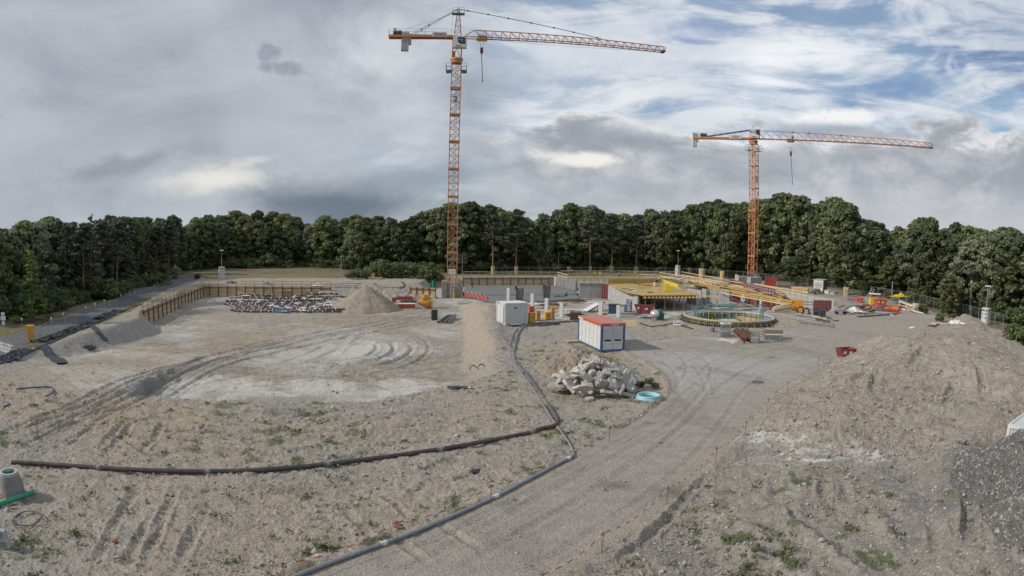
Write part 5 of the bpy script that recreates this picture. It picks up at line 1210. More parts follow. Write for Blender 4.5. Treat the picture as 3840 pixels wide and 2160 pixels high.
def red_form(p0, p1, z0, h, label, cols=4, rows=4, lean=0, mt=None, name='wall_formwork', rz_add=0):
    a, b = W(p0[0], p0[1], z0), W(p1[0], p1[1], z0); L_ = (b-a).length; rz = math.atan2(b.y-a.y, b.x-a.x)+rz_add
    t = thing(name, label, 'formwork', (a.x, a.y, z0), rz, 'red wall formwork panels'); t.rotation_euler = (lean, 0, rz)
    m = MB(); m.box((L_/2, .12, h/2), (L_, .04, h)); m.build('plywood', M_lgrey, t); m = MB()
    for i in range(cols+1): m.box((L_*i/cols, 0, h/2), (.12, .18, h))
    for i in range(cols): m.box((L_*(i+.5)/cols, 0, h/2), (.05, .10, h))
    for k in range(rows+1): m.box((L_/2, 0, .06+(h-.12)*k/rows), (L_, .14, .12))
    m.build('frame', mt or M_dred, t); return t
red_form((2258, 1119), (2279, 1123), FL, ztop-FL, 'narrow red end formwork between two concrete walls', 3, 9)
red_form((3050, 1167), (3122, 1169), FL, Zat(3080, 1125, W(3080, 1167, FL))-FL, 'red formwork panel leaning on the long basement wall, right end', 6, 5)
for k, (x0, y0, x1, y1) in enumerate(((2738, 1131, 2775, 1135), (2795, 1137, 2840, 1143), (2860, 1147, 2885, 1151))):
    red_form((x0, y0), (x1, y1), FL, 2.5, ('red grid formwork behind the ring, first from the grey wall', 'red grid formwork behind the ring, middle one', 'red grid formwork behind the ring, next to the white column')[k], 5, 7)
red_form((2736, 1066), (2905, 1107), .15, 1.2, 'long row of red and white panels along the right deck edge', 16, 2)
# red sloping formwork, crane corner
a, b = W(1735, 1107, FL+.5), W(1830, 1128, FL+.5); m = MB(); L_ = (b-a).length; m.box((L_/2, 0, .35), (L_, .12, .75)); single('slab_edge_form', m, M_red, 'dark red slab edge formwork with white props below the crane base', 'formwork', a, math.atan2(b.y-a.y, b.x-a.x))
m = MB()
for k in range(6): x = L_*k/6+.4; m.bar((x, -.15, 0), (x+.8, -.5, 1.2), .05); m.bar((x+.8, -.5, 1.2), (x+1.4, -.1, 0), .05)
single('bracing_frame', m, M_white, 'white zigzag braces in front of the dark red edge formwork', 'brace', a+Vector((0, -.2, 0)), math.atan2(b.y-a.y, b.x-a.x))

# ---- grey floor slab left, the yellow deck
def poly_slab(name, pts, z0, z1, mt, label, cat, kind=None, edge=None):
    P = [W(p[0], p[1], z1) for p in pts]; c = sum(P, Vector())/len(P); t = thing(name, label, cat, (c.x, c.y, z0)); m = MB(); m.prism([(p.x-c.x, p.y-c.y) for p in P], 0, z1-z0); m.build('slab_body' if name != 'slab_formwork' else 'deck', mt, t); return t, P, c
M_slab = mat('fresh_dark_concrete', (.175, .18, .175), .7, var=.16, scale=.35, bump=.1, dirt=.25, dirtcol=(.24, .24, .23), stretch=(1, 2.2, 1))
poly_slab('floor_slab', [(1738, 1098), (1745, 1072), (1830, 1066), (2078, 1064), (2150, 1085), (2172, 1119), (2060, 1127), (1935, 1132), (1868, 1131)], FL-.02, FL+.3, M_slab, 'smooth dark grey floor slab left of the concrete walls', 'slab')
t, P, c = poly_slab('slab_formwork', [(2281, 1062), (2476, 1060), (2560, 1080), (2622, 1106), (2415, 1107), (2348, 1095), (2279, 1068)], .62, .74, M_yform, 'yellow plywood slab deck carried on joists and steel props', 'slab formwork')
dz = .74
def loc(px, py, z=.74): q = W(px, py, z); return Vector((q.x-c.x, q.y-c.y, q.z-.62))
m = MB()
for k in range(15):
    f = k/14; a_ = loc(2420+f*195, 1107.5); m.bar((a_.x, a_.y-.5, -.22), (a_.x+.3, a_.y+6+5*f, -.22), .12, .2)
m.build('joist', M_ybeam, t)
m = MB(); a_, b_ = loc(2415, 1107), loc(2622, 1106)
for k in range(3): m.bar((a_.x, a_.y+.6+k*4, -.42), (b_.x, b_.y+.6+k*4, -.42), .12, .2)
m.build('main_beam', M_ybeam, t)
for k, px in enumerate((2424, 2459, 2497, 2533, 2568, 2600, 2440, 2480, 2520, 2558, 2590)):
    a_ = loc(px, 1107); y = a_.y+.6+(0 if k < 6 else 4.2); m = MB(); hh = .62-FL-.5; m.cyl((a_.x, y, -.5-hh), .05, hh*.6, 8); m.cyl((a_.x, y, -.5-hh*.45), .035, hh*.45, 8)
    if k < 6:
        for an in (0, 2.1, 4.2): m.bar((a_.x, y, -.5-hh+.7), (a_.x+.55*math.cos(an), y+.55*math.sin(an), -.5-hh), .04)
    m.build('steel_prop', M_steel, t)
m = MB(); a_, b_ = loc(2280, 1064), loc(2480, 1060); a_.z = b_.z = .12; m.bar(a_+Vector((0, 0, .45)), b_+Vector((0, 0, .45)), .12, .95); m.build('edge_board', M_yform, t)
m = MB(); a_, b_ = loc(2466, 1053), loc(2543, 1080); m.bar(a_+Vector((0, 0, .35)), b_+Vector((0, 0, .35)), .12, .85)
for k in range(5): q = a_.lerp(b_, .4+k*.13); m.box(q+Vector((-.02, -.1, .35)), (.08, .1, .8))
m.build('edge_board', M_yel, t)
# beams and planks lying about
def beam_px(a, b, z, w, h, mt, label, cat='timber', name='timber_beam', group=None):
    A, B = W(a[0], a[1], z), W(b[0], b[1], z); L_ = (B-A).length; m = MB(); m.box((L_/2, 0, 0), (L_, w, h*.35 if name == 'formwork_beam' else h))
    if name == 'formwork_beam': m.box((L_/2, 0, h*.4), (L_, w*2, h*.25)); m.box((L_/2, 0, -h*.4), (L_, w*2, h*.25))
    d = B-A; o = m.build(name, mt); o.location = A; o.rotation_euler = (0, -math.atan2(d.z, math.hypot(d.x, d.y)), math.atan2(d.y, d.x)); return tag(o, label, cat, group)
for k, (a, b, z, mt, lab) in enumerate((((2622, 1069), (2972, 1131), .5, M_ybeam, 'longest yellow beam over the right basement, top one'), ((2655, 1080), (2962, 1138), .35, M_ybeam, 'long yellow beam over the right basement, second'),
        ((2668, 1092), (2960, 1144), .2, M_woodl, 'pale beam over the right basement, lowest'), ((2585, 1066), (2700, 1071), .8, M_yform, 'yellow beam end beside the striped crate'), ((2480, 1062), (2700, 1072), .7, M_yform, 'thin yellow beam along the back of the deck'),
        ((2622, 1109), (2697, 1112), .4, M_ybeam, 'yellow beam resting on the slim white column'), ((2545, 1050), (2585, 1043), .9, M_woodl, 'short slanted beam behind the deck'), ((2480, 1040), (2700, 1062), .6, M_woodl, 'long pale plank behind the deck'))):
    beam_px(a, b, z, .12, .2, mt, lab, name='formwork_beam' if k in (0, 1) else 'timber_beam', group='long beams of the right deck')
# second deck strip along the right
poly_slab('slab_formwork', [(2600, 1062), (2690, 1066), (2960, 1125), (2957, 1128), (2690, 1071), (2600, 1068)], .1, .22, M_yform, 'narrow yellow plywood strip along the right basement', 'slab formwork')
# parapet rails
def rail(pts, z, h, label, rows=(1.0, .5), post=2.2, mt=None, w=.17):
    P = [W(p[0], p[1], z+h) for p in pts]; c_ = P[0]; t = thing('guard_railing', label, 'railing', (c_.x, c_.y, z), 0, 'timber guard railings'); Q = [Vector((p.x-c_.x, p.y-c_.y, 0)) for p in P]
    for q in rows:
        for i in range(len(Q)-1):
            m = MB(); m.bar(Q[i]+Vector((0, 0, h*q-.08)), Q[i+1]+Vector((0, 0, h*q-.08)), .045, w); m.build('board', mt or M_woodl, t)
    for i in range(len(Q)-1):
        L_ = (Q[i+1]-Q[i]).length; k = max(1, round(L_/post))
        for j in range(k+1): p = Q[i].lerp(Q[i+1], j/k); m = MB(); m.box(p+Vector((0, .06, h*.5)), (.08, .08, h)); m.build('post', M_woodg, t)
    return t
rail([(2105, 1014), (2330, 1015), (2540, 1019)], .2, 1.3, 'topmost timber railing behind the hi-vis workers', (1.0, .3))
rail([(2090, 1019), (2128, 1030)], .2, 1.2, 'short railing at the corner turning toward the workers')
rail([(2140, 1026), (2400, 1027), (2470, 1030)], .3, 1.0, 'second timber railing in front of the workers', (1.0,))
rail([(2155, 1034), (2411, 1036)], .5, 1.2, 'third timber railing above the brown edge boards', (1.0, .62, .25))
rail([(2556, 1018), (2640, 1033), (2736, 1048)], .2, 1.2, 'upper right railing behind the orange bucket', (1.0, .35))
rail([(2473, 1021), (2585, 1037), (2700, 1062)], .5, 1.2, 'middle right railing slanting behind the deck', (1.0, .35))
rail([(2736, 1053), (2850, 1068), (2930, 1083)], .1, 1.15, 'right railing above the red and white panel row', (1.0, .3))
rail([(2828, 1062), (2920, 1078), (3030, 1096)], .1, 1.1, 'rightmost timber railing above the basement wall', (1.0, .5))
rail([(2412, 1110), (2426, 1110)], FL, 1.0, 'tiny railing under the deck')
m = MB(); A, B = W(2155, 1046, .3), W(2405, 1047, .3); L_ = (B-A).length
for k in range(24): m.box((L_*(k+.5)/24, 0, .1), (.2, .5, .35))
m.box((L_/2, .1, .35), (L_, .6, .12)); single('edge_beam_row', m, M_wood, 'row of brown edge timbers under the third railing', 'timber', A, math.atan2(B.y-A.y, B.x-A.x))
m = MB(); A, B = W(2118, 1042, .2), W(2160, 1042, .2); L_ = (B-A).length; m.box((L_/2, 0, .2), (L_, 1.2, .1))
for k in range(7): m.box((L_*(k+.5)/7, -.5, -.05), (.12, 1.0, .3))
single('bracket_deck', m, M_orange, 'orange bracket deck under the railing corner', 'formwork', A)
for k, px in enumerate((2100, 2108, 2117, 2126, 2136, 2146)):
    p = W(px, 1082, FL); m = MB(); m.cyl((0, 0, 0), .05, Zat(px, 1048, p)-FL, 6); single('steel_prop', m, M_steel, 'thin grey prop under the orange bracket deck', 'prop', p, 0, 'props under the bracket deck')

# ---- containers
def frame_box(m, w, l, h, f, mi): pass
def store_container():
    a, b = W(1893.2, 1220.5, .1), W(1976.4, 1215.5, .1); rz = .4439; t = thing('store_container', 'plain white ten foot container with double doors on its left side', 'container', (a.x, a.y, .08), rz); w, l, h = 2.99, 2.44, 2.6
    m = MB(); m.box((w/2, l/2, h/2), (w-.1, l-.1, h-.08)); m.build('body', M_lgrey, t)  # light grey paints in the shaded front; the container itself is white
    m = MB()
    for x in (.07, w-.07):
        for y in (.07, l-.07): m.box((x, y, h/2), (.16, .16, h))
    for z in (.08, h-.08):
        for y in (.05, l-.05): m.box((w/2, y, z), (w-.3, .12, .17))
        for x in (.05, w-.05): m.box((x, l/2, z), (.12, l-.3, .17))
    m.build('frame', M_white, t, .01)
    m = MB(); m.box((w/2, l/2, h-.03), (w-.16, l-.16, .06))
    for k in range(9): m.box((.35+k*.3, l/2, h+.005), (.05, l-.3, .03))
    m.build('roof', M_white, t)
    for k in (0, 1): d = MB(); d.box((-.02, .24+.5+k*1.0, h/2), (.06, .94, h-.45)); d = d.build('door', M_white, t, .01); q = MB(); q.bar((-.07, .35+k*1.75, .3), (-.07, .35+k*1.75, h-.35), .04); q.build('lock_bar', M_steel, d)
    m = MB()
    for x in (.5, w-.6): m.box((x, -.012, .1), (.36, .04, .11))
    m.box((-.012, 1.9, h-.1), (.04, .4, .1)); m.build('fork_pocket', M_black, t)  # solid black blocks; the dark of hollow openings is put into the colour
    s = MB(); s.box((1.35, -.0, 2.0), (.36, .04, .2)); s = s.build('sign', M_redink, t); text_obj('DSD', .15, M_white, s, (1.35, -.03, 2.0), (math.pi/2, 0, 0), ext=.004)
    m = MB(); m.box((.1, .1, -.1), (.9, .5, .14)); m.box((w-.4, .2, -.1), (.9, .4, .14)); m.box((.2, l-.2, -.1), (.8, .4, .14)); m.build('support_timber', M_wood, t)
store_container()
def office_container():
    a = W(2251.7, 1320.9, 0); rz = .2528; t = thing('office_container', 'white container with blue frame, faded red roof and two shuttered windows', 'container', (a.x, a.y, gz(a.x, a.y)+.02), rz); w, l, h = 2.435, 6.055, 2.6
    m = MB(); m.box((w/2, l/2, h/2), (w-.12, l-.12, h-.2)); m.build('body', M_white, t)
    m = MB()
    for x in (.1, w-.1):
        for y in (.1, l-.1): m.box((x, y, h/2-.1), (.2, .2, h-.2))
    for y in (.05, l-.05): m.box((w/2, y, .09), (w-.4, .12, .18))
    for x in (.05, w-.05): m.box((x, l/2, .09), (.12, l-.4, .18))
    m.build('frame', M_blue, t, .012)
    M_or = mat('red_orange_fascia', (.52, .10, .035), .5, var=.1, dirt=.2, dirtcol=(.35, .12, .08))
    m = MB()
    for y in (.02, l-.02): m.box((w/2, y, h-.1), (w+.04, .12, .22))
    for x in (.02, w-.02): m.box((x, l/2, h-.1), (.12, l-.16, .22))
    m.build('fascia', M_or, t)
    m = MB(); m.box((w/2, l/2, h-.02), (w-.14, l-.14, .1)); m.box((w/2+.0, l/2, h+.035), (.06, l-.2, .03))
    for k in range(1, 8): m.box((w/2, l*k/8, h+.033), (w-.2, .03, .015))
    m.build('roof', M_redroof, t)
    for k in (0, 1):
        x = .72+k*1.02; m = MB(); m.box((x, .045, 1.45), (.88, .05, 1.32)); wd = m.build('window', M_white, t); q = MB(); q.box((x, .012, 1.62), (.78, .03, .98))
        for j in range(14): q.box((x, -.006, 1.17+j*.07), (.78, .012, .05))
        q.build('roller_shutter', M_lgrey, wd); q = MB(); q.box((x-.03, .012, 1.04), (.66, .03, .17)); q.build('pane', M_glass, wd); q = MB(); q.box((x, -.02, .84), (.86, .1, .1)); q.build('sill', M_white, wd)
    m = MB(); m.box((w/2, .03, h/2), (.035, .03, h-.4))
    for k in range(1, 6): m.box((.028, l*k/6, h/2), (.02, .02, h-.4))
    m.build('panel_joint', M_lgrey, t)
    s = MB(); s.box((1.35, -.055, h-.1), (.72, .02, .14)); s = s.build('sign', M_white, t); text_obj('EL-SYSTEM', .12, M_ink, s, (1.35, -.068, h-.1), (math.pi/2, 0, 0), ext=.003)
    s = MB(); s.box((-.055, 5.2, h-.12), (.02, 1.3, .15)); s.build('sign', M_white, t)
    s = MB(); s.box((.3, .035, .45), (.13, .04, .13)); s.build('vent', M_conc, t)
office_container()
def edge_container():
    a = W(3781, 1592, 2.6); an = R(26); t = thing('ribbed_container', 'white ribbed sea container cut off by the right edge behind dark gravel', 'container', (a.x+2.44*math.sin(an), a.y-2.44*math.cos(an), 0), an); L_, w, h = 6.0, 2.44, 2.6; m = MB(); m.box((L_/2, w/2, h/2), (L_-.16, w-.16, h-.1)); m.build('body', M_white, t)
    m = MB()
    for k in range(26): m.box((.2+k*.22, .03, h/2), (.11, .07, h-.35)); m.box((.2+k*.22, w/2, h-.04), (.11, w-.3, .06))
    for k in range(9): m.box((.03, .25+k*.24, h/2), (.07, .12, h-.35))
    m.build('rib', M_lgrey, t); m = MB()
    for x in (.07, L_-.07):
        for y in (.07, w-.07): m.box((x, y, h/2), (.16, .16, h+.02))
    for y in (.05, w-.05):
        for z in (.08, h-.06): m.box((L_/2, y, z), (L_-.3, .13, .16))
    for z in (.08, h-.06): m.box((.05, w/2, z), (.13, w-.3, .16)); m.box((L_-.05, w/2, z), (.13, w-.3, .16))
    m.build('frame', M_white, t)
edge_container()
# ---- cabinets beside the white container
def cabinet(px0, px1, yt, yb, label, mt, z=0.0, rz=.4):
    p = W((px0+px1)/2, yb, z); ppm = FPX/(p-Vector((0, 0, CAM_H))).length; w = (px1-px0)/ppm; h = Zat((px0+px1)/2, yt, p)-z-.15
    t = thing('power_cabinet', label, 'cabinet', (p.x, p.y+.3, gz(p.x, p.y)), rz, 'orange and red site power cabinets'); m = MB(); m.box((0, 0, h/2+.12), (w*.72, w*.62, h)); m.build('housing', mt, t, .02)
    m = MB(); m.box((0, 0, h+.14), (w*.78, w*.7, .06)); m.build('lid', mt, t); m = MB()
    for a in (-1, 1): m.box((a*w*.28, 0, .05), (.1, w*.6, .12))
    m.build('skid', M_dark, t); m = MB(); m.box((0, -w*.318, h*.55), (w*.5, .02, h*.6)); d = m.build('door', mt, t); q = MB(); q.box((w*.18, -w*.34, h*.55), (.05, .04, .14)); q.build('handle', M_dark, d)
    q = MB(); s = .13; q.add([(-s, -w*.333, h*.62), (s, -w*.333, h*.62), (0, -w*.333, h*.62+s*1.7)], [(0, 1, 2)]); q.build('warning_sign', M_ink, d)
M_ocab = mat('orange_cabinet_paint', (.60, .30, .06), .5, var=.1, dirt=.3, dirtcol=(.45, .28, .12))
M_rcab = mat('orange_red_paint', (.62, .10, .05), .5, var=.1, dirt=.2)
for a in ((1977, 2004, 1148, 1190, 'orange red cabinet behind the white container corner', M_rcab), (1978, 2010, 1174, 1216, 'front orange cabinet nearest the white container', M_ocab), (2005, 2028, 1167, 1205, 'faded orange cabinet second from the white container', M_ocab),
          (2015, 2040, 1150, 1191, 'tall orange cabinet left of the middle column', M_ocab), (2046, 2064, 1150, 1182, 'small orange cabinet behind the middle column', M_orange), (2062, 2081, 1155, 1198, 'tall narrow orange cabinet, rightmost of the group', M_orange), (2037, 2068, 1172, 1201, 'low wide orange cabinet in front, right group', M_ocab)):
    cabinet(*a)
# ---- toilet, skips, tanks
def toilet(p, label, rz=.1):
    t = thing('portable_toilet', label, 'toilet', p, rz); m = MB(); m.box((0, 0, 1.05), (1.1, 1.1, 2.0)); m.build('cabin', M_blue, t, .03); m = MB(); m.box((0, -.565, 1.02), (.66, .04, 1.75)); d = m.build('door', M_white, t)
    q = MB(); q.box((.0, -.60, 1.5), (.16, .02, .22)); q.build('sign', M_gsteel, d); q = MB(); q.box((.25, -.60, 1.05), (.05, .05, .15)); q.build('handle', M_dark, d)
    q = MB(); q.box((-.0, -.60, 1.15), (.32, .02, .05)); q.build('sign', M_ink, d)
    m = MB(); m.tube([(0, -.6, 2.02), (0, .6, 2.02)], [.6, .6], 16); o = m.build('roof', M_white, t); o.scale = (1, 1, .42); o.location = (0, 0, 1.18); m = MB(); m.box((0, 0, .04), (1.2, 1.2, .1)); m.build('skid', M_dark, t)
toilet(W(2354, 1169, FL), 'blue and white portable toilet beside the long pale wall')
def skip(p, rz, L_, w, h, mt, label, tag_txt=True):
    t = thing('skip', label, 'skip', p, rz, 'open waste skips'); v = []; 
    B = [(-L_*.33, -w/2, 0), (L_*.33, -w/2, 0), (L_*.33, w/2, 0), (-L_*.33, w/2, 0)]; T = [(-L_/2, -w/2, h), (L_/2, -w/2, h), (L_/2, w/2, h), (-L_/2, w/2, h)]; k = .92
    Bi = [(a*k, b*k, .12) for a, b, c_ in B]; Ti = [(a*.96, b*.94, h) for a, b, c_ in T]; m = MB()
    m.add(B+T+Bi+Ti, [(3, 2, 1, 0)]+[(i, (i+1) % 4, 4+(i+1) % 4, 4+i) for i in range(4)]+[(4+i, 4+(i+1) % 4, 12+(i+1) % 4, 12+i) for i in range(4)]+[(8+(i+1) % 4, 8+i, 12+i, 12+(i+1) % 4) for i in range(4)]+[(8, 9, 10, 11)]); m.build('shell', mt, t)
    m = MB()
    for i in range(4): m.bar(T[i], T[(i+1) % 4], .1)
    for x in (-.2, .2): m.box((L_*x, -w/2-.03, h*.5), (.08, .08, h*.9)); m.box((L_*x, w/2+.03, h*.5), (.08, .08, h*.9))
    m.build('rim', mt, t)
    if tag_txt: q = MB(); q.box((L_*.1, -w/2-.05, h*.62), (.45, .03, .3)); q.build('sign', M_white, t); q = MB(); q.box((-L_*.3, -w/2-.02, h*.7), (.35, .03, .28)); q.build('sign', M_white, t)
    return t
p = W(2420, 1177, FL); skip((p.x, p.y+.9, FL), R(-12), 3.4, 1.8, 1.35, M_dred, 'dark red skip between the portable toilet and the silver tank')
p = W(3150, 1352); skip((p.x+.7, p.y+.2, gz(p.x, p.y)), R(8), 1.75, 1.2, .8, M_dred, 'red skip with two white squares half hidden by the large mound')
p = W(3305, 1149); skip((p.x, p.y+.5, 0), R(-5), 2.4, 1.5, 1.2, M_rcab, 'faded red skip right below the yellow crate')
# silver tank
p = W(2457, 1204, 0); t = thing('silver_tank', 'round silver tank on legs left of the round ring', 'tank', (p.x, p.y+.5, gz(p.x, p.y)), R(20)); m = MB(); m.sphere((0, 0, .85), .62, (1, 1.15, .85), 16); m.build('vessel', M_alu if 'M_alu' in globals() else mat('bright_aluminium', (.62, .64, .66), .3, .6, var=.08), t)
m = MB()
for s in (-1, 1): m.bar((s*.4, -.3, .5), (s*.55, -.45, 0), .07); m.bar((s*.4, .3, .5), (s*.55, .45, 0), .07)
m.bar((-.5, -.6, .0), (-.5, -.6, .5), .06); m.build('leg', M_red, t)
p = W(2478, 1201, 0); m = MB(); m.box((0, 0, .45), (.9, 1.0, .9)); m.box((0, -.1, 1.0), (.6, .6, .3)); m.cyl((.2, .2, 1.0), .12, .4, 8); single('pump_unit', m, mat('dark_green_paint', (.02, .11, .09), .5), 'dark green machine just right of the silver tank', 'machine', (p.x, p.y+.8, gz(p.x, p.y)), .2, None, .04)
# dark covered box on the blinding
p = W(2305, 1180, FL); t = thing('covered_box', 'dark covered box with speckled side behind the short column', 'box', (p.x, p.y+.8, FL), R(-15)); m = MB(); m.box((0, 0, .8), (1.7, 1.5, 1.5)); m.build('body', M_navy, t, .03); m = MB(); m.box((0, 0, 1.6), (1.9, 1.7, .08)); m.build('lid', M_dark, t); m = MB(); m.box((-.87, 0, .8), (.04, 1.3, 1.3)); m.build('side_panel', M_rubble, t)
# slanted panel on red frame
A, B = W(2192, 1166, FL+.2), W(2243, 1137, FL+1.3); t = thing('tilted_panel', 'long white panel tilted on a red frame before the column', 'panel', A, 0); m = MB(); d = B-A; m.bar((0, 0, 0), d, 1.3, .12); m.build('board', M_plast, t); m = MB(); m.bar((.3, .1, -.18), d+Vector((0, .1, -.18)), .9, .14)
for f in (.4, .7, .95): q = d*f; m.bar(q+Vector((0, 0, -.2)), (q.x, q.y, -A.z+FL), .1)
m.build('frame', M_red, t)
# ---- people
def person(p, rz, pose, label, vest=True, helmet=None, group='workers'):
    """one continuous skinned body with fingers, clothing as children"""
    V = []; E_ = []; Rr = []; WRS = []
    def n(pos, r, par=None):
        V.append(Vector(pos)); Rr.append(r if isinstance(r, tuple) else (r, r))
        if par is not None: E_.append((par, len(V)-1))
        return len(V)-1
    if pose == 'kneel': hz = .42
    elif pose == 'bend': hz = .92
    else: hz = .95
    tilt = {'stand': .05, 'bend': .9, 'kneel': .5, 'crouch': .7}.get(pose, .1); hz = .45 if pose == 'crouch' else hz
    pel = n((0, 0, hz), (.15, .12)); up = Vector((0, -math.sin(tilt), math.cos(tilt)))
    P0 = Vector((0, 0, hz)); w = n(P0+up*.18, (.14, .11), pel); ch = n(P0+up*.40, (.17, .12), w); nk = n(P0+up*.53, (.06, .06), ch); hd0 = n(P0+up*.60+Vector((0, -.01, .0)), (.065, .07), nk)
    h1 = n(P0+up*.70+Vector((0, -.03, .0)), (.085, .105), hd0); h2 = n(P0+up*.78+Vector((0, -.03, 0)), (.07, .085), h1); nose = n(P0+up*.69+Vector((0, -.13, 0)), .018, h1)
    for s in (-1, 1):
        sh = n(P0+up*.46+Vector((s*.19, 0, 0)), .065, ch)
        if pose == 'stand': el = Vector((s*.24, -.06, hz+.22)); wr = Vector((s*.2, -.26, hz+.12))
        elif pose == 'bend': el = P0+up*.40+Vector((s*.22, -.1, -.28)); wr = el+Vector((-s*.05, -.05, -.26))
        else: el = P0+up*.30+Vector((s*.24, -.16, -.08)); wr = el+Vector((-s*.08, -.22, -.06))
        e = n(el, .045, sh); w_ = n(wr, .03, e); WRS.append(Vector(wr)); d = (wr-el).normalized(); pa = n(wr+d*.06, (.035, .02), w_); side = Vector((s, 0, 0)).cross(d).normalized(); lat = d.cross(side).normalized()
        for k, (o_, ln) in enumerate(((-.03, .065), (-.01, .08), (.01, .075), (.03, .06))): f1 = n(wr+d*.10+lat*o_, .009, pa); n(wr+d*(.10+ln*.6)+lat*o_*1.2-side*.02, .008, f1)
        t1 = n(wr+d*.05-lat*s*.045, .011, pa); n(wr+d*.085-lat*s*.06-side*.01, .009, t1)
        hp = n((s*.10, 0, hz-.06), .085, pel)
        if pose == 'kneel': kn = (s*.14, -.38, .36 if s > 0 else .08); an = (s*.14, -.32 if s > 0 else .30, .08); toe = (s*.14, -.46 if s > 0 else .44, .03)
        elif pose == 'crouch': kn = (s*.18, -.38, .50); an = (s*.16, -.05, .08); toe = (s*.17, -.20, .04)
        else: kn = (s*.12, -.03, hz*.52); an = (s*.13, .03, .08); toe = (s*.14, -.12, .04)
        k_ = n(kn, .06, hp); a_ = n(an, .042, k_); n(toe, (.045, .035), a_)
    me = bpy.data.meshes.new('person'); me.from_pydata([tuple(v) for v in V], E_, []); o = bpy.data.objects.new('person', me); COL.objects.link(o)
    md = o.modifiers.new('s', 'SKIN'); sv = me.skin_vertices[0].data
    for i, r in enumerate(Rr): sv[i].radius = r; sv[i].use_root = (i == 0)
    o.modifiers.new('u', 'SUBSURF').levels = 1
    dg = bpy.context.evaluated_depsgraph_get(); m2 = bpy.data.meshes.new_from_object(o.evaluated_get(dg)); o.modifiers.clear(); o.data = m2; m2.materials.clear(); m2.materials.append(M_skin)
    m2.polygons.foreach_set('use_smooth', [True]*len(m2.polygons))
    # garments: offset copies of the matching body faces
    def garment(nm, mt, test, off):
        bm = bmesh.new(); bm.from_mesh(m2); bm.normal_update(); dele = [f for f in bm.faces if not test(f.calc_center_median())]; bmesh.ops.delete(bm, geom=dele, context='FACES')
        for v in bm.verts: v.co += v.normal*off
        g = bpy.data.meshes.new(nm); bm.to_mesh(g); bm.free(); g.materials.append(mt); g.polygons.foreach_set('use_smooth', [True]*len(g.polygons)); q = bpy.data.objects.new(nm, g); COL.objects.link(q); q.parent = o
    along = lambda c_: (c_-P0).dot(up)
    garment('trousers', M_cloth, lambda c_: along(c_) < .17 and c_.z < hz+.17 and c_.z > .05 and all((c_-q_).length > .11 for q_ in WRS), .012)
    garment('vest' if vest else 'jacket', M_hivis if vest else (M_cloth2 if pose != 'crouch' else M_cloth), lambda c_: .02 < along(c_) < .53 and abs(c_.x) < .27, .018)
    garment('boot', M_black, lambda c_: c_.z < .12, .012)
    tp = P0+up*.76+Vector((0, -.03, 0)); hm = MB(); hm.sphere((0, 0, 0), .125, (1, 1.15, .8), 12); hm.tube([(0, .02, -.03), (0, -.0, -.045)], [.14, .15], 12)
    hq = hm.build('helmet' if helmet else 'hair', helmet or M_hair, o); hq.location = tp; hq.rotation_euler = (tilt*.6, 0, 0)
    o.location = p; o.rotation_euler = (0, 0, rz); tag(o, label, 'person', group); return o
def at_level(px, py, z): q = W(px, py, z); return (q.x, q.y, z)
person(at_level(2229, 1036, .15), .2, 'bend', 'person in a yellow green vest standing left of the other hi-vis worker', True, M_green)
person(at_level(2253, 1038, .15), -.5, 'bend', 'person in a yellow green vest and dark trousers, second from the left', True, mat('green_helmet', (.05, .25, .1), .4))
person(at_level(2377, 1036, .15), 1.3, 'bend', 'person in a pale green vest bending right behind the railing', True, M_green)
person(at_level(2138, 1032, .15), .7, 'bend', 'person in dark clothes and white helmet at the left of the top railing', False, M_white)
person(at_level(2325, 1040, .15), -.7, 'crouch', 'person stooping with only the white helmet above the railing', False, M_white)
person(at_level(1933, 1086, FL+.3), .4, 'kneel', 'person with white helmet kneeling on the dark slab', False, M_white)
person(at_level(2118, 1116, FL), 1.1, 'crouch', 'person in dark clothes crouching beside the black sheeting', False, M_hair)
person(at_level(1772, 1080, FL+.3), -.4, 'stand', 'person in dark clothes standing right of the concrete crane base', False, M_hair)
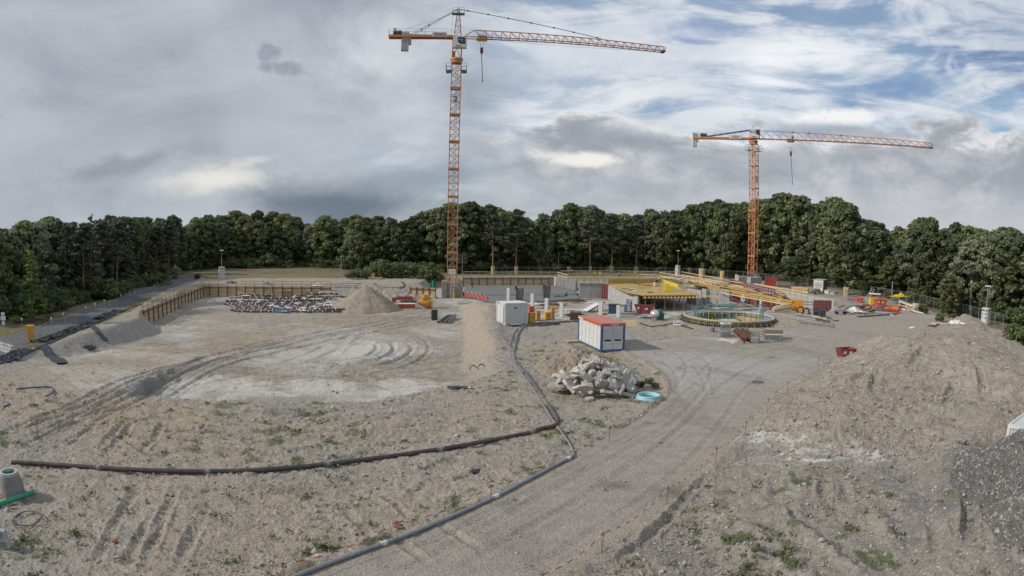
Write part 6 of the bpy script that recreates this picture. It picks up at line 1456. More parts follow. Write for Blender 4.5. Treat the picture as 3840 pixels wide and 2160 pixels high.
# ---- round ring formwork
def ring_work():
    cx, cy, z = 28.6, 79.2, 0.0; t = thing('round_formwork', 'large round yellow ring formwork with green inner shutter and rods', 'formwork', (cx, cy, z)); R1, R2 = 6.15, 4.6
    m = MB(); m.ring((0, 0, 0), R2+.12, R1-.12, -2.3, .62, 72); m.build('concrete_ring', mat('wet_grey_concrete', (.24, .245, .25), .7, var=.15, scale=1.0), t)
    m = MB(); m.ring((0, 0, 0), R1-.12, R1+.02, .0, .74, 72); m.build('rim', M_white2, t)
    n = 60
    for k in range(n):
        a = 2*math.pi*(k+.5)/n; m = MB(); m.box((math.cos(a)*(R1+.09), math.sin(a)*(R1+.09), .36), (.09, 2*math.pi*R1/n*.93, .66), a); o = m.build('panel', M_ybeam if k % 4 else M_wood, t)
    m = MB()
    for k in range(120): a = 2*math.pi*k/120; m.box((math.cos(a)*(R1+.19), math.sin(a)*(R1+.19), .36), (.1, .05, .7), a)
    m.build('rib', M_rust, t)
    for zz in (.2, .5): m = MB(); m.ring((0, 0, 0), R1+.24, R1+.36, zz, zz+.08, 72); m.build('waler', M_gpaint, t)
    m = MB(); m.ring((0, 0, 0), R2-.02, R2+.1, -2.2, .35, 64); m.build('inner_shutter', M_gpaint, t)
    m = MB(); m.ring((0, 0, 0), R2-.14, R2-.03, -2.2, .2, 64, a0=-.3, a1=1.0); m.build('sunlit_inner_panel', M_wood, t)  # yellowish arc on the right; sunlight on the inner wall put into colour
    for k in range(26):
        a = 2*math.pi*k/26; m = MB(); m.tube([(math.cos(a)*(R2-.2), math.sin(a)*(R2-.2), -.9), (math.cos(a)*(R2-.2), math.sin(a)*(R2-.2), .75)], .045, 6); m.build('yellow_post', M_yel, t)
        m = MB(); m.tube([(math.cos(a)*(R2-.05), math.sin(a)*(R2-.05), .3), (math.cos(a)*(R2-.05), math.sin(a)*(R2-.05), 1.75+.15*math.sin(k*3))], .022, 5); m.build('rod', M_teal, t)
    for a0 in (2.85, -.35):
        m = MB()
        for k in range(9):
            a = a0+k*.055; c_, s = math.cos(a)*(R2+.1), math.sin(a)*(R2+.1); m.bar((c_, s, .4), (c_, s, 1.9), .03); 
        for zz in (.7, 1.1, 1.5, 1.85): m.bar((math.cos(a0)*(R2+.1), math.sin(a0)*(R2+.1), zz), (math.cos(a0+.44)*(R2+.1), math.sin(a0+.44)*(R2+.1), zz), .03)
        m.build('mesh_cage', M_teal, t)
    m = MB(); m.ring((-.05, 0, 0), .02, 1.75, -.9, .08, 40); m.build('centre_disc', mat('pale_green_grey', (.42, .46, .44), .6, var=.2, scale=3), t); m = MB(); m.ring((-.05, 0, 0), 1.62, 1.8, -.9, .22, 40); m.build('centre_rim', M_gpaint, t)
    for k in range(12): a = 2*math.pi*k/12; m = MB(); m.box((-.05+math.cos(a)*1.9, math.sin(a)*1.9, -.4), (.08, .08, 1.1)); m.build('centre_post', M_yel, t)
    m = MB(); m.ring((0, 0, 0), 1.9, R2-.2, -2.4, -2.3, 48); m.build('floor', M_dark, t)
    m = MB()
    for k in range(40):
        a = 2*math.pi*k/40; m.bar((math.cos(a)*(R1+.36), math.sin(a)*(R1+.36), .5), (math.cos(a)*(R1+.95), math.sin(a)*(R1+.95), .02), .06)
    m.build('raking_brace', M_gsteel, t)
    m = MB(); m.tube([(4.0*math.cos(a), 4.0*math.sin(a)+.3, .95) for a in np.linspace(.7, 1.9, 8)], .07, 6); m.build('kicker_tube', M_gsteel, t)
ring_work()

# ---- clutter on and around the decks
c_ = loc_y = None
p = W(2510, 1093, .74); t = thing('yellow_crate', 'bright yellow crate standing on the yellow deck', 'crate', (p.x, p.y+.7, .74), R(-4)); m = MB(); m.box((0, 0, .45), (1.75, 1.1, .85)); m.build('body', M_yel, t, .02); m = MB(); m.box((0, 0, .9), (1.8, 1.15, .06)); m.build('lid', M_yel, t)
p = W(2463, 1073, .74); t = thing('tool_box', 'grey machine with white sides on the yellow deck', 'machine', (p.x, p.y, .74), .2); m = MB(); m.box((0, 0, .4), (1.2, .8, .7)); m.build('body', M_lgrey, t, .03); m = MB(); m.box((0, 0, 1.0), (.5, .5, .5)); m.build('motor', M_dark, t)
rc = random.Random(21)
for k in range(16):
    px = rc.uniform(2330, 2560); py = rc.uniform(1064, 1098)
    if py > 1066+(px-2279)*.30 and px < 2400: continue
    p = W(px, py, .76); L_ = rc.uniform(.8, 2.2); m = MB(); m.box((0, 0, .05), (L_, rc.choice([.12, .2, .6]), .08)); mt = rc.choice([M_woodl, M_rust, M_dark, M_wood, M_plast])
    single('loose_board', m, mt, '%s loose board lying on the yellow deck' % {'fresh_timber': 'fresh timber', 'rusty_steel': 'rusty red', 'dark_steel': 'dark', 'weathered_timber': 'brown', 'white_sheet': 'white'}[mt.name], 'board', p, rc.uniform(-.7, .7), 'loose boards on the yellow deck')
for k in range(7): p = W(2408+rc.uniform(-14, 22), 1066+rc.uniform(-4, 5), .8+.1*k); m = MB(); m.box((0, 0, 0), (rc.uniform(1.5, 3), .25, .1)); single('stacked_board', m, rc.choice([M_woodl, M_rust, M_orange]), 'board in the timber pile on the yellow deck', 'board', p, rc.uniform(-.3, .5), 'messy timber pile on the deck')
poly_slab('slab_formwork', [(2560, 1040), (2736, 1061), (2925, 1090), (2955, 1112), (2740, 1080), (2600, 1060)], .0, .1, M_wood, 'brown plank deck along the right edge of the building pit', 'slab formwork')
for k in range(46):
    f = rc.random(); px = 2480+f*460; py = 1036+f*62+rc.uniform(-6, 14); p = W(px, py, .3); q = W(px+rc.uniform(18, 70), py+rc.uniform(2, 11), .3+rc.uniform(-.1, .3)); mt = rc.choice([M_woodl, M_woodl, M_ybeam, M_wood, M_rust, M_steel]); m = MB(); m.bar((0, 0, 0), q-p, rc.choice([.1, .2, .28]), .1)
    single('loose_timber', m, mt, '%s length lying on the plank deck, %s' % ({'fresh_timber': 'fresh timber', 'yellow_timber_beam': 'yellow', 'weathered_timber': 'brown', 'rusty_steel': 'rusty', 'galvanised_steel': 'grey steel'}[mt.name], 'left third' if f < .33 else 'middle' if f < .66 else 'right third'), 'timber', p, 0, 'timber and steel lengths on the plank deck')
for k in range(26):
    px = 2620+rc.random()*330; f = (px-2620)/330; p = W(px, 1122+f*28+rc.uniform(-6, 14), FL); h = rc.uniform(1.6, 2.5); m = MB(); m.cyl((0, 0, 0), .045, h*.55, 6); m.cyl((0, 0, h*.5), .035, h*.5, 6); m.box((0, 0, h), (.2, .2, .02))
    single('steel_prop', m, M_steel if k % 3 else M_rust, 'slim prop standing in the right basement behind the round ring', 'prop', (p.x, p.y, FL), 0, 'props in the right basement')
for k in range(30):
    px = rc.uniform(2570, 2930); py = rc.uniform(1140, 1168); p = W(px, py, FL+.1); m = MB(); a = rc.uniform(-.5, .5); L_ = rc.uniform(1, 3.2); mt = rc.choice([M_steel, M_woodg, M_rust, M_plast, M_teal, M_gsteel]); m.bar((0, 0, .05), (L_*math.cos(a), L_*math.sin(a), rc.uniform(.02, .4)), rc.choice([.08, .25, .5]), .1)
    single('stored_item', m, mt, '%s piece on the basement floor behind the round ring' % {'galvanised_steel': 'steel', 'grey_timber': 'grey timber', 'rusty_steel': 'rusty', 'white_sheet': 'white', 'teal_steel': 'green', 'dull_grey_steel': 'dull grey'}[mt.name], 'site material', p, 0, 'materials on the basement floor')
for k in range(34):
    px = rc.uniform(1960, 2320); py = rc.uniform(1122, 1186); p = W(px, py, FL); m = MB(); a = rc.uniform(-.4, .4); L_ = rc.uniform(.8, 3.0); mt = rc.choice([M_rust, M_rust, M_woodg, M_plast, M_dark, M_woodl]); m.bar((0, 0, .05), (L_*math.cos(a), L_*math.sin(a), rc.uniform(.03, .2)), rc.choice([.1, .3, .7]), .08)
    single('stored_item', m, mt, '%s piece lying on the pale slab between the columns' % {'grey_timber': 'grey timber', 'rusty_steel': 'rusty', 'white_sheet': 'white', 'dark_steel': 'dark', 'fresh_timber': 'fresh timber'}[mt.name], 'site material', (p.x, p.y, FL+.02), 0, 'materials between the columns')
# ------------------------------------------------------------------ smaller things
def smooth(P, k=6):
    Q = []
    for i in range(len(P)-1):
        p0 = P[max(0, i-1)]; p1 = P[i]; p2 = P[i+1]; p3 = P[min(len(P)-1, i+2)]
        for j in range(k):
            t = j/k; Q.append(.5*((2*p1)+(p2-p0)*t+(2*p0-5*p1+4*p2-p3)*t*t+(3*p1-p0-3*p2+p3)*t**3))
    Q.append(P[-1]); return Q
def gpath(pts, r, k=6): 
    Q = smooth([G(*p) for p in pts], k); return [Vector((q.x, q.y, gz(q.x, q.y)+r*.75+.02)) for q in Q]
def line_thing(name, pts, r, mt, label, cat, collars=(), cm=None, group=None, k=6):
    Q = gpath(pts, r, k); c_ = Q[0].copy(); t = thing(name, label, cat, c_, 0, group); m = MB(); m.tube([q-c_ for q in Q], r, 10); m.build('pipe_run' if 'pipe' in name else 'hose_run', mt, t)
    for px in collars:
        j = min(range(len(Q)-1), key=lambda i: abs(PX(Q[i])[0]-px)); p = Q[j]-c_; d = (Q[j+1]-Q[j]).normalized(); m = MB()
        m.tube([p-d*r*.9, p+d*r*.9], r*1.22, 12); m.tube([p-d*r*1.6, p-d*r*1.35], r*1.3, 12); m.tube([p+d*r*1.35, p+d*r*1.6], r*1.3, 12); m.build('coupling', cm or M_gsteel, t)
    return t
line_thing('drain_pipe', [(45, 1742), (140, 1746), (370, 1762), (560, 1772), (780, 1776), (1000, 1769), (1230, 1748), (1440, 1722), (1650, 1692), (1830, 1660), (1985, 1630)], .115, M_pipeb, 'long thick dark pipe crossing the left foreground to the hose bend', 'pipe', (367, 780, 1230, 1650), M_pipeg)
line_thing('pipe_bend', [(1990, 1628), (2030, 1614), (2065, 1607), (2088, 1596), (2092, 1575)], .12, M_rust, 'rusty brown pipe end joining the dark pipe to the two hoses', 'pipe', (1996,), M_pipeg)
line_thing('hose', [(1978, 1222), (1945, 1232), (1925, 1255), (1913, 1290), (1912, 1325), (1922, 1362), (1955, 1402), (2010, 1478), (2060, 1560), (2095, 1610), (2130, 1660), (2148, 1695), (2150, 1712)], .055, M_pipeg, 'outer grey hose of the pair curving from the white container to the road', 'hose', (1925, 1965, 2028, 2085))
line_thing('hose', [(1990, 1220), (1958, 1235), (1940, 1262), (1933, 1300), (1928, 1330), (1938, 1360), (1972, 1400), (2030, 1480), (2075, 1550), (2090, 1592)], .068, M_hose, 'inner dark hose of the pair curving from the white container', 'hose', (1940, 1985, 2045), M_pipeg)
line_thing('drain_pipe', [(2150, 1714), (2125, 1728), (2060, 1762), (1960, 1815), (1860, 1868), (1700, 1940), (1560, 2000), (1440, 2045), (1300, 2096), (1180, 2140), (1080, 2180)], .078, M_pipeg, 'grey pipe along the left edge of the dirt road', 'pipe', (2130, 1865, 1440), M_white)
line_thing('hose', [(1975, 1221), (2010, 1216), (2060, 1213), (2120, 1209), (2175, 1206)], .1, M_hose, 'dark hose between the white container and the blue framed container', 'hose', (2140,), M_pipeg)
line_thing('hose', [(1985, 1225), (2030, 1222), (2075, 1216), (2100, 1216)], .1, M_hose, 'short dark hose in front of the orange cabinets', 'hose')
line_thing('hose', [(15, 1500-15), (60, 1462), (100, 1458), (180, 1453), (198, 1460), (200, 1472), (185, 1484), (170, 1488)][1:], .05, M_navy, 'bent dark blue hose on the pale sand by the left bank', 'hose')
line_thing('hose', [(-30, 1498), (0, 1505), (34, 1515), (30, 1522), (14, 1528)], .05, M_navy, 'short blue hose at the left picture edge', 'hose')
line_thing('hose', [(2400, 1212), (2440, 1226), (2480, 1222), (2520, 1216), (2560, 1224), (2600, 1236)], .06, M_black, 'thin black hose winding in front of the silver tank', 'hose')
line_thing('hose', [(1405, 1065), (1420, 1078), (1450, 1083), (1490, 1083), (1512, 1078), (1515, 1066), (1505, 1058)], .12, M_black, 'black hose loop on the soil terrace left of the crane base', 'hose')
line_thing('drain_pipe', [(3380, 1161), (3420, 1168), (3462, 1178)], .14, M_white, 'white pipe lying beside the orange trestle', 'pipe')
# coil
p = G(2435, 1504); t = thing('pipe_coil', 'pale blue plastic pipe coil lying on the ground beside the rubble', 'coil', (p.x, p.y+.55, gz(p.x, p.y+.55)), 0)
for k in range(5):
    m = MB(); rr_ = .74-.03*(k % 2); n = 40; m.tube([(rr_*math.cos(a)+.02*k, rr_*.98*math.sin(a), .06+.05*k+.02*math.sin(a*2+k)) for a in np.linspace(0, 2*math.pi, n, endpoint=False)], .055, 8, closed=True); m.build('turn', M_cblue, t)
m = MB(); m.tube([(.8*math.cos(a), .8*math.sin(a), .06) for a in np.linspace(-1.6, .2, 12)], .05, 8); m.build('loose_end', M_cblue, t)
# rubble slabs
def slab_mesh(w, h, th, seed):
    r_ = random.Random(seed); n = r_.randint(5, 8); pts = []
    for k in range(n): a = 2*math.pi*k/n+r_.uniform(-.25, .25); q = r_.uniform(.75, 1.1); pts.append((w*.5*q*math.cos(a), h*.5*q*math.sin(a)))
    bm = bmesh.new(); lo = [bm.verts.new((x*r_.uniform(.85, 1.05), y*r_.uniform(.85, 1.05), -th/2+r_.uniform(-.02, .02))) for x, y in pts]; hi = [bm.verts.new((x, y, th/2+r_.uniform(-.02, .02))) for x, y in pts]
    bm.faces.new(lo[::-1]); bm.faces.new(hi)
    for k in range(n): bm.faces.new((lo[k], lo[(k+1) % n], hi[(k+1) % n], hi[k]))
    bmesh.ops.triangulate(bm, faces=bm.faces); bmesh.ops.subdivide_edges(bm, edges=bm.edges, cuts=2)
    for v in bm.verts: v.co += Vector((r_.uniform(-1, 1), r_.uniform(-1, 1), r_.uniform(-1, 1)))*.018
    me = bpy.data.meshes.new('slab'); bm.to_mesh(me); bm.free(); me.materials.append(M_rubble); return me
SM = [slab_mesh(r_w, r_h, r_t, s) for s, (r_w, r_h, r_t) in enumerate(((1.5, 1.1, .2), (1.2, .9, .18), (1.0, .75, .22), (.8, .6, .2), (1.3, .7, .16), (.6, .5, .2), (.5, .35, .16), (.35, .3, .15)))]
def rubble_one(sm, p, rot, label, s=1.0):
    o = bpy.data.objects.new('concrete_slab', SM[sm]); COL.objects.link(o); o.location = p; o.rotation_euler = rot; o.scale = (s, s, s); tag(o, label, 'broken slab', 'broken concrete slabs of the rubble pile')
c0_ = G(2235, 1492); cx, cy = c0_.x, c0_.y+1.5; g0 = gz(cx, cy)
fixed = [((2095, 1448), 0, (.15, .1, .3), 'flat pale slab lying alone at the left foot of the rubble'), ((2135, 1425), 0, (-.5, .35, .6), 'big pale slab at the left shoulder of the rubble'), ((2160, 1400), 2, (-.6, -.2, 1.2), 'pale block above the left shoulder of the rubble'),
         ((2262, 1362), 4, (.05, .15, .1), 'long flat slab capping the rubble pile'), ((2300, 1380), 2, (-.7, .3, .4), 'slab just right of the cap slab'), ((2195, 1378), 4, (-.5, -.5, .9), 'long slab sloping left below the cap slab'), ((2190, 1462), 0, (-1.0, .1, .05), 'largest upright slab at the front left of the rubble'),
         ((2255, 1440), 1, (-.9, .3, .5), 'brownish upright slab in the middle front of the rubble'), ((2330, 1460), 4, (-.9, -.2, 1.3), 'narrow standing slab at the right of the rubble'), ((2360, 1482), 4, (.1, .3, .5), 'flat slab at the right foot of the rubble'), ((2210, 1497), 3, (.1, -.1, .4), 'pale block at the very front of the rubble'),
         ((2160, 1455), 4, (.3, .1, 2.6), 'beam like piece poking out at the lower left of the rubble'), ((2310, 1405), 2, (-1.0, 0, .2), 'square slab standing at the upper right of the rubble'), ((2275, 1470), 1, (-.3, .15, .1), 'wide slab low in the middle of the rubble')]
def pile_h(x, y): 
    q = math.hypot((x-cx)/2.9, (y-cy)/2.1); return max(0, 1-q)**.85*2.45
for (px, py), sm, rot, lab in fixed:
    # meet the pile surface along the sight line
    d = ray(px, py); best = None
    for i in range(900):
        t_ = 30+i*.02; x, y, z_ = d.x*t_, d.y*t_, CAM_H+d.z*t_
        if z_ <= gz_fast(x, y)+pile_h(x, y) if 'gz_fast' in globals() else z_ <= g0+pile_h(x, y): best = (x, y, z_); break
    if best: rubble_one(sm, best, rot, lab)
rr_ = random.Random(11)
side = ['left', 'right']; where = ['high', 'halfway up', 'low']
for k in range(86):
    a = rr_.uniform(0, 6.283); q = rr_.random()**.6; x, y = cx+2.75*q*math.cos(a), cy+1.95*q*math.sin(a); h = pile_h(x, y); sm = rr_.choice([0, 1, 1, 2, 2, 3, 4, 5, 5, 6, 6, 7] if q < .8 else [3, 5, 6, 6, 7, 7])
    sl = 1.0; lab = '%s concrete piece %s on the rubble, %s side' % (('large flat', 'large', 'medium', 'squarish', 'long narrow', 'small', 'small narrow', 'tiny')[sm], where[0 if h > 1.3 else 1 if h > .6 else 2], side[int(x > cx)])
    rubble_one(sm, (x, y, g0+h-.05), (rr_.uniform(-1.25, .5), rr_.uniform(-.8, .8), rr_.uniform(0, 6.28)), lab, rr_.uniform(.95, 1.4))
# barrier tape posts
def tape_line(posts, label, nm, lab):
    P = []
    for k, (px, yt, yb) in enumerate(posts):
        p = G(px, yb); h = max(.7, min(1.15, Zat(px, yt, p)-p.z)); t = thing('marker_rod', lab, 'rod', p, 0, nm); m = MB(); m.tube([(0, 0, -.1), (0, 0, h)], .012, 6); m.tube([(-.05, 0, h-.16), (-.05, 0, h), (.05, 0, h), (.05, 0, h-.16)], .01, 5); m.bar((-.05, 0, h-.1), (.05, 0, h-.1), .01); m.build('shaft', M_dred, t); P.append(p+Vector((0, 0, h-.05)))
    t = thing('barrier_tape', label, 'barrier tape', P[0], 0)
    for i in range(len(P)-1):
        a, b = P[i], P[i+1]; L_ = (b-a).length; n = max(10, int(L_/.16)); mr = MB(); prev = None
        for j in range(n+1):
            f = j/n; q = a.lerp(b, f)-Vector((0, 0, 1))*(.28*min(1, L_/5)*4*f*(1-f))
            q.z = max(q.z, gz(q.x, q.y)+.06)-0; q = q-P[0]
            if prev is not None: mr.bar(prev, q, .01, .036, m=(j//2) % 2)
            prev = q
        mr.build('tape_span', [M_redink, M_plast], t)
tape_line([(2471, 1393, 1430), (2503, 1455, 1503), (2444, 1509, 1560), (2284, 1600, 1658), (2079, 1703, 1774), (1841, 1817, 1896), (1491, 1953, 2035), (1069, 2108, 2180)], 'red and white tape strung on rods left of the dirt road', 'rods left of the dirt road', 'thin tape rod left of the dirt road')
tape_line([(3067, 1338, 1378), (2951, 1431, 1478), (2876, 1494, 1550), (2793, 1578, 1634), (2681, 1676, 1743), (2499, 1824, 1900), (2256, 1994, 2081), (2030, 2150, 2240)], 'red and white tape strung on rods right of the dirt road', 'rods right of the dirt road', 'thin tape rod right of the dirt road')
tape_line([(-60, 1530, 1600), (144, 1580, 1640)], 'upper red and white tape at the left picture edge', 'rods at the left edge', 'rod holding both tapes at the left picture edge')
tape_line([(-40, 1700, 1760), (146, 1582, 1642)], 'lower red and white tape at the left picture edge', 'rods at the left edge', 'rod holding both tapes at the left picture edge')
# ---- steel piles stored in the pit
def pile_proto():
    t = thing('stored_pipe', 'brown coated pipe with white spacers', 'pipe', (0, 0, 0), 0, 'coated pipes stored in rows on the pit floor'); m = MB(); m.tube([(-3, 0, .18), (3, 0, .18)], .17, 10, 0); m.build('tube', M_rust2, t); m = MB()
    for x in (-2.2, -.6, 1.1, 2.4):
        m = MB(); m.ring((0, 0, 0), .17, .23, -.07, .07, 10); o = m.build('spacer', M_plast, t); o.location = (x, 0, .18); o.rotation_euler = (0, math.pi/2, 0)
    return t
proto = pile_proto(); first = True; rows = [(1172, 885, 1250), (1166, 860, 1262), (1160, 850, 1265), (1154, 846, 1268), (1148, 842, 1270), (1142, 844, 1272), (1136, 848, 1262), (1130, 852, 1255), (1125, 870, 1262), (1120, 900, 1262)]
rn = random.Random(3); rowname = ['front', 'second', 'third', 'fourth', 'fifth', 'sixth', 'seventh', 'eighth', 'ninth', 'rearmost']
for i, (y, x0, x1) in enumerate(rows):
    A, B = W(x0, y, FL), W(x1, y, FL); L_ = (B-A).length; d = (B-A).normalized(); s = rn.uniform(0, 1); j = 0
    while s < L_-2:
        p = A+d*(s+3); p.y += rn.uniform(-.15, .15); lab = 'pipe in the %s row of the pipe store, %s' % (rowname[i], ('left end', 'left of the middle', 'right of the middle', 'right end', 'far right end')[min(4, j)])
        o = proto if first else dup(proto); first = False; o.location = (p.x, p.y, gz(p.x, p.y)+.02); o.rotation_euler = (0, 0, rn.uniform(-.03, .03)+math.atan2(d.y, d.x)); o['label'] = lab; s += 6+rn.uniform(.1, 1.0); j += 1
        if rn.random() < .75:
            o = dup(proto, (p.x+rn.uniform(-1, 1), p.y+.38, gz(p.x, p.y)+.03), rn.uniform(-.03, .03)+math.atan2(d.y, d.x), 'rear pipe of a pair in the %s row' % rowname[i])
        if rn.random() < .3: dup(proto, (p.x+rn.uniform(-1, 1), p.y+.2, gz(p.x, p.y)+.36), rn.uniform(-.03, .03)+math.atan2(d.y, d.x), 'pipe lying on others in the %s row' % rowname[i])
# crumpled plastic among the pipes
def crumple(name, p, size, mt, label, cat, seed=1, group=None, flat=.35, n=9):
    rs = np.random.RandomState(seed); bm = bmesh.new(); bmesh.ops.create_grid(bm, x_segments=n, y_segments=n, size=.5)
    for v in bm.verts:
        e = max(abs(v.co.x), abs(v.co.y))*2; x, y = v.co.x, v.co.y
        v.co.x = x*size[0]*(1+.15*rs.randn()); v.co.y = y*size[1]*(1+.15*rs.randn()); v.co.z = size[2]*max(0, (1-e*.75)*rs.uniform(.3, 1.1))+.01
    r = bmesh.ops.extrude_face_region(bm, geom=list(bm.faces)); 
    for v in [g for g in r['geom'] if isinstance(g, bmesh.types.BMVert)]: v.co.z += .03
    me = bpy.data.meshes.new(name); bm.to_mesh(me); bm.free(); me.materials.append(mt); o = bpy.data.objects.new(name, me); COL.objects.link(o); o.location = p; return tag(o, label, cat, group)
for k in range(34):
    px, py = rn.uniform(880, 1255), rn.uniform(1122, 1176); p = W(px, py, FL); crumple('plastic_wrap', (p.x, p.y, gz(p.x, p.y)+.28), (rn.uniform(.6, 1.5), rn.uniform(.3, .7), rn.uniform(.15, .4)), M_plast, 'white wrapping scrap on the stored pipes', 'wrapping', k, 'white wrapping scraps on the pipe store')
def box_item(name, px0, px1, yt, yb, z, mt, label, cat, depth=None, rz=0.0, kind='box', parts=None, group=None, bevel=.02):
    p = W((px0+px1)/2, yb, z); ppm = FPX/(p-Vector((0, 0, CAM_H))).length; w = (px1-px0)/ppm; h = max(.1, Zat((px0+px1)/2, yt, p)-z-(.0)); d = depth or w*.6; h = max(.12, h-d*.0)
    az = -math.atan2(p.x, p.y); t = thing(name, label, cat, (p.x, p.y, gz(p.x, p.y) if z > -1 else z), az+rz, group); w *= 1/(abs(math.cos(rz))+abs(math.sin(rz))*d/w); m = MB()
    if kind == 'box':
        m.box((0, d/2, h/2), (w, d, h)); m.build('body', mt, t, bevel); m = MB(); m.box((0, d/2, h+.02), (w*1.03, d*1.03, .05)); m.build('lid', mt, t)
        for s in (-1, 1): m = MB(); m.box((s*w*.36, d/2, .04), (.1, d*1.04, .1)); m.build('skid', M_woodg, t)
        m = MB()
        for k in range(3): m.box((-w*.33+k*w*.33, -.01, h/2), (.05, .03, h*.92))
        m.build('batten', mt, t)
    elif kind == 'stack':
        n = max(2, int(h/.22)); hh = h/n
        for k in range(n):
            m = MB(); nb = max(2, int(d/.3))
            for j in range(nb): m.box((rnd.uniform(-.08, .08)*w*.3, d*(j+.5)/nb, hh*(k+.42)), (w*rnd.uniform(.92, 1.03), d/nb*.9, hh*.72))
            m.build('layer', mt if rnd.random() < .8 or parts is None else parts, t)
        for s in (-.3, .3): m = MB(); m.box((s*w, d/2, h+.01), (.08, d*1.02, .02)); m.build('strap', M_dark, t)
    elif kind == 'panels':
        n = max(2, int(h/.14)); hh = h/n
        for k in range(n):
            m = MB()
            for q in (-1, 1): m.box((0, d/2+q*d*.46, hh*(k+.5)), (w, .08, hh*.8)); m.box((q*w*.48, d/2, hh*(k+.5)), (.08, d*.9, hh*.8))
            for j in (-.25, 0, .25): m.box((w*j, d/2, hh*(k+.5)), (.05, d*.86, hh*.6))
            m.build('panel_frame', mt, t); m = MB(); m.box((0, d/2, hh*(k+.92)), (w*.96, d*.92, .02)); m.build('plywood', parts or M_lgrey, t)
    elif kind == 'mesh':
        m = MB()
        for zz in np.linspace(.05, h, 6):
            m.bar((-w/2, 0, zz), (w/2, 0, zz), .04); m.bar((-w/2, d, zz), (w/2, d, zz), .04); m.bar((-w/2, 0, zz), (-w/2, d, zz), .04); m.bar((w/2, 0, zz), (w/2, d, zz), .04)
        for xx in np.linspace(-w/2, w/2, 6): m.bar((xx, 0, 0), (xx, 0, h), .04); m.bar((xx, d, 0), (xx, d, h), .04)
        m.build('wire_frame', mt, t); m = MB(); m.box((0, d/2, h*.3), (w*.9, d*.9, h*.45)); m.build('contents', parts or M_rubble, t, .05); m = MB(); m.box((0, d/2, .04), (w, d, .08)); m.build('pallet', M_woodg, t)
    return t
# pit, beside the tall crane
box_item('steel_waler_stack', 1486, 1548, 1113, 1125, FL, M_red, 'row of red steel brackets on the pit floor right of the sand heap', 'steel stack', 1.2, kind='panels', parts=M_rust)
box_item('form_panel', 1490, 1558, 1140, 1156, FL, M_red, 'white topped red panel lying right of the sand heap', 'formwork panel', 1.6, kind='panels', parts=M_plast)
box_item('form_panel', 1502, 1590, 1126, 1134, FL, M_rust, 'rusty beam lying behind the white topped panel', 'steel beam', .5, kind='stack')
box_item('timber_stack', 1258, 1292, 1110, 1122, FL, M_rust, 'dark rusty stack just behind the sand heap at its left', 'stack', 1.2, kind='stack'); box_item('timber_stack', 1292, 1338, 1108, 1130, FL, M_wood, 'yellowish timber stack touching the left flank of the sand heap', 'timber stack', 1.5, kind='stack')
box_item('wrapped_pallet', 1266, 1296, 1124, 1142, FL, M_plast, 'grey white wrapped pallet left of the sand heap', 'pallet', 1.0); box_item('marker_post_base', 1470, 1486, 1117, 1134, FL, M_red, 'small red stand right of the sand heap', 'stand', .5)
box_item('barrel', 1696, 1707, 1099, 1118, FL, M_orange, 'orange barrel at the foot of the white ladder', 'barrel', .6)
# concrete bucket
p = W(1612, 1157, FL); t = thing('concrete_bucket', 'orange concrete bucket lying on its side below the crane base', 'bucket', (p.x, p.y+.9, gz(p.x, p.y)), R(200)); m = MB(); m.tube([(0, 0, 1.0), (.25, 0, 1.0), (.9, 0, 1.0), (1.9, 0, 1.0), (2.3, 0, 1.1)], [1.0, 1.05, .95, .4, .3], 20); m.build('cone', M_orange, t)
m = MB(); m.ring((0, 0, 0), .86, 1.12, -.18, .1, 20); o = m.build('rim', mat('pale_orange_edge', (.55, .40, .28), .6), t); o.rotation_euler = (0, math.pi/2, 0); o.location = (0, 0, 1.0); m = MB()
for s in (-1, 1): m.bar((0, s*1.1, 1.0), (1.8, s*.9, .05), .07); m.bar((.3, s*1.1, 1.7), (2.3, s*.8, 1.8), .07); m.bar((2.3, s*.8, 1.8), (2.2, s*.8, .0), .07)
m.build('cage', M_gsteel, t); m = MB(); m.cyl((1.1, .3, 1.6), .55, .75, 14); m.build('hopper', M_orange, t)
box_item('engine_unit', 1596, 1610, 1116, 1128, FL, M_red, 'small red machine left of the orange bucket', 'machine', .8)
# bundle of poles and small wrapped bundle
p = W(1664, 1205, FL+.3); t = thing('pole_bundle', 'bundle of dark poles lying toward the camera at the edge of the spoil berm', 'pole bundle', (p.x, p.y, gz(p.x, p.y)), R(-6))
for k in range(9):
    m = MB(); x = -.9+.23*k; m.tube([(x+rnd.uniform(-.1, .1), 0, .15+.16*(k % 2)), (x*.8+rnd.uniform(-.2, .2), 6.2, .35+.16*(k % 2))], .11, 8); m.build('pole', M_gsteel if k % 3 else M_rust, t)
box_item('wrapped_bundle', 1617, 1641, 1164, 1201, FL, M_tarp, 'dark machine part with a white tie left of the pole bundle', 'machine part', .9, bevel=.15)
for px, py, lab in ((1776, 1388, 'half buried black pipe hoop at the foot of the berm, left one'), (1806, 1384, 'half buried black pipe hoop at the foot of the berm, right one')):
    p = G(px, py); m = MB(); m.tube([(.32*math.cos(a), .12*math.sin(a), .42*math.sin(a)-.02) for a in np.linspace(0, math.pi, 12)], .05, 8); single('pipe_hoop', m, M_hose, lab, 'pipe', (p.x, p.y, gz(p.x, p.y)), .3)
for k in range(4):
    px, py = ((870, 1098), (1005, 1106), (1190, 1112), (1110, 1118))[k]; p = W(px, py, FL); crumple('plastic_sheet', (p.x, p.y, gz(p.x, p.y)), (2.2, 1.2, .7), (M_navy, M_tarp, M_plast, M_plast)[k], ('dark blue bundle at the left of the pipe store', 'blue grey sheet behind the pipe store', 'white bale at the right rear of the pipe store', 'white bale in the middle rear of the pipe store')[k], 'sheet', 60+k)
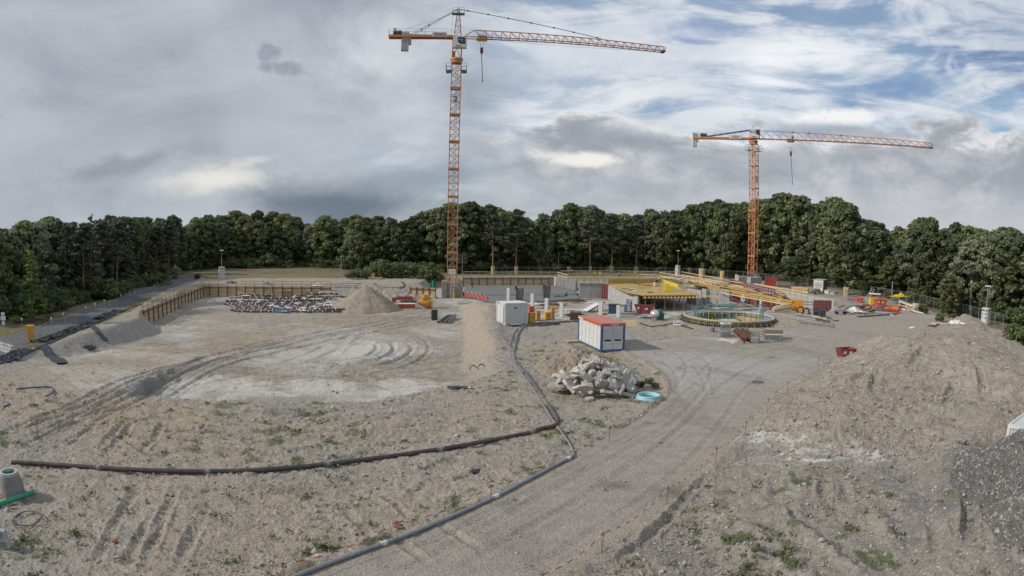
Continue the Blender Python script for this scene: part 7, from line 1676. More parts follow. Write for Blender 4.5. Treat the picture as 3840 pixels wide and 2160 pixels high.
for px, r, lab in ((1078, .75, 'round rusty rebar cage behind the pipe store'), (990, .35, 'long rusty rebar cage behind the pipe store'), (1130, .4, 'small rusty cage right of the round one')):
    p = W(px, 1122, FL); t = thing('rebar_cage', lab, 'rebar cage', (p.x, p.y, gz(p.x, p.y)), .2, 'rebar cages'); 
    for k in range(8): m = MB(); m.ring((0, 0, 0), r-.04, r, -.03, .03, 14); o = m.build('hoop', M_rust, t); o.rotation_euler = (0, math.pi/2, 0); o.location = (-1+.28*k, 0, r)
    m = MB()
    for k in range(12): a = 2*math.pi*k/12; m.bar((-1.1, r*math.cos(a), r+r*math.sin(a)), (1.1, r*math.cos(a), r+r*math.sin(a)), .035)
    m.build('bars', M_rust, t)
p = W(1058, 1174, FL); t = thing('banner', 'long blue banner with white lettering along the front of the pipe store', 'banner', (p.x, p.y-.2, gz(p.x, p.y)), 0); m = MB(); m.box((0, 0, .42), (2.9, .05, .75)); b_ = m.build('sheet', mat('banner_blue', (.09, .13, .24), .6, var=.08), t); text_obj('Brunnenbau', .42, M_plast, b_, (0, -.04, .42), (math.pi/2, 0, 0), ext=.006); m = MB(); m.bar((-1.45, 0, 0), (-1.45, 0, .95), .05); m.bar((1.45, 0, 0), (1.45, 0, .95), .05); m.build('stake', M_woodg, t)
# terrace left of the crane
box_item('sheet_stack', 1420, 1500, 1058, 1072, 0, M_conc, 'long grey plate stack on the soil terrace', 'plate stack', 1.5, kind='stack', parts=M_woodg)
box_item('machine_part', 1449, 1470, 1062, 1073, 0, M_plast, 'pale machine part in front of the grey plates', 'machine part', .8)
box_item('steel_frame_stack', 1433, 1472, 1028, 1042, 0, M_dred, 'stack of dark red steel frames on the far ground edge', 'steel stack', 1.5, kind='panels', parts=M_rust)
box_item('cable_drum', 1402, 1424, 1024, 1040, 0, M_rust, 'rusty drum left of the dark red steel frames', 'drum', 1.0, bevel=.3)
for k, (a, b) in enumerate((((1210, 1062), (1300, 1058)), ((1215, 1066), (1355, 1062)), ((1270, 1054), (1370, 1052)), ((1245, 1072), (1350, 1070)), ((1480, 1036), (1560, 1040)))):
    beam_px(a, b, .15, .3, .1, M_woodg if k % 2 else M_plast, ('thin planks on the terrace beside the shoring end', 'longest plank on the terrace', 'pale board on the rear of the terrace', 'dark plank above the terrace edge', 'dark pole on the ground behind the plates')[k], group='boards on the soil terrace')
# blinding area: sheets and slats
for k, (px, py, w, d, mt, lab) in enumerate(((2180, 1108, 5.5, 2.0, M_tarp, 'heap of crumpled black sheeting left of the grey wall'), (2095, 1118, 4, 1.6, M_tarp, 'flat black sheeting behind the tall shutter'), (2150, 1130, 4.5, 1.5, M_rust, 'rusty mats on the pale slab'), (2070, 1146, 4, 1.5, M_rust, 'brown mats between the columns'),
        (2160, 1185, 3, 2, M_tarp, 'dark heap beside the right pale column'), (2420, 1190, 2.2, 1.2, M_plast, 'pale sacks in front of the red skip'), (2380, 1140, 2.0, .8, M_orange, 'orange scraps at the foot of the long wall'), (2000, 1143, 2.5, 1.2, M_plast, 'white sheet behind the red cabinet'), (2720, 1150, 6, 1.5, M_teal, 'green grey netting behind the round ring'),
        (2800, 1150, 5, 1.5, M_woodg, 'loose timber behind the round ring'))):
    p = W(px, py, FL); crumple('crumpled_sheet', (p.x, p.y, gz(p.x, p.y)), (w, d, .55), mt, lab, 'sheeting', 80+k, n=16)
for k, (px0, px1, yt, yb) in enumerate(((2135, 2178, 1165, 1196), (2137, 2176, 1172, 1200))):
    pass
box_item('rebar_mat_stack', 2137, 2180, 1172, 1200, 0, M_rust, 'messy stack of dark bars left of the blue framed container', 'bar stack', 1.8, kind='stack', parts=M_dark)
def pallet(p, rz, label, tilt=0.0, w=1.2, d=.8):
    t = thing('pallet', label, 'pallet', p, rz, 'wooden pallets'); 
    for k in range(6): m = MB(); m.box((0, -d/2+d*(k+.5)/6, .13), (w, d/6*.62, .025)); m.build('deck_board', M_woodl, t)
    for s in (-1, 0, 1): m = MB(); m.box((s*(w/2-.06), 0, .06), (.1, d, .1)); m.build('runner', M_woodg, t)
    t.rotation_euler = (tilt, 0, rz); return t
p = G(2150, 1282); pallet((p.x, p.y, gz(p.x, p.y)+.02), .3, 'broken pallet lying at the rear corner of the blue framed container', w=1.6, d=1.1)
p = W(2366, 1222, 0); pallet((p.x, p.y+.2, .15), .1, 'large slatted pallet leaning right of the red roofed container', R(38), 1.7, 1.3)
p = W(3548, 1192, 0); pallet((p.x, p.y, 0), .2, 'pallet at the far right of the yard before the fence'); p = G(3570, 1196); pallet((p.x+1.6, p.y, 0), .5, 'second pallet at the far right of the yard')
box_item('bagged_pallet', 2523, 2556, 1202, 1222, 0, M_plast, 'white wrapped block stack left of the round ring', 'pallet load', 1.0, kind='stack', parts=M_lgrey)
p = W(2672, 1246, 0); t = thing('steel_drum', 'grey ribbed drum in front of the round ring', 'drum', (p.x, p.y+.2, 0)); m = MB(); m.tube([(0, 0, 0), (0, 0, .55)], .29, 16); m.build('body', M_gsteel, t); m = MB(); m.ring((0, 0, 0), .27, .31, .17, .2, 16); m.ring((0, 0, 0), .27, .31, .36, .39, 16); m.ring((0, 0, 0), .26, .31, .53, .57, 16); m.build('hoop', M_steel, t)
box_item('mesh_crate', 2700, 2741, 1224, 1266, 0, M_gsteel, 'mesh crate with grey sheet and red patch on top in front of the ring', 'crate', 1.1, kind='mesh', rz=.1)
p = W(2720, 1247, 0); m = MB(); m.box((0, 0, 0), (1.15, 1.0, .12)); m.box((0, -.05, .07), (.5, .35, .05), m=1); single('cover_sheet', m, [M_plast, M_red], 'grey white cover with red patch lying on the mesh crate', 'cover', (p.x, p.y+.0, 1.05), .1)
box_item('mesh_crate', 2812, 2846, 1247, 1287, 0, M_gsteel, 'mesh crate of pink white sacks beside the fanned brown tubes', 'crate', 1.0, kind='mesh', parts=M_plast, rz=-.1)
pB = W(2790, 1280, 0)
for k in range(26):
    r_ = k/25; x0_ = 2750+50*r_+rn.uniform(-4, 4); y0_ = 1241+rn.uniform(-3, 6); p = W(x0_, y0_, 0); q = W(x0_+30+rn.uniform(-8, 14), y0_+40+rn.uniform(-8, 4), 0)-p; m = MB(); m.tube([(0, 0, 0), q], .07, 7); m.tube([q*.985, q], .1, 7)
    single('scaffold_tube', m, M_rust if k % 5 else M_dred, 'rusty tube of the fanned pile, %s layer' % ('bottom', 'middle', 'top')[k % 3], 'tube', (p.x, p.y, .08+.15*(k % 3)), 0, 'fanned rusty tubes')
p = W(2730, 1278, 0); m = MB(); m.box((0, 0, 0), (2.2, 1.5, .04)); single('plywood_sheet', m, M_lgrey, 'flat grey board on the ground left of the fanned tubes', 'board', (p.x, p.y, .04), -.45)
a_, b_ = W(2704, 1268, 0), W(2755, 1288, 0); beam_px((2704, 1268), (2755, 1288), .06, .14, .12, M_woodl, 'fresh timber plank in front of the flat grey board')
box_item('panel_stack', 2864, 2938, 1237, 1275, 0, M_gsteel, 'tall stack of grey formwork panels near the right end of the ring', 'panel stack', 1.7, kind='panels', parts=M_woodg, rz=.12)
p = W(2905, 1283, 0); t = thing('work_table', 'thin legged table with a pale top in front of the panel stack', 'table', (p.x, p.y+.2, 0), -.1); m = MB(); m.box((0, 0, .78), (2.0, .7, .05)); m.build('table_top', M_woodl, t)
for x, y in ((-.6, -.3), (.6, -.3), (.6, .3), (-.6, .3)): m = MB(); m.bar((x, y, 0), (x, y, 1.15 if y < 0 else .78), .05); m.build('leg', M_steel, t)
box_item('timber_stack', 2850, 2868, 1234, 1262, 0, M_wood, 'narrow brown stack touching the left of the panel stack', 'timber stack', .8, kind='stack')
box_item('panel_crates', 2962, 3012, 1126, 1166, FL+1.0, M_orange, 'orange stack of ribbed slab panels at the basement corner', 'panel stack', 1.5, kind='panels', parts=M_orange)
box_item('formwork_stack', 2938, 2965, 1146, 1166, -.6, M_orange, 'small orange stack beside the ribbed orange one', 'panel stack', 1.2, kind='panels', parts=M_orange)
for k, (a, b) in enumerate((((2897, 1160), (2965, 1142)), ((2900, 1165), (2968, 1150)), ((2902, 1155), (2962, 1138)))): beam_px(a, b, .2, .2, .3, M_woodl, ('middle', 'lower', 'upper')[k]+' fresh beam leaning left of the orange panel stack', name='formwork_beam', group='beams left of the orange panels')
for k, (a, b, mt) in enumerate((((2985, 1180), (3120, 1200), M_gsteel), ((2990, 1186), (3110, 1206), M_rust), ((2960, 1190), (3090, 1212), M_woodg), ((2995, 1196), (3125, 1219), M_steel), ((3000, 1205), (3128, 1222), M_gsteel), ((2985, 1176), (3075, 1188), M_woodg), ((3040, 1185), (3115, 1196), M_dark), ((2950, 1184), (3060, 1198), M_steel))):
    beam_px(a, b, .15+.08*(k % 3), .25, .22, mt, ('dark steel', 'rusty', 'weathered timber', 'bright steel', 'longest grey steel', 'upper timber', 'short dark', 'pale steel')[k]+' beam in the long stack right of the ring', group='long beams right of the ring')
for k in range(10):
    p = W(3045+k*5.5, 1192+k*1.3, 0); m = MB(); m.box((0, 0, 0), (.25, .7, .16)); single('timber_offcut', m, M_woodl, 'yellow timber end poking out of the beam stack', 'timber', (p.x, p.y, .3), .2, 'yellow timber ends of the beam stack')
beam_px((3092, 1201), (3140, 1199), .15, .9, .06, M_steel, 'grey sheet lying at the right end of the beam stack'); beam_px((3085, 1195), (3112, 1186), .25, .5, .06, M_gsteel, 'tilted grey plate on the right end of the beam stack')
for px, yt, yb, r, lab in ((3001, 1160, 1180, .6, 'black pipe coil in front of the orange panel stack, left'), (3022, 1162, 1182, .55, 'black pipe coil in front of the orange panel stack, right')):
    p = W(px, yb, 0); t = thing('hose_coil', lab, 'coil', (p.x, p.y, 0), -.3)
    for k in range(4): m = MB(); m.tube([(r*math.cos(a)*(1-.06*k), .08*k, r+r*math.sin(a)*(1-.06*k)) for a in np.linspace(0, 2*math.pi, 20, endpoint=False)], .05, 6, closed=True); m.build('turn', M_black, t)
box_item('dark_crate', 3049, 3072, 1156, 1184, 0, M_navy, 'dark blue crate topped with a white sheet before the red panel', 'crate', .9, kind='mesh', parts=M_tarp); box_item('dark_bale', 3072, 3096, 1167, 1187, 0, M_tarp, 'dark grey bale right of the dark blue crate', 'bale', .9, bevel=.1)
box_item('small_keg', 2948, 2958, 1162, 1173, 0, M_white, 'small white bucket left of the black coils', 'bucket', .35, bevel=.05); box_item('timber_stack', 3025, 3046, 1170, 1182, 0, M_woodl, 'small yellow timber stack behind the beam stack', 'timber stack', .6, kind='stack')
# right yard
p = W(3048, 1098, 0)
def hut():
    a, b = W(3048, 1098, 0), W(3086, 1101, 0); rz = math.atan2(b.y-a.y, b.x-a.x); w = (b-a).length; t = thing('site_hut', 'white site hut with a black and red sign under a grey roof', 'hut', (a.x, a.y, 0), rz); h = 2.9; l = 3.6; m = MB(); m.box((w/2, l/2, h/2), (w, l, h)); m.build('body', M_white, t); m = MB(); m.box((w/2, l/2, h+.04), (w+.25, l+.25, .1)); m.build('roof', M_conc, t)
    m = MB(); m.box((w+.01, l/2, h*.5), (.04, l*.9, h*.85)); m.build('side_panel', M_gsteel, t); sign_board(t, 'ZÜBLIN', w*.62, 1.3, .5, (w*.48, -.05, h*.62), (0, 0, 0), M_redink)
    for x in (0.04, w-.04): m = MB(); m.box((x, -.01, h/2), (.1, .08, h)); m.build('corner_post', M_teal, t)
hut()
box_item('timber_stack', 2966, 3032, 1076, 1096, .1, M_woodl, 'long stack of fresh squared timber above the basement wall', 'timber stack', 1.6, kind='stack', rz=-.15)
box_item('skip_box', 2866, 2911, 1051, 1073, 0, M_red, 'red steel box right of the grey ballast', 'steel box', 1.8); box_item('dark_stack', 2868, 2920, 1036, 1054, 0, M_dred, 'dark stack of frames behind the red steel box', 'frame stack', 1.5, kind='panels', parts=M_rust)
box_item('rebar_heap', 2913, 2964, 1064, 1080, 0, M_gsteel, 'low grey load on red bearers behind the long timber stack', 'steel load', 1.5, kind='stack', parts=M_dred)
p = W(3057, 1100, 0); crumple('covered_pile', (p.x-.3, p.y-1.5, 0), (2.6, 1.8, 1.5), M_rust2, 'brown covered mound in front of the white hut', 'covered pile', 201, n=14)
box_item('bulk_bag', 3091, 3109, 1089, 1104, 0, M_plast, 'white bulk bag right of the hut', 'bulk bag', 1.0, bevel=.15); box_item('sack', 3111, 3130, 1098, 1107, 0, M_plast, 'smaller slumped white sack right of the bulk bag', 'sack', .8, bevel=.2)
box_item('red_panel_stack', 3088, 3170, 1114, 1126, 0, M_red, 'low red panel stack right of the wall end', 'panel stack', 1.3, kind='panels', parts=M_red, rz=-.2)
box_item('red_crate', 3199, 3216, 1119, 1131, 0, M_rcab, 'pale red crate left of the bright red crate', 'crate', .8); box_item('red_crate', 3215, 3238, 1119, 1134, 0, M_red, 'bright red crate before the mesh fence', 'crate', 1.0)
box_item('grey_rack', 3176, 3200, 1114, 1127, 0, M_steel, 'grey rack left of the red crates', 'rack', .8, kind='mesh', parts=M_gsteel)
def trestle(px0, px1, yt, yb, mt, topm, label, z=0.0):
    p = W((px0+px1)/2, yb, z); ppm = FPX/(p-Vector((0, 0, CAM_H))).length; w = (px1-px0)/ppm; h = Zat((px0+px1)/2, yt, p)-z; t = thing('steel_trestle', label, 'trestle', (p.x, p.y, z), -math.atan2(p.x, p.y)-.15, 'steel trestles'); m = MB(); m.box((0, .5, h-.1), (w, 1.3, .2)); m.build('top', topm, t)
    for a in (-1, 1):
        for b in (0, 1): m = MB(); m.box((a*w*.42, b, (h-.2)/2), (.18, .18, h-.2)); m.build('leg', mt, t)
    m = MB(); m.bar((-w*.42, 0, h*.5), (w*.42, 0, h*.5), .14); m.build('cross_bar', mt, t)
trestle(3256, 3302, 1100, 1128, M_red, M_plast, 'tall red trestle with a pale top behind the yellow crate'); trestle(3391, 3437, 1147, 1166, M_orange, M_wood, 'orange trestle in front of the white box')
a_ = W(3243, 1134, 0); l = ladder_mesh(3.3, .6, .4).build('rungs', M_white, None); l.name = 'leaning_ladder'; l.location = a_; l.rotation_euler = (R(-12), R(32), -.5); tag(l, 'white ladder leaning on the tall red trestle', 'ladder')
box_item('yellow_crate', 3261, 3286, 1119, 1143, 0, M_yel, 'bright yellow crate in front of the red trestle', 'crate', 1.3, rz=.35); box_item('timber_crate', 3274, 3296, 1108, 1121, .9, M_woodl, 'pale wooden crate standing on the yellow crate', 'crate', 1.0); box_item('yellow_crate', 3286, 3304, 1122, 1138, 0, M_yel, 'darker yellow crate touching the bright one', 'crate', 1.2, rz=.2)
for k, (x0, x1, yt, yb, mt, lab) in enumerate(((3329, 3346, 1133, 1146, M_rcab, 'upper left red box of the stack right of the red skip'), (3329, 3346, 1147, 1157, M_red, 'lower left red box of the stack right of the red skip'), (3345, 3370, 1136, 1148, M_orange, 'upper right timber filled red box'), (3345, 3373, 1149, 1161, M_rcab, 'lower right timber filled red box'), (3372, 3395, 1138, 1158, M_dred, 'dark box with timber behind the white frames'))):
    box_item('steel_box', x0, x1, yt, yb if k in (1, 3, 4) else yb, 0 if k in (1, 3, 4) else .75, mt, lab, 'box', 1.1, group='red boxes in the right yard')
p = W(3375, 1134, 0); crumple('tarpaulin', (p.x, p.y, .9), (3.6, 2.0, 1.0), M_yel, 'yellow tarpaulin over a load behind the white frames', 'tarpaulin', 303, n=14); p = W(3358, 1138, 0); crumple('tarpaulin', (p.x, p.y, .5), (2.0, 1.6, 1.0), M_gpaint, 'olive sheet left of the yellow tarpaulin', 'tarpaulin', 304, n=12)
for k in range(3): a_, b_ = W(3372, 1126+k*3, 1.2), W(3424, 1144+k*3, 1.0); m = MB(); m.bar((0, 0, 0), b_-a_, .09); m.bar((0, 0, -.5), (b_-a_)+Vector((0, 0, -.5)), .09); m.bar((0, 0, 0), (0, 0, -.5), .08); m.bar(b_-a_, (b_-a_)+Vector((0, 0, -.5)), .08); single('tube_frame', m, M_plast, ('rear', 'middle', 'front')[k]+' white tube frame of the pile behind the orange trestle', 'frame', a_, 0, 'white tube frames')
box_item('white_box', 3427, 3449, 1133, 1151, .3, M_white, 'white box at the right end of the yard before the fence', 'box', 1.0, rz=.5)
box_item('lattice_mat', 3303, 3376, 1163, 1173, 0, M_red, 'flat red lattice lying in the right yard', 'lattice', 2.0, kind='panels', parts=M_rust); box_item('lattice_mat', 3232, 3282, 1144, 1150, 0, M_red, 'flat red mat in front of the yellow crate', 'mat', 1.6, kind='panels', parts=M_rust)
beam_px((3216, 1187), (3368, 1176), .12, .5, .12, M_rust2, 'long dark beam in front of the scrap heap'); beam_px((3328, 1177), (3352, 1183), .1, .2, .1, M_plast, 'short white plank right of the scrap heap')
nm_ = ['left end', 'left part', 'middle', 'right part', 'right end']
for k in range(46):
    px, py = rn.uniform(3140, 3295), 0; py = 1163+(px-3140)*.02+rn.uniform(-8, 14); p = W(px, py, 0); L_ = rn.uniform(.8, 2.6); a = rn.uniform(-.6, .6); mt = rn.choice([M_rust, M_rust, M_woodg, M_dark, M_plast, M_gsteel, M_dred]); m = MB(); m.bar((0, 0, 0), (L_*math.cos(a), L_*math.sin(a), rn.uniform(-.3, .4)), rn.uniform(.08, .3), rn.uniform(.06, .2))
    single('scrap_piece', m, mt, '%s scrap piece, %s of the scrap heap' % ({'rusty_steel': 'rusty', 'grey_timber': 'grey timber', 'dark_steel': 'dark', 'white_sheet': 'white', 'dull_grey_steel': 'grey steel', 'worn_dark_red_paint': 'dark red'}[mt.name], nm_[min(4, int((px-3140)/31))]), 'scrap', (p.x, p.y, rn.uniform(.1, .6)), 0, 'scrap heap in the right yard')
p = W(3200, 1172, 0); crumple('scrap_sheet', (p.x, p.y, 0), (3.0, 2, 1.0), M_plast, 'white and violet sheeting on the scrap heap', 'sheeting', 401, n=14)
p = W(3152, 1178, 0); t = thing('blue_cart', 'flat cart with a blue sheet at the left of the scrap heap', 'cart', (p.x, p.y, 0), -.2); m = MB(); m.box((0, 0, .5), (2.0, 1.1, .08)); m.box((.1, 0, .58), (1.6, .9, .1)); m.build('deck', mat('blue_sheet', (.16, .22, .38), .6), t)
for x in (-.7, .7): m = MB(); m.tube([(x, -.5, .22), (x, .5, .22)], .2, 10); m.build('wheel', M_black, t)
# right mound top
p = G(3530, 1222); t = thing('timber_bundle', 'bundle of pale timber lying on the crest of the large mound', 'timber bundle', (p.x, p.y, p.z), -.55)
for k in range(7): m = MB(); m.bar((-1.3, .14*k-.4, .15+.1*(k % 2)), (1.3, .14*k-.4, .12+.1*(k % 2)), .11, .1); m.build('timber', M_woodl, t)
p = G(3585, 1218); crumple('white_sheet', (p.x, p.y, p.z), (1.8, 1.3, .7), M_plast, 'white sheet beside the timber bundle on the mound crest', 'sheet', 410); p = G(3515, 1227); crumple('black_sheet', (p.x, p.y, p.z), (2.2, 1.0, .4), M_tarp, 'black sheet left of the timber bundle on the mound crest', 'sheet', 411); p = G(3420, 1232); crumple('white_sheet', (p.x, p.y, p.z), (.8, .6, .3), M_plast, 'small white scrap at the left end of the mound crest', 'sheet', 412)
# ---- masts and signs
def adv_mast(px, yb, ybx, ytop, label, hw=.85):
    p = W(px, yb, 0); z0 = 0.0; zb = max(z0+1.8, Zat(px, ybx, p)); zt = Zat(px, ytop, p); t = thing('surveillance_mast', label, 'camera mast', (p.x, p.y, z0), R(12), 'surveillance masts'); h = zb-z0; m = MB(); m.prism([(hw*math.cos(a), hw*math.sin(a)) for a in np.linspace(0, 2*math.pi, 7)[:-1]], 0, h); b_ = m.build('base_cabinet', M_white, t)
    for k in range(6):
        a = math.pi/6+k*math.pi/3; q = MB()
        for j in range(4): q.box((-.3+.2*j, 0, 0), (.09, .02, .34), mat=Matrix.Rotation(.5, 3, 'Y'))
        o = q.build('stripe', M_ink, b_); o.location = (hw*.885*math.cos(a), hw*.885*math.sin(a), h*.86); o.rotation_euler = (0, 0, a+math.pi/2)
        q = MB(); q.box((0, 0, 0), (.55, .02, .07)); q.box((0, 0, -.16), (.45, .02, .05)); q.sphere((0, 0, -.62), .14, (1, .15, 1), 8); o = q.build('marking', M_ink if k % 2 else M_redink, b_); o.location = (hw*.885*math.cos(a), hw*.885*math.sin(a), h*.66); o.rotation_euler = (0, 0, a+math.pi/2)
    m = MB(); m.tube([(0, 0, h), (0, 0, zt-z0-.4)], [.07, .045], 8); m.build('mast_tube', M_steel, t)
    for k in range(5): a = 2*math.pi*k/5; m = MB(); m.tube([(0, 0, 0), (.38*math.cos(a), .38*math.sin(a), .05)], [.05, .1], 6); m.sphere((.42*math.cos(a), .42*math.sin(a), 0), .13, n=8); o = m.build('camera_head', M_white, t); o.location = (0, 0, zt-z0-.2)
adv_mast(832, 1044, 1001, 936, 'white surveillance mast behind the left shoring wall'); adv_mast(2541, 1034, 996, 938, 'white surveillance mast behind the timber railing near the fork trunked tree'); adv_mast(3694, 1216, 1154, 1068, 'large white surveillance mast behind the mound crest, nearest the camera', .8)
def lamp(px, yt, yb, label, arm=True, r=.07):
    p = W(px, yb, 0); h = Zat(px, yt, p); t = thing('street_lamp', label, 'lamp post', (p.x, p.y, 0), 0, 'lamp posts around the site'); m = MB(); m.tube([(0, 0, 0), (0, 0, h)], [r*1.2, r*.7], 8); m.build('post', M_steel, t)
    if arm: m = MB(); m.box((.25, 0, h+.04), (.9, .25, .1)); m.build('lamp_head', M_gsteel, t)
lamp(1280, 962, 1048, 'grey lamp post right of the far grass field'); lamp(1733, 950, 1028, 'grey lamp post right of the tall crane mast'); lamp(2094, 950, 1020, 'thin pole above the start of the top railing', False, .05); lamp(3343, 1054, 1130, 'tall white pole behind the red boxes', False, .12); lamp(3635, 1091, 1192, 'tall lamp post left of the nearest surveillance mast', True, .08); lamp(2493, 960, 1026, 'thin grey pole left of the middle surveillance mast', False, .05); lamp(3563, 1052, 1128, 'thin pole in the wood edge at the right', False, .05)
# fences
def fence(pts, h, post_gap, label, wires=True, z=0, top=True, step=.5, group=None, posts=None):
    P = []
    for q in pts: v = W(q[0], q[1], 0); P.append(Vector((v.x, v.y, gz(v.x, v.y))))
    c_ = P[0]; t = thing('wire_fence', label, 'fence', c_, 0, group); 
    for i in range(len(P)-1):
        a, b = P[i]-c_, P[i+1]-c_; L_ = (b-a).length; n = max(1, round(L_/post_gap))
        for j in range(n if i < len(P)-2 else n+1): q = a.lerp(b, j/n); m = MB(); m.tube([q, q+Vector((0, 0, h+.05))], .035, 6); m.build('fence_post', M_steel, t)
        if wires:
            m = MB(); k = 0
            while k*step <= L_: q = a.lerp(b, min(1, k*step/L_)); m.bar(q+Vector((0, 0, .1)), q+Vector((0, 0, h)), .012); k += 1
            for zz in np.arange(.1, h+.01, .2): m.bar(a+Vector((0, 0, zz)), b+Vector((0, 0, zz)), .01)
            m.build('wire_mesh', M_net, t)
        if top: m = MB(); m.bar(a+Vector((0, 0, h)), b+Vector((0, 0, h)), .04); m.build('top_rail', M_steel, t)
fence([(1860, 1034), (2100, 1033), (2560, 1034), (2760, 1046), (2960, 1068), (3050, 1083)], 2.2, 2.9, 'high wire mesh fence behind the building works')
fence([(3100, 1090), (3240, 1108), (3400, 1138), (3500, 1163), (3640, 1200), (3760, 1240)], 2.2, 2.9, 'high wire mesh fence at the right edge of the yard')
fence([(20, 1312), (89, 1294), (147, 1270), (199, 1241), (245, 1231), (286, 1213), (324, 1191), (392, 1171), (457, 1144), (489, 1134), (545, 1112), (600, 1090), (650, 1073)], 1.25, 3.4, 'low wire fence between the left road and the pit bank', step=.4)
fence([(930, 1022), (1240, 1020)], 1.5, 4.2, 'distant wire fence across the far grass field', step=1.0)
fence([(1230, 1020), (1360, 1016)], 1.5, 4.2, 'distant wire fence half hidden by bushes left of the crane', step=1.0)
for k, (x0, y0, x1, y1) in enumerate(((3090, 1118, 3135, 1126), (3136, 1126, 3225, 1141), (3108, 1112, 3180, 1113), (3366, 1158, 3440, 1170))): 
    if k < 3: fence([(x0, y0), (x1, y1)], 2.0, 9, ('mobile fence panel over the end of the basement wall', 'mobile fence panel before the red crates', 'mobile fence panel before the plank guard', '')[k], step=.35, group='mobile fence panels')
fence([(640, 1046), (676, 1043)], 2.4, .5, 'close set grey posts at the road bend', False)
# fence reflector tags (white lamps)
for px, py in ((82, 1200), (193, 1197), (238, 1180), (322, 1156), (356, 1143), (391, 1130), (453, 1109), (486, 1099), (505, 1098), (578, 1072)):
    p = W(px, py, 1.2); m = MB(); m.sphere((0, 0, 0), .12, n=8); m.cyl((0, 0, -.2), .06, .15, 6); single('warning_lamp', m, M_white, 'small white warning lamp clipped on the low left fence', 'warning lamp', (p.x, p.y, 1.32), 0, 'warning lamps on the left fence')
p = W(117, 1282, 0); t = thing('utility_box', 'yellow orange utility box on a leg between the road and the left bank', 'utility box', (p.x, p.y, 0), .5); m = MB(); m.box((0, 0, .95), (.85, .5, 1.45)); m.build('housing', M_orange, t, .02); m = MB(); m.box((0, 0, 1.7), (.92, .56, .06)); m.build('lid', M_yel, t); m = MB(); m.box((0, 0, .12), (.2, .2, .3)); m.build('leg', M_dark, t)
p = W(437, 1104, 0); t = thing('round_sign', 'round sign seen from behind beside the left road', 'road sign', (p.x, p.y, 0), .4); m = MB(); m.tube([(0, 0, 0), (0, 0, 2.0)], .035, 6); m.build('post', M_steel, t); m = MB(); m.tube([(0, -.02, 2.1), (0, .02, 2.1)], .33, 18); m.build('disc', M_gsteel, t)
p = W(16, 1250, 0); t = thing('direction_sign', 'white direction sign on a post at the left picture edge', 'road sign', (p.x, p.y, 0), .6); m = MB(); m.tube([(0, 0, 0), (0, 0, 2.4)], .04, 6); m.build('post', M_steel, t)
for k, zz in enumerate((2.25, 1.75, 1.2)): m = MB(); m.box((0, -.06, zz), ((.5, .7, .4)[k], .03, (.35, .5, .4)[k])); m.build('sign_plate', M_plast, t)
# membrane along the left bank
for k, (px, py, w, d, h, lab) in enumerate(((60, 1328, 4.6, 1.6, .45, 'folded black membrane at the left end of the bank top'), (190, 1266, 5.0, 1.5, .4, 'folded black membrane below the yellow utility box'), (265, 1240, 5.0, 1.4, .5, 'crumpled black membrane along the middle of the bank top'), (330, 1214, 3.6, 1.2, .4, 'flat dark membrane beside the low fence'), (390, 1188, 4.2, 1.4, .6, 'messy dark heap near the start of the left shoring'), (430, 1172, 3.6, 1.6, .5, 'grey dark heap touching the left shoring end'), (20, 1350, 4, 1.4, .4, 'dark membrane cut by the left picture edge'))):
    p = W(px, py, 0); o = crumple('bank_membrane', (p.x, p.y, gz(p.x, p.y)-.02), (w, d, h), M_tarp, lab, 'membrane', 500+k, n=16); o.rotation_euler = (0, 0, 1.72)
m = MB(); 
A = [W(x, y, 0) for x, y in ((0, 1362), (110, 1318), (245, 1258), (330, 1222), (400, 1190), (505, 1147))]; Q = smooth(A, 5); Q = [Vector((q.x+.3, q.y, gz(q.x, q.y)+.08)) for q in Q]; m.tube([q-Q[0] for q in Q], .1, 6); single('membrane_roll', m, M_tarp, 'long black rolled edge along the top of the left bank', 'membrane', Q[0])
def strip(pts, w, label, nm='membrane_strip'):
    P = [G(*p) for p in pts]; P = smooth(P, 8); d0 = Vector((.35, .93, 0)).normalized(); V = []; Fs = []
    for i, p in enumerate(P):
        for j in range(7):
            f = (j-3)/3; q = p+d0*w/2*f*(1-.15*math.sin(i*.9)); V.append((q.x, q.y, gz(q.x, q.y)+.07+.07*abs(math.sin(j*1.7+i*.4))))
    for i in range(len(P)-1):
        for j in range(6): Fs.append((i*7+j, (i+1)*7+j, (i+1)*7+j+1, i*7+j+1))
    me = bpy.data.meshes.new(nm); me.from_pydata(V, [], Fs); me.materials.append(M_tarp); bm = bmesh.new(); bm.from_mesh(me); bmesh.ops.solidify(bm, geom=bm.faces[:], thickness=.02); bm.to_mesh(me); bm.free(); o = bpy.data.objects.new(nm, me); COL.objects.link(o); return tag(o, label, 'membrane')
strip([(152, 1298), (180, 1322), (205, 1345), (235, 1365)], 1.5, 'wide dark membrane strip hanging down the left bank, nearer one'); strip([(342, 1222), (365, 1243), (385, 1264), (398, 1280)], .9, 'narrow dark membrane strip hanging down the left bank, farther one')
p = G(330, 1306); o = crumple('bank_membrane', (p.x, p.y, p.z), (1.8, 1.0, .3), M_tarp, 'small torn membrane piece halfway down the left bank', 'membrane', 520, n=12); o.rotation_euler = (.3, 0, 1.3)
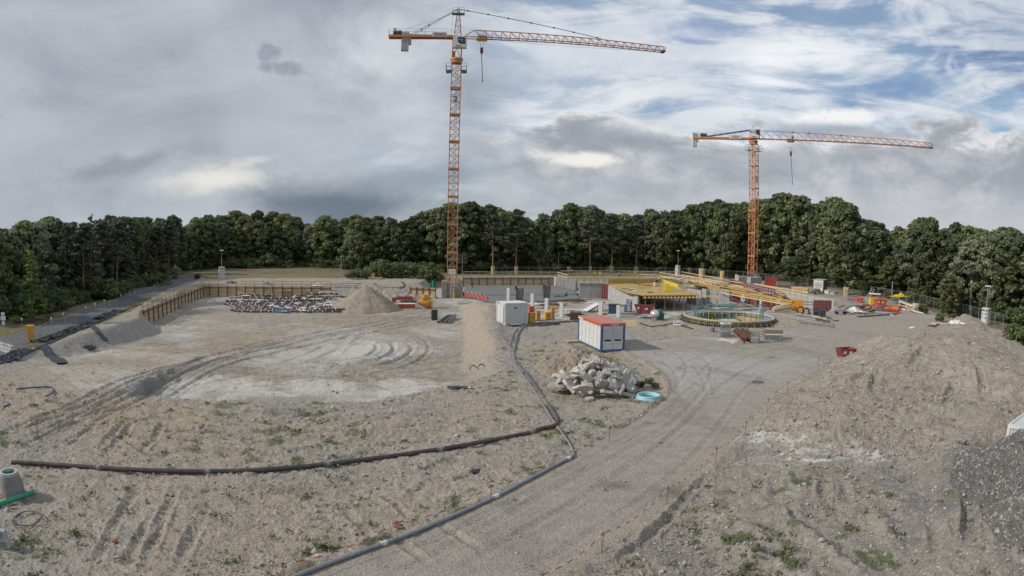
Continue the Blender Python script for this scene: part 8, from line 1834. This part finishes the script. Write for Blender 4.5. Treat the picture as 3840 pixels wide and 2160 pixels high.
# ---- lower left corner
p = G(36, 1868); t = thing('manhole_ring', 'grey concrete manhole cone with a green pipe standing inside, bottom left', 'manhole', (p.x-.05, p.y+.35, gz(p.x, p.y)), 0); m = MB(); n = 24
m.tube([(0, 0, 0), (0, 0, .6), (0, 0, 1.0)], [.62, .60, .46], n, caps=False); m.build('cone', M_concd, t); m = MB(); m.ring((0, 0, 0), .34, .47, .95, 1.1, n); m.build('rim', M_conc, t); m = MB(); m.tube([(-.02, .02, .3), (-.02, .02, 1.12)], .09, 10); m.build('green_pipe', M_green, t); m = MB(); m.cyl((0, 0, .6), .33, .02, 16); m.build('inside', M_black, t)  # black disc paints in the darkness down inside the cone
a_, b_ = G(-40, 1918), G(130, 1868); m = MB(); m.tube([(0, 0, 0), Vector((b_.x-a_.x, b_.y-a_.y, .12))], .115, 14); o = single('green_duct', m, M_green, 'green plastic duct lying in front of the manhole cone', 'pipe', (a_.x, a_.y, gz(a_.x, a_.y)+.14))
m = MB(); m.tube([(0, 0, 0), Vector((b_.x-a_.x, b_.y-a_.y, .12)).normalized()*.08], .125, 14); o = m.build('end_cap', M_pipeg, o); o.location = Vector((b_.x-a_.x, b_.y-a_.y, .12))
p = G(106, 1950); 
for k, (r1, r2, lab) in enumerate(((.60, .56, 'upper dark blue hose hoop on the sand, bottom left'), (.68, .62, 'lower thin hose hoop around the dark blue one, bottom left'))):
    m = MB(); m.tube([(r1*math.cos(a), r2*1.3*math.sin(a), .05+.02*k+.03*math.sin(a*3)) for a in np.linspace(0, 2*math.pi, 40, endpoint=False)], .022-.008*k, 6, closed=True); single('hose_hoop', m, M_navy if k == 0 else M_gsteel, lab, 'hose', (p.x+.05*k, p.y-.1*k, gz(p.x, p.y)+.03))
for k, (px, py, dz_, lab) in enumerate(((22, 2052, 0, 'lower concrete block at the bottom left edge'), (14, 2012, .38, 'upper tilted concrete block at the bottom left edge'), (-8, 1965, .6, 'topmost concrete block piece at the left edge'))):
    p = G(px, 2052 if k < 2 else 2040); t = thing('concrete_block', lab, 'block', (p.x, p.y, gz(p.x, p.y)+dz_), .3+.15*k, 'concrete blocks bottom left'); t.rotation_euler = (0, .12*k, .3+.15*k); m = MB(); m.box((0, 0, .19), (.5, .34, .36)); m.build('block_body', M_conc, t, .02); m = MB(); m.box((0, -.172, .19), (.36, .02, .22)); m.build('shaded_recess_plate', M_concd, t)  # darker plate on the face paints in the shade of a hollow
for k, (a, b) in enumerate((((-20, 1885), (20, 1858)), ((-20, 1900), (24, 1880)), ((20, 1908), (68, 1905)))):
    A, B = G(*a), G(*b); m = MB(); m.bar((0, 0, 0), B-A, .06, .03); single('wood_lath', m, M_woodl, ('top lath by the manhole cone', 'lath crossing the green duct', 'thin lath below the green duct')[k], 'lath', A+Vector((0, 0, .2-.08*k)), 0, 'laths by the manhole cone')
# brick and litter bits
for k, (px, py, s, lab) in enumerate(((431, 2035, .2, 'largest orange brick fragment in the bottom left soil'), (460, 2006, .08, 'small orange fragment above the large brick piece'), (585, 1998, .07, 'orange fragment right of the large brick piece'), (565, 2030, .09, 'flat orange fragment in the bottom left soil'), (590, 2095, .1, 'orange fragment nearest the bottom edge'), (540, 1946, .07, 'small reddish brick piece in the left soil'), (358, 2035, .07, 'reddish sliver left of the large brick piece'), (574, 1868, .06, 'brick sliver high in the left soil'))):
    p = G(px, py); m = MB(); m.sphere((0, 0, s*.3), s, (1, .65, .5), 6); single('brick_fragment', m, mat('terracotta', (.30, .13, .07), .9, var=.25), lab, 'brick', p, k*1.3, 'brick fragments')
for px, py, lab in ((1497, 1978, 'crumpled orange brown rag at the foot of a tape rod'),): p = G(px, py); crumple('rag', p, (.35, .3, .18), mat('brown_rag', (.24, .13, .08), .9), lab, 'rag', 610)
p = G(1780, 1770); crumple('litter', p, (.45, .35, .15), M_tarp, 'black and white litter in the middle foreground', 'litter', 611); p = G(1715, 1455); crumple('litter', p, (1.2, .6, .15), M_tarp, 'dark rag on the small scarp at the pit edge', 'litter', 612)
p = G(3080, 2030); m = MB(); m.sphere((0, 0, .06), .14, (1, .8, .6), 8); single('pale_stone', m, M_rubble, 'single pale stone in the bottom right soil', 'stone', p)
# manhole covers on the road
for px, py, r, lab in ((2547, 1382, .5, 'pale round manhole cover before the blue framed container'), (2842, 1433, .45, 'dark round manhole cover on the dirt road bend')):
    p = W(px, py, 0); t = thing('manhole_cover', lab, 'manhole cover', (p.x, p.y, gz(p.x, p.y)), 0, 'manhole covers'); m = MB(); m.cyl((0, 0, .0), r*.8, .05, 24); m.build('lid', M_gsteel if px < 2600 else M_rust2, t); m = MB(); m.ring((0, 0, 0), r*.82, r, .0, .045, 24); m.build('frame', M_conc if px < 2600 else M_rust2, t)
# weed bushes by the rubble
for k, (px, py, s, lab) in enumerate(((2400, 1450, .5, 'scraggly weeds right behind the rubble pile'), (2435, 1440, .55, 'taller weeds between rubble and blue coil'), (2455, 1455, .4, 'low weeds just behind the blue coil'))):
    p = G(px, py); put_tree('bush', k, (p.x, p.y), gz(p.x, p.y)+s*1.1, 1.0, lab, 'weeds by the rubble')
# purple pole left edge
p = W(3, 1180, 0); m = MB(); m.tube([(0, 0, 0), (0, 0, Zat(3, 705, p))], .11, 8); single('flag_pole', m, mat('magenta_flag', (.35, .03, .22), .6), 'thin magenta pole at the left picture edge', 'pole', (p.x, p.y, 0))
# shrubs on the berm
m = None
# ------------------------------------------------------------------ last pass: islands to parts, labels that single out
SPLIT = {'trousers', 'batten', 'stake', 'layer', 'bars', 'boot', 'panel_joint', 'shutter_board', 'waler', 'loose_end', 'post', 'wire_mesh_', 'rest_platform', 'foot', 'buttress', 'kicker', 'support_timber', 'fork_pocket', 'skid', 'hoop', 'leg', 'roof_bar', 'sun_blind', 'hoist_rope', 'strap', 'raking_prop', 'raking_brace', 'hoist_winch', 'starter_bar', 'steel_beam', 'main_beam', 'joist', 'marking', 'mesh_cage', 'cage'}
def islands(me):
    par = list(range(len(me.vertices)))
    def f(a):
        while par[a] != a: par[a] = par[par[a]]; a = par[a]
        return a
    for e in me.edges:
        a, b = f(e.vertices[0]), f(e.vertices[1])
        if a != b: par[a] = b
    return [f(i) for i in range(len(par))]
def split_obj(o):
    me = o.data; lab = islands(me); ks = sorted(set(lab))
    if len(ks) < 2 or len(ks) > 60: return
    if o.name.split('.')[0] in ('layer', 'bars') and len(ks) > 14: return
    for i, k in enumerate(ks):
        idx = [v for v in range(len(lab)) if lab[v] == k]; mp_ = {v: j for j, v in enumerate(idx)}
        fs = [p for p in me.polygons if lab[p.vertices[0]] == k]; nm = bpy.data.meshes.new(me.name); nm.from_pydata([me.vertices[v].co[:] for v in idx], [], [[mp_[v] for v in p.vertices] for p in fs])
        for mt in me.materials: nm.materials.append(mt)
        nm.polygons.foreach_set('material_index', [p.material_index for p in fs]); nm.polygons.foreach_set('use_smooth', [p.use_smooth for p in fs]); nm.update()
        q = bpy.data.objects.new(o.name.split('.')[0], nm); COL.objects.link(q); q.parent = o.parent; q.location = o.location; q.rotation_euler = o.rotation_euler; q.scale = o.scale
    bpy.data.objects.remove(o)
for o in [o for o in list(bpy.data.objects) if o.type == 'MESH' and o.parent and not o.children and o.name.split('.')[0] in SPLIT and o.data.users == 1]: split_obj(o)
bpy.context.view_layer.update()
NUM = ['', 'first', 'second', 'third', 'fourth', 'fifth', 'sixth', 'seventh', 'eighth', 'ninth', 'tenth', 'eleventh', 'twelfth']
CNT = ['zero', 'one', 'two', 'three', 'four', 'five', 'six', 'seven', 'eight', 'nine', 'ten', 'eleven', 'twelve']
def dedupe():
    by = {}
    for o in THINGS:
        if o.name in bpy.data.objects: by.setdefault(o['label'], []).append(o)
    for lab, os_ in by.items():
        n = len(os_)
        if n < 2: continue
        os_.sort(key=lambda o: PX(o.location)[0])
        for i, o in enumerate(os_):
            k = i+1
            if k == 1: w = 'leftmost'
            elif k == n: w = 'rightmost'
            elif k <= 12 and k <= (n+1)//2: w = NUM[k]+' from left'
            elif n-k+1 <= 12: w = NUM[n-k+1]+' from right'
            else: w = '%dth from left' % k
            o['label'] = '%s, %s of %s' % (lab, w, CNT[n] if n <= 12 else str(n))
            if 'group' not in o: o['group'] = lab
            assert True
dedupe()
for o in THINGS:
    if len(o['label'].split()) > 16: print('LONG', o['label'])
print('THINGS', len(THINGS))
